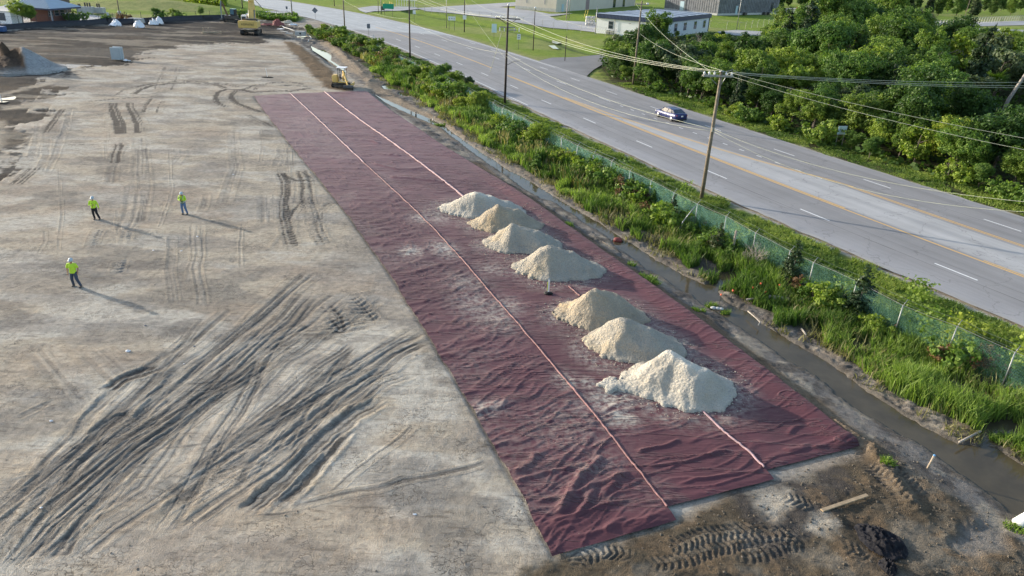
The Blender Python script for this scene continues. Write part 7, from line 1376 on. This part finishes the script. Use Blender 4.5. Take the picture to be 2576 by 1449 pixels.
wire_fence('lawn_fence', [(1540,36),(1700,62),(1900,82),(2060,108),(2234,128),(2350,150)], 2.0, 4.6, M_galv, 'thin chain-link fence crossing the mown field before the car park', .045, .9, .008, True)
wire_fence('lawn_fence', [(2660,106),(2760,112),(2860,100),(2960,86),(3080,66)], 2.0, 5.2, M_galv, 'chain-link fence on the lawn right of the white building', .05, 1.0, .008, True)
wire_fence('back_road_fence', [(3450,104),(3540,100),(3650,88),(3840,78),(4100,66)], 2.3, 3.0, M_galv, 'chain-link fence with bent posts along the back road, upper right', .08, .55, .012, True, lean=.2)
wire_fence('far_fence', [(-40,26),(60,16),(200,8),(330,2),(420,-4)], 2.2, 4.2, M_dk, 'dark fence along the lawn at the upper left corner', .05, 1.0, .010)
# gate and yellow bollards
GY = simple('yellow_bollard_paint', (.75, .52, .05), .5); p0 = S(1487, 24); gt = empty('sliding_gate', (p0[0], p0[1], 0), math.atan2(*(S(1562, 29)-S(1487, 24))[:2][::-1]), 'white barred gate at the far side entrance', 'gate')
GL = float(np.hypot(*(S(1562, 29)-S(1487, 24))[:2]))
for z_ in (.1, 2.3): MB().box((GL/2, 0, z_), (GL, .12, .14)).build('rail', M_whitep, gt)
bar = MB().box((0, 0, 1.2), (.10, .10, 2.3)).mesh('bar', M_whitep)
for k in range(int(GL/1.0)+1): link('bar', bar, gt, (k*1.0, 0, 0))
for k, (x_, y_) in enumerate([(1441, 29), (1464, 26), (1472, 28)]): p = S(x_, y_); MB().tube([V3(0, 0, -.1), V3(-.1, 0, 1.75)], .17, 10).build('yellow_bollard', GY, None, True, loc=V3(p[0], p[1], 0)); tag(bpy.data.objects['yellow_bollard' if k == 0 else f'yellow_bollard.00{k}'], ('left yellow bollard beside the far gate', 'middle yellow bollard beside the far gate', 'right yellow bollard beside the far gate')[k], 'bollard', 'yellow bollards by the gate')
p = S(1436, 38); MB().box((0, 0, .6), (1.0, .9, 1.2)).build('utility_box', M_steel, None, loc=V3(p[0], p[1], 0), bevel=.05); tag(bpy.data.objects['utility_box'], 'dark box behind the green road sign', 'box')
p = S(2212, 96); o = empty('equipment_rack', (p[0], p[1], 0), .2, 'grey metal equipment rack at the left of the white building', 'rack')
for x_ in (-1, 0, 1):
    for z_ in (.5, 1.4, 2.3): MB().box((x_, 0, z_), (.8, .8, .7)).build('crate', M_conc if (x_+z_) % 2 else M_steel, o, bevel=.04)
for k, (x_, y_, x2, y2) in enumerate([(2190, 68, 2200, 40), (2198, 68, 2212, 42)]): a, b = S(x_, y_), S(x2, y2); MB().tube([V3(0, 0, 0), V3((b-a)[0]*.12, 0, 2.6)], .07, 5).build('guy_guard', GY, None, loc=V3(a[0], a[1], 0)); tag(bpy.data.objects['guy_guard' if k == 0 else 'guy_guard.001'], ('left' if k == 0 else 'right')+' yellow guy guard on the grass before the warehouse', 'guy guard', 'yellow guy guards')
OR = simple('faded_orange_barrier', (.45, .13, .08), .6)
for k, (x_, y_) in enumerate([(2995, 36), (3020, 37), (3058, 38)]): p = S(x_, y_); MB().box((0, 0, .5), (2.2, .4, 1.0)).build('barrier', OR, None, loc=V3(p[0], p[1], 0), bevel=.05); tag(bpy.data.objects['barrier' if k == 0 else f'barrier.00{k}'], ('left', 'middle', 'right')[k]+' faded red barrier beside the far back road', 'barrier', 'red barriers by the back road')
for k, (x_, y_, r) in enumerate([(3695, 125, 1.6), (3720, 130, 1.3), (3755, 136, .9), (3790, 132, 1.0), (3815, 136, .8)]): p = S(x_, y_); crumple('boulder', (p[0], p[1], 0), r*1.5, r, r*.9, simple('tan_rock' if k < 2 else 'grey_rock', (.46, .38, .26) if k < 2 else (.25, .25, .24), .9), ('large tan rock', 'second tan rock', 'grey rock', 'pale grey rock', 'small grey rock')[k]+' in the rubble heap beside the back road', 'rock', 80+k, 20, 1.2, 'rubble beside the back road')
# ------------------------------------------------------------------ things on the far part of the site
for k, (x_, y_, rx, h_, lab) in enumerate([(433,97,1.15,1.0,'leftmost white bulk bag near the silt fence, rounded'),(521,103,1.05,1.05,'white bulk bag in front of the grey slab stack'),(574,92,.85,.9,'left of two adjoining white bulk bags'),(596,91,.95,1.1,'right of two adjoining white bulk bags, pointed')]): p = S(x_, y_); crumple('bulk_bag', (p[0], p[1], 0), rx*1.35, rx, h_*1.25, M_whitebag, lab, 'bag', 90+k, 34, 1.1, 'white bulk bags near the silt fence')
p = S(509, 86); o = empty('slab_stack', (p[0], p[1], 0), 0, 'stack of grey slabs by the silt fence between the white bags', 'slabs')
for k in range(4): MB().box((0, .4, .15+k*.26), (3.4-k*.15, 1.6, .22)).build('slab', M_conc, o)
p = S(439, 224); o = empty('concrete_form', (p[0], p[1], 0), math.radians(-6), 'pair of upright pale grey concrete box halves on the dark soil', 'concrete box')
MB().box((-.12, 0, .95), (1.55, .22, 1.9)).build('front_panel', simple('pale_bluegrey_concrete', (.42, .47, .50), .7, var=.08), o, bevel=.03); MB().box((.15, .45, 1.0), (1.6, .22, 2.0)).build('rear_panel', simple('pale_bluegrey_concrete_b', (.50, .54, .56), .7, var=.08), o, bevel=.03); MB().box((.75, .22, .95), (.14, .6, 1.8)).build('side_panel', simple('pale_bluegrey_concrete_c', (.42, .47, .50), .7), o)
p = S(475, 228); crumple('plastic_scrap', (p[0], p[1], 0), .7, .35, .25, M_whitebag, 'small white and dark scraps right of the upright concrete panels', 'scrap', 95, 20, 1.5)
# spoil heap with a brown cut face and a pale slope coloured by its shade
def heap():
    p = S(70, 262); g = np.arange(-8, 8.01, .13); X, Y = np.meshgrid(g, g, indexing='ij'); H = 3.9; n = fbm(X*.4, Y*.4, 4, 311); rr = np.hypot(X*.9, Y*1.0); h = H*(1-rr/5.6)
    h = np.where(h < .9, .9*np.exp((h-.9)/.9), h)+(n-.5)*.35+(fbm(X*2, Y*2, 3, 313)-.5)*.10
    cut = sst(1.3, .3, .83*X+.56*Y+.6*(fbm(Y*.6, Y*0, 3, 315)-.5)*1.5)*sst(1.5, -.5, Y); h2 = np.maximum(.55*H*(1-np.hypot(X+1.0, Y+.5)/7.5)+(fbm(X*.9, Y*.9, 4, 317)-.5)*.9, 0.0); h = h*(1-cut)+np.minimum(h, h2)*cut
    h = np.where(np.hypot(X+1.5, Y-.1) < .55, np.maximum(h, 4.0-(np.hypot(X+1.5, Y)*1.5)), h)
    C = np.ones(X.shape+(3,))*lin(.36, .37, .38); C = mix(C, np.clip(cut+sst(1.5, .2, .83*X+.56*Y)*.97, 0, 1), lin(.115, .082, .06)); C = mix(C, sst(1.2, .3, h)*sst(-1, 2, X)*.7, lin(.48, .47, .45)); Z = np.where(h > .22+.2*n, h, -.1)  # bluish grey of the shaded right slope is put into the colour
    me = mesh_np('spoil_heap', np.stack([X.ravel(), Y.ravel(), Z.ravel()], 1), grid_faces(*X.shape)[:, ::-1], M_ground, True, cols=C.reshape(-1, 3), fattr={'rough': np.ones(X.size)*.8, 'grass': np.zeros(X.size), 'wet': np.zeros(X.size)}); tag(link('spoil_heap', me, None, (p[0], p[1], -.05)), 'steep spoil heap with brown cut face and pale grey shaded slope at left', 'soil heap')
heap()
tag(link('puddle', poly_mesh('puddle', SS([(-30,372),(20,370),(58,364),(62,370),(45,382),(10,388),(-30,384)]), .10, M_water)), kind='structure')
p = S(8, 382); MB().tube([V3(0, 0, -.1), V3(-.25, .1, 1.6)], .06, 6).build('white_stake', M_whitep, None, True, loc=V3(p[0], p[1], 0)); tag(bpy.data.objects['white_stake'], 'white pipe stake beside the shining puddle at the left edge', 'stake')
# drainage parts near the head of the ditch
p = S(1124, 134); o = empty('concrete_box', (p[0], p[1], 0), math.radians(-4), 'grey precast concrete box with round opening at the ditch head', 'concrete box'); MB().box((0, .6, .45), (2.1, 1.2, .95)).build('box', M_conc, o, bevel=.04); MB().tube([V3(.15, -.03, .45), V3(.15, .02, .45)], .2, 16).build('opening', M_black, o, True)
p = S(1084, 128); MB().box((0, .3, .12), (1.5, .8, .22)).build('concrete_slab', M_conc, None, loc=V3(p[0], p[1], 0), bevel=.03); tag(bpy.data.objects['concrete_slab'], 'flat pale slab left of the precast concrete box', 'slab')
p = S(1103, 140); MB().box((0, 0, .5), (.18, .18, 1.2)).build('timber_post', M_plank, None, loc=V3(p[0], p[1], 0)); tag(bpy.data.objects['timber_post'], 'short timber post left of the precast concrete box', 'post')
along('hose', [(1052,92),(1056,98),(1066,105),(1085,110),(1098,115),(1111,120)], .12, M_conc, 'pale hose snaking from the red rags to the concrete box', 'hose', .12); along('hose', [(1140,131),(1155,134),(1165,140),(1168,146),(1158,152),(1155,158)], .10, M_conc, 'pale curved hose drooping into the ditch head', 'hose', .1)
M_red = simple('dusty_red_cloth', (.28, .09, .08), .8, var=.3, scale=2, bmp=.05)
p = S(1045, 98); crumple('red_tarp', (p[0], p[1], 0), 1.7, 1.1, 1.5, M_red, 'crumpled red cloth heap left of the hedge', 'cloth', 96, 34, 1.3); p = S(1005, 94); crumple('red_tarp', (p[0], p[1], 0), 2.4, 1.0, .4, M_red, 'flat end of the red cloth, left part', 'cloth', 97, 30, 1.6)
p = S(1078, 88); crumple('white_sacks', (p[0], p[1], 0), 1.6, .9, .8, simple('cream_plastic', (.62, .55, .42), .6), 'cream plastic sacks beside the red cloth heap', 'sacks', 98, 26, 1.6); p = S(1098, 94); crumple('white_sacks', (p[0], p[1], 0), 1.4, .6, .35, M_whitebag, 'white plastic sheet at the foot of the hedge', 'sacks', 99, 26, 1.6)
board('white_board', (1045, 111), (1060, 109), 1.0, .12, M_whitep, 'white board lying near the red cloth heap', 'board'); board('white_board', (1052, 118), (1078, 121), .6, .12, M_conc, 'pale long board in front of the white one', 'board')
board('timber_formwork', (758, 126), (832, 124), .3, .35, M_plank, 'long timber formwork strip left of the large excavator', 'formwork')
for k, x_ in enumerate((763, 783)): p = S(x_, 121); MB().box((0, 0, .45), (.22, .22, 1.0)).build('form_stake', M_plank, None, loc=V3(p[0], p[1], 0)); tag(bpy.data.objects['form_stake' if k == 0 else 'form_stake.001'], ('left' if k == 0 else 'right')+' pale stake behind the timber formwork strip', 'stake', 'formwork stakes')
p = S(4, 118); MB().box((0, 0, .5), (1.8, 1.2, 1.0)).build('blue_bin', simple('dark_blue_plastic', (.04, .10, .25), .5), None, loc=V3(p[0], p[1], 0), bevel=.08); tag(bpy.data.objects['blue_bin'], 'dark blue bin with white top at the left edge', 'bin')
# fan palms in the wood
def palm(xy, h, r, nf, label, mat, seed):
    p = S(*xy); o = empty('fan_palm', (p[0], p[1], 0), 0, label, 'palm', 'fan palms in the wood'); MB().tube([V3(0, 0, -.2), V3(.1, 0, h*.6), V3(0, 0, h)], [.22, .18, .16], 8).build('trunk', M_bark, o, True); rs = np.random.RandomState(seed); V = []; F = []
    for k in range(nf):
        a = rs.rand()*6.283; el = rs.uniform(-.5, 1.25); d = Vector((math.cos(a)*math.cos(el), math.sin(a)*math.cos(el), math.sin(el))); s_ = Vector((-math.sin(a), math.cos(a), 0)); up = s_.cross(d)*-1; c = Vector((0, 0, h))+d*r*.45
        for j in range(-7, 8):
            b = j*.17; ld = (d*math.cos(b)+s_*math.sin(b)); e = c+ld*r*(.62-.18*abs(b)/1.2)+Vector((0, 0, -.22*r*(1-max(el, 0)))); i0 = len(V); w_ = ld.cross(up).normalized()*.045*r*.5; mid = c.lerp(e, .5)+up*.02; V += [c, mid+w_, e, mid-w_]; F.append((i0, i0+1, i0+2, i0+3))
        m_ = len(V)
    link('fronds', mesh_np('fronds', np.array([tuple(v) for v in V]), np.array(F), mat, False, fattr={'lv': np.repeat(rs.rand(len(F)), 4)}), o)
palm((3065, 300), 5.6, 3.0, 46, 'large fan palm with yellow-tipped fronds among the dark trees', leaf_mat('palm_fronds', (.07, .10, .025), (.26, .26, .09), .25), 1); palm((3330, 420), 3.6, 2.4, 34, 'dark fan palm low in the middle of the wood', L_dark, 2); palm((3690, 410), 3.8, 2.8, 40, 'fan palm left of the leaning bare trunk', L_yellow, 3); palm((3760, 230), 5.0, 2.6, 36, 'fan palm beneath the back-road rubble', L_mid, 4); palm((3600, 360), 4.0, 2.2, 30, 'small fan palm above the cables', L_mid, 5)
# bare branching trees
def bare(xy, h, label, seed, mat=M_deadwood, z=-.3, grp='bare grey trees and shrubs'):
    p = S(*xy, z); rs = np.random.RandomState(seed); o = empty('bare_tree', (p[0], p[1], z), 0, label, 'tree', grp); m = MB()
    def rec(b, d, L_, r, lv):
        e = b+d*L_; m.tube([b, b.lerp(e, .5)+Vector(rs.normal(0, .04, 3))*L_, e], [r, r*.8, r*.55], 5, False)
        if lv == 0: return
        for k in range(rs.randint(2, 5)): nd = (d+Vector(rs.normal(0, .45, 3))).normalized(); nd.z = abs(nd.z)*.8+.15; rec(b.lerp(e, rs.uniform(.4, 1)), nd.normalized(), L_*rs.uniform(.5, .75), r*.5, lv-1)
    for k in range(4): rec(Vector((rs.normal(0, .1), rs.normal(0, .1), -.1)), Vector((rs.normal(0, .3), rs.normal(0, .3), 1)).normalized(), h*.42, .035*h**.5, 4)
    m.build('branches', mat, o, True)
M_pinkgrey = simple('grey_pink_twigs', (.26, .22, .20), .9)
bare((2838, 1015), 2.3, 'pale bare branching sapling in front of the near fence', 1); bare((2800, 1000), 1.9, 'second pale bare sapling, left of the first', 2)
for k, (x_, y_, h_, l_) in enumerate([(2680, 345, 3.4, 'grey leafless bush at the wood edge behind the tall power pole'), (2830, 380, 3.6, 'pale leafless twiggy bush right of the tall power pole'), (2960, 430, 4.2, 'tall bare pale trunks in the front of the wood'), (3010, 470, 3.8, 'bare grey bush left of the roadside sign'), (3350, 330, 4.2, 'pale bare branches in the middle of the wood'), (3600, 300, 4.5, 'bare forked tree right of the middle of the wood'), (3560, 470, 4.2, 'bare pale tree above the roadside bushes at right'), (2640, 230, 5.5, 'thin bare tree by the white building')]): bare((x_, y_), h_*1.25, l_, 20+k, M_pinkgrey if k in (0, 3) else M_deadwood, 0)
# old wooden post by the dark bush in the marsh
p = S(2742, 962, -.3); MB().tube([V3(0, 0, -.2), V3(.02, 0, 1.9)], .085, 8).build('wooden_post', M_plank, None, True, loc=V3(p[0], p[1], -.3)); tag(bpy.data.objects['wooden_post'], 'weathered wooden post standing in the marsh grass', 'post')
# climbing vines on the near fence
rs = np.random.RandomState(88)
for k, (xy, dz, n_, mt, lab) in enumerate([((3420,1200),1.5,420,L_yellow,'bright yellow-green vine draped over the near fence, left strand'),((3470,1290),1.2,480,L_yellow,'bright yellow-green vine hanging down to the grass, middle strand'),((3560,1330),1.4,420,L_yellow,'yellow-green vine round the second nearest fence post'),((3800,1420),1.6,420,L_bright,'green vine over the fence at the right edge'),((3150,1150),.9,160,L_mid,'small green creeper on the mesh by the dense shrub'),((2560,790),1.4,200,L_bright,'green creeper on the fence behind the bent pipe post'),((2330,700),1.5,220,L_mid,'creeper over the fence top behind the three upright shrubs')]):
    p = S(*xy, -.1); m_ = np.stack([p[0]+rs.normal(0, .38, n_), p[1]+rs.normal(0, .38, n_), rs.rand(n_)**.8*(dz+.9)], 1); V, F, lv = leaves(m_-np.array([p[0], p[1], 0]), np.tile([-.5, -.5, .5], (n_, 1)), .13, rs, 1.3); tag(link('vine', mesh_np('vine', V, F, mt, True, fattr={'lv': lv}), None, (p[0], p[1], 0)), lab, 'vine')
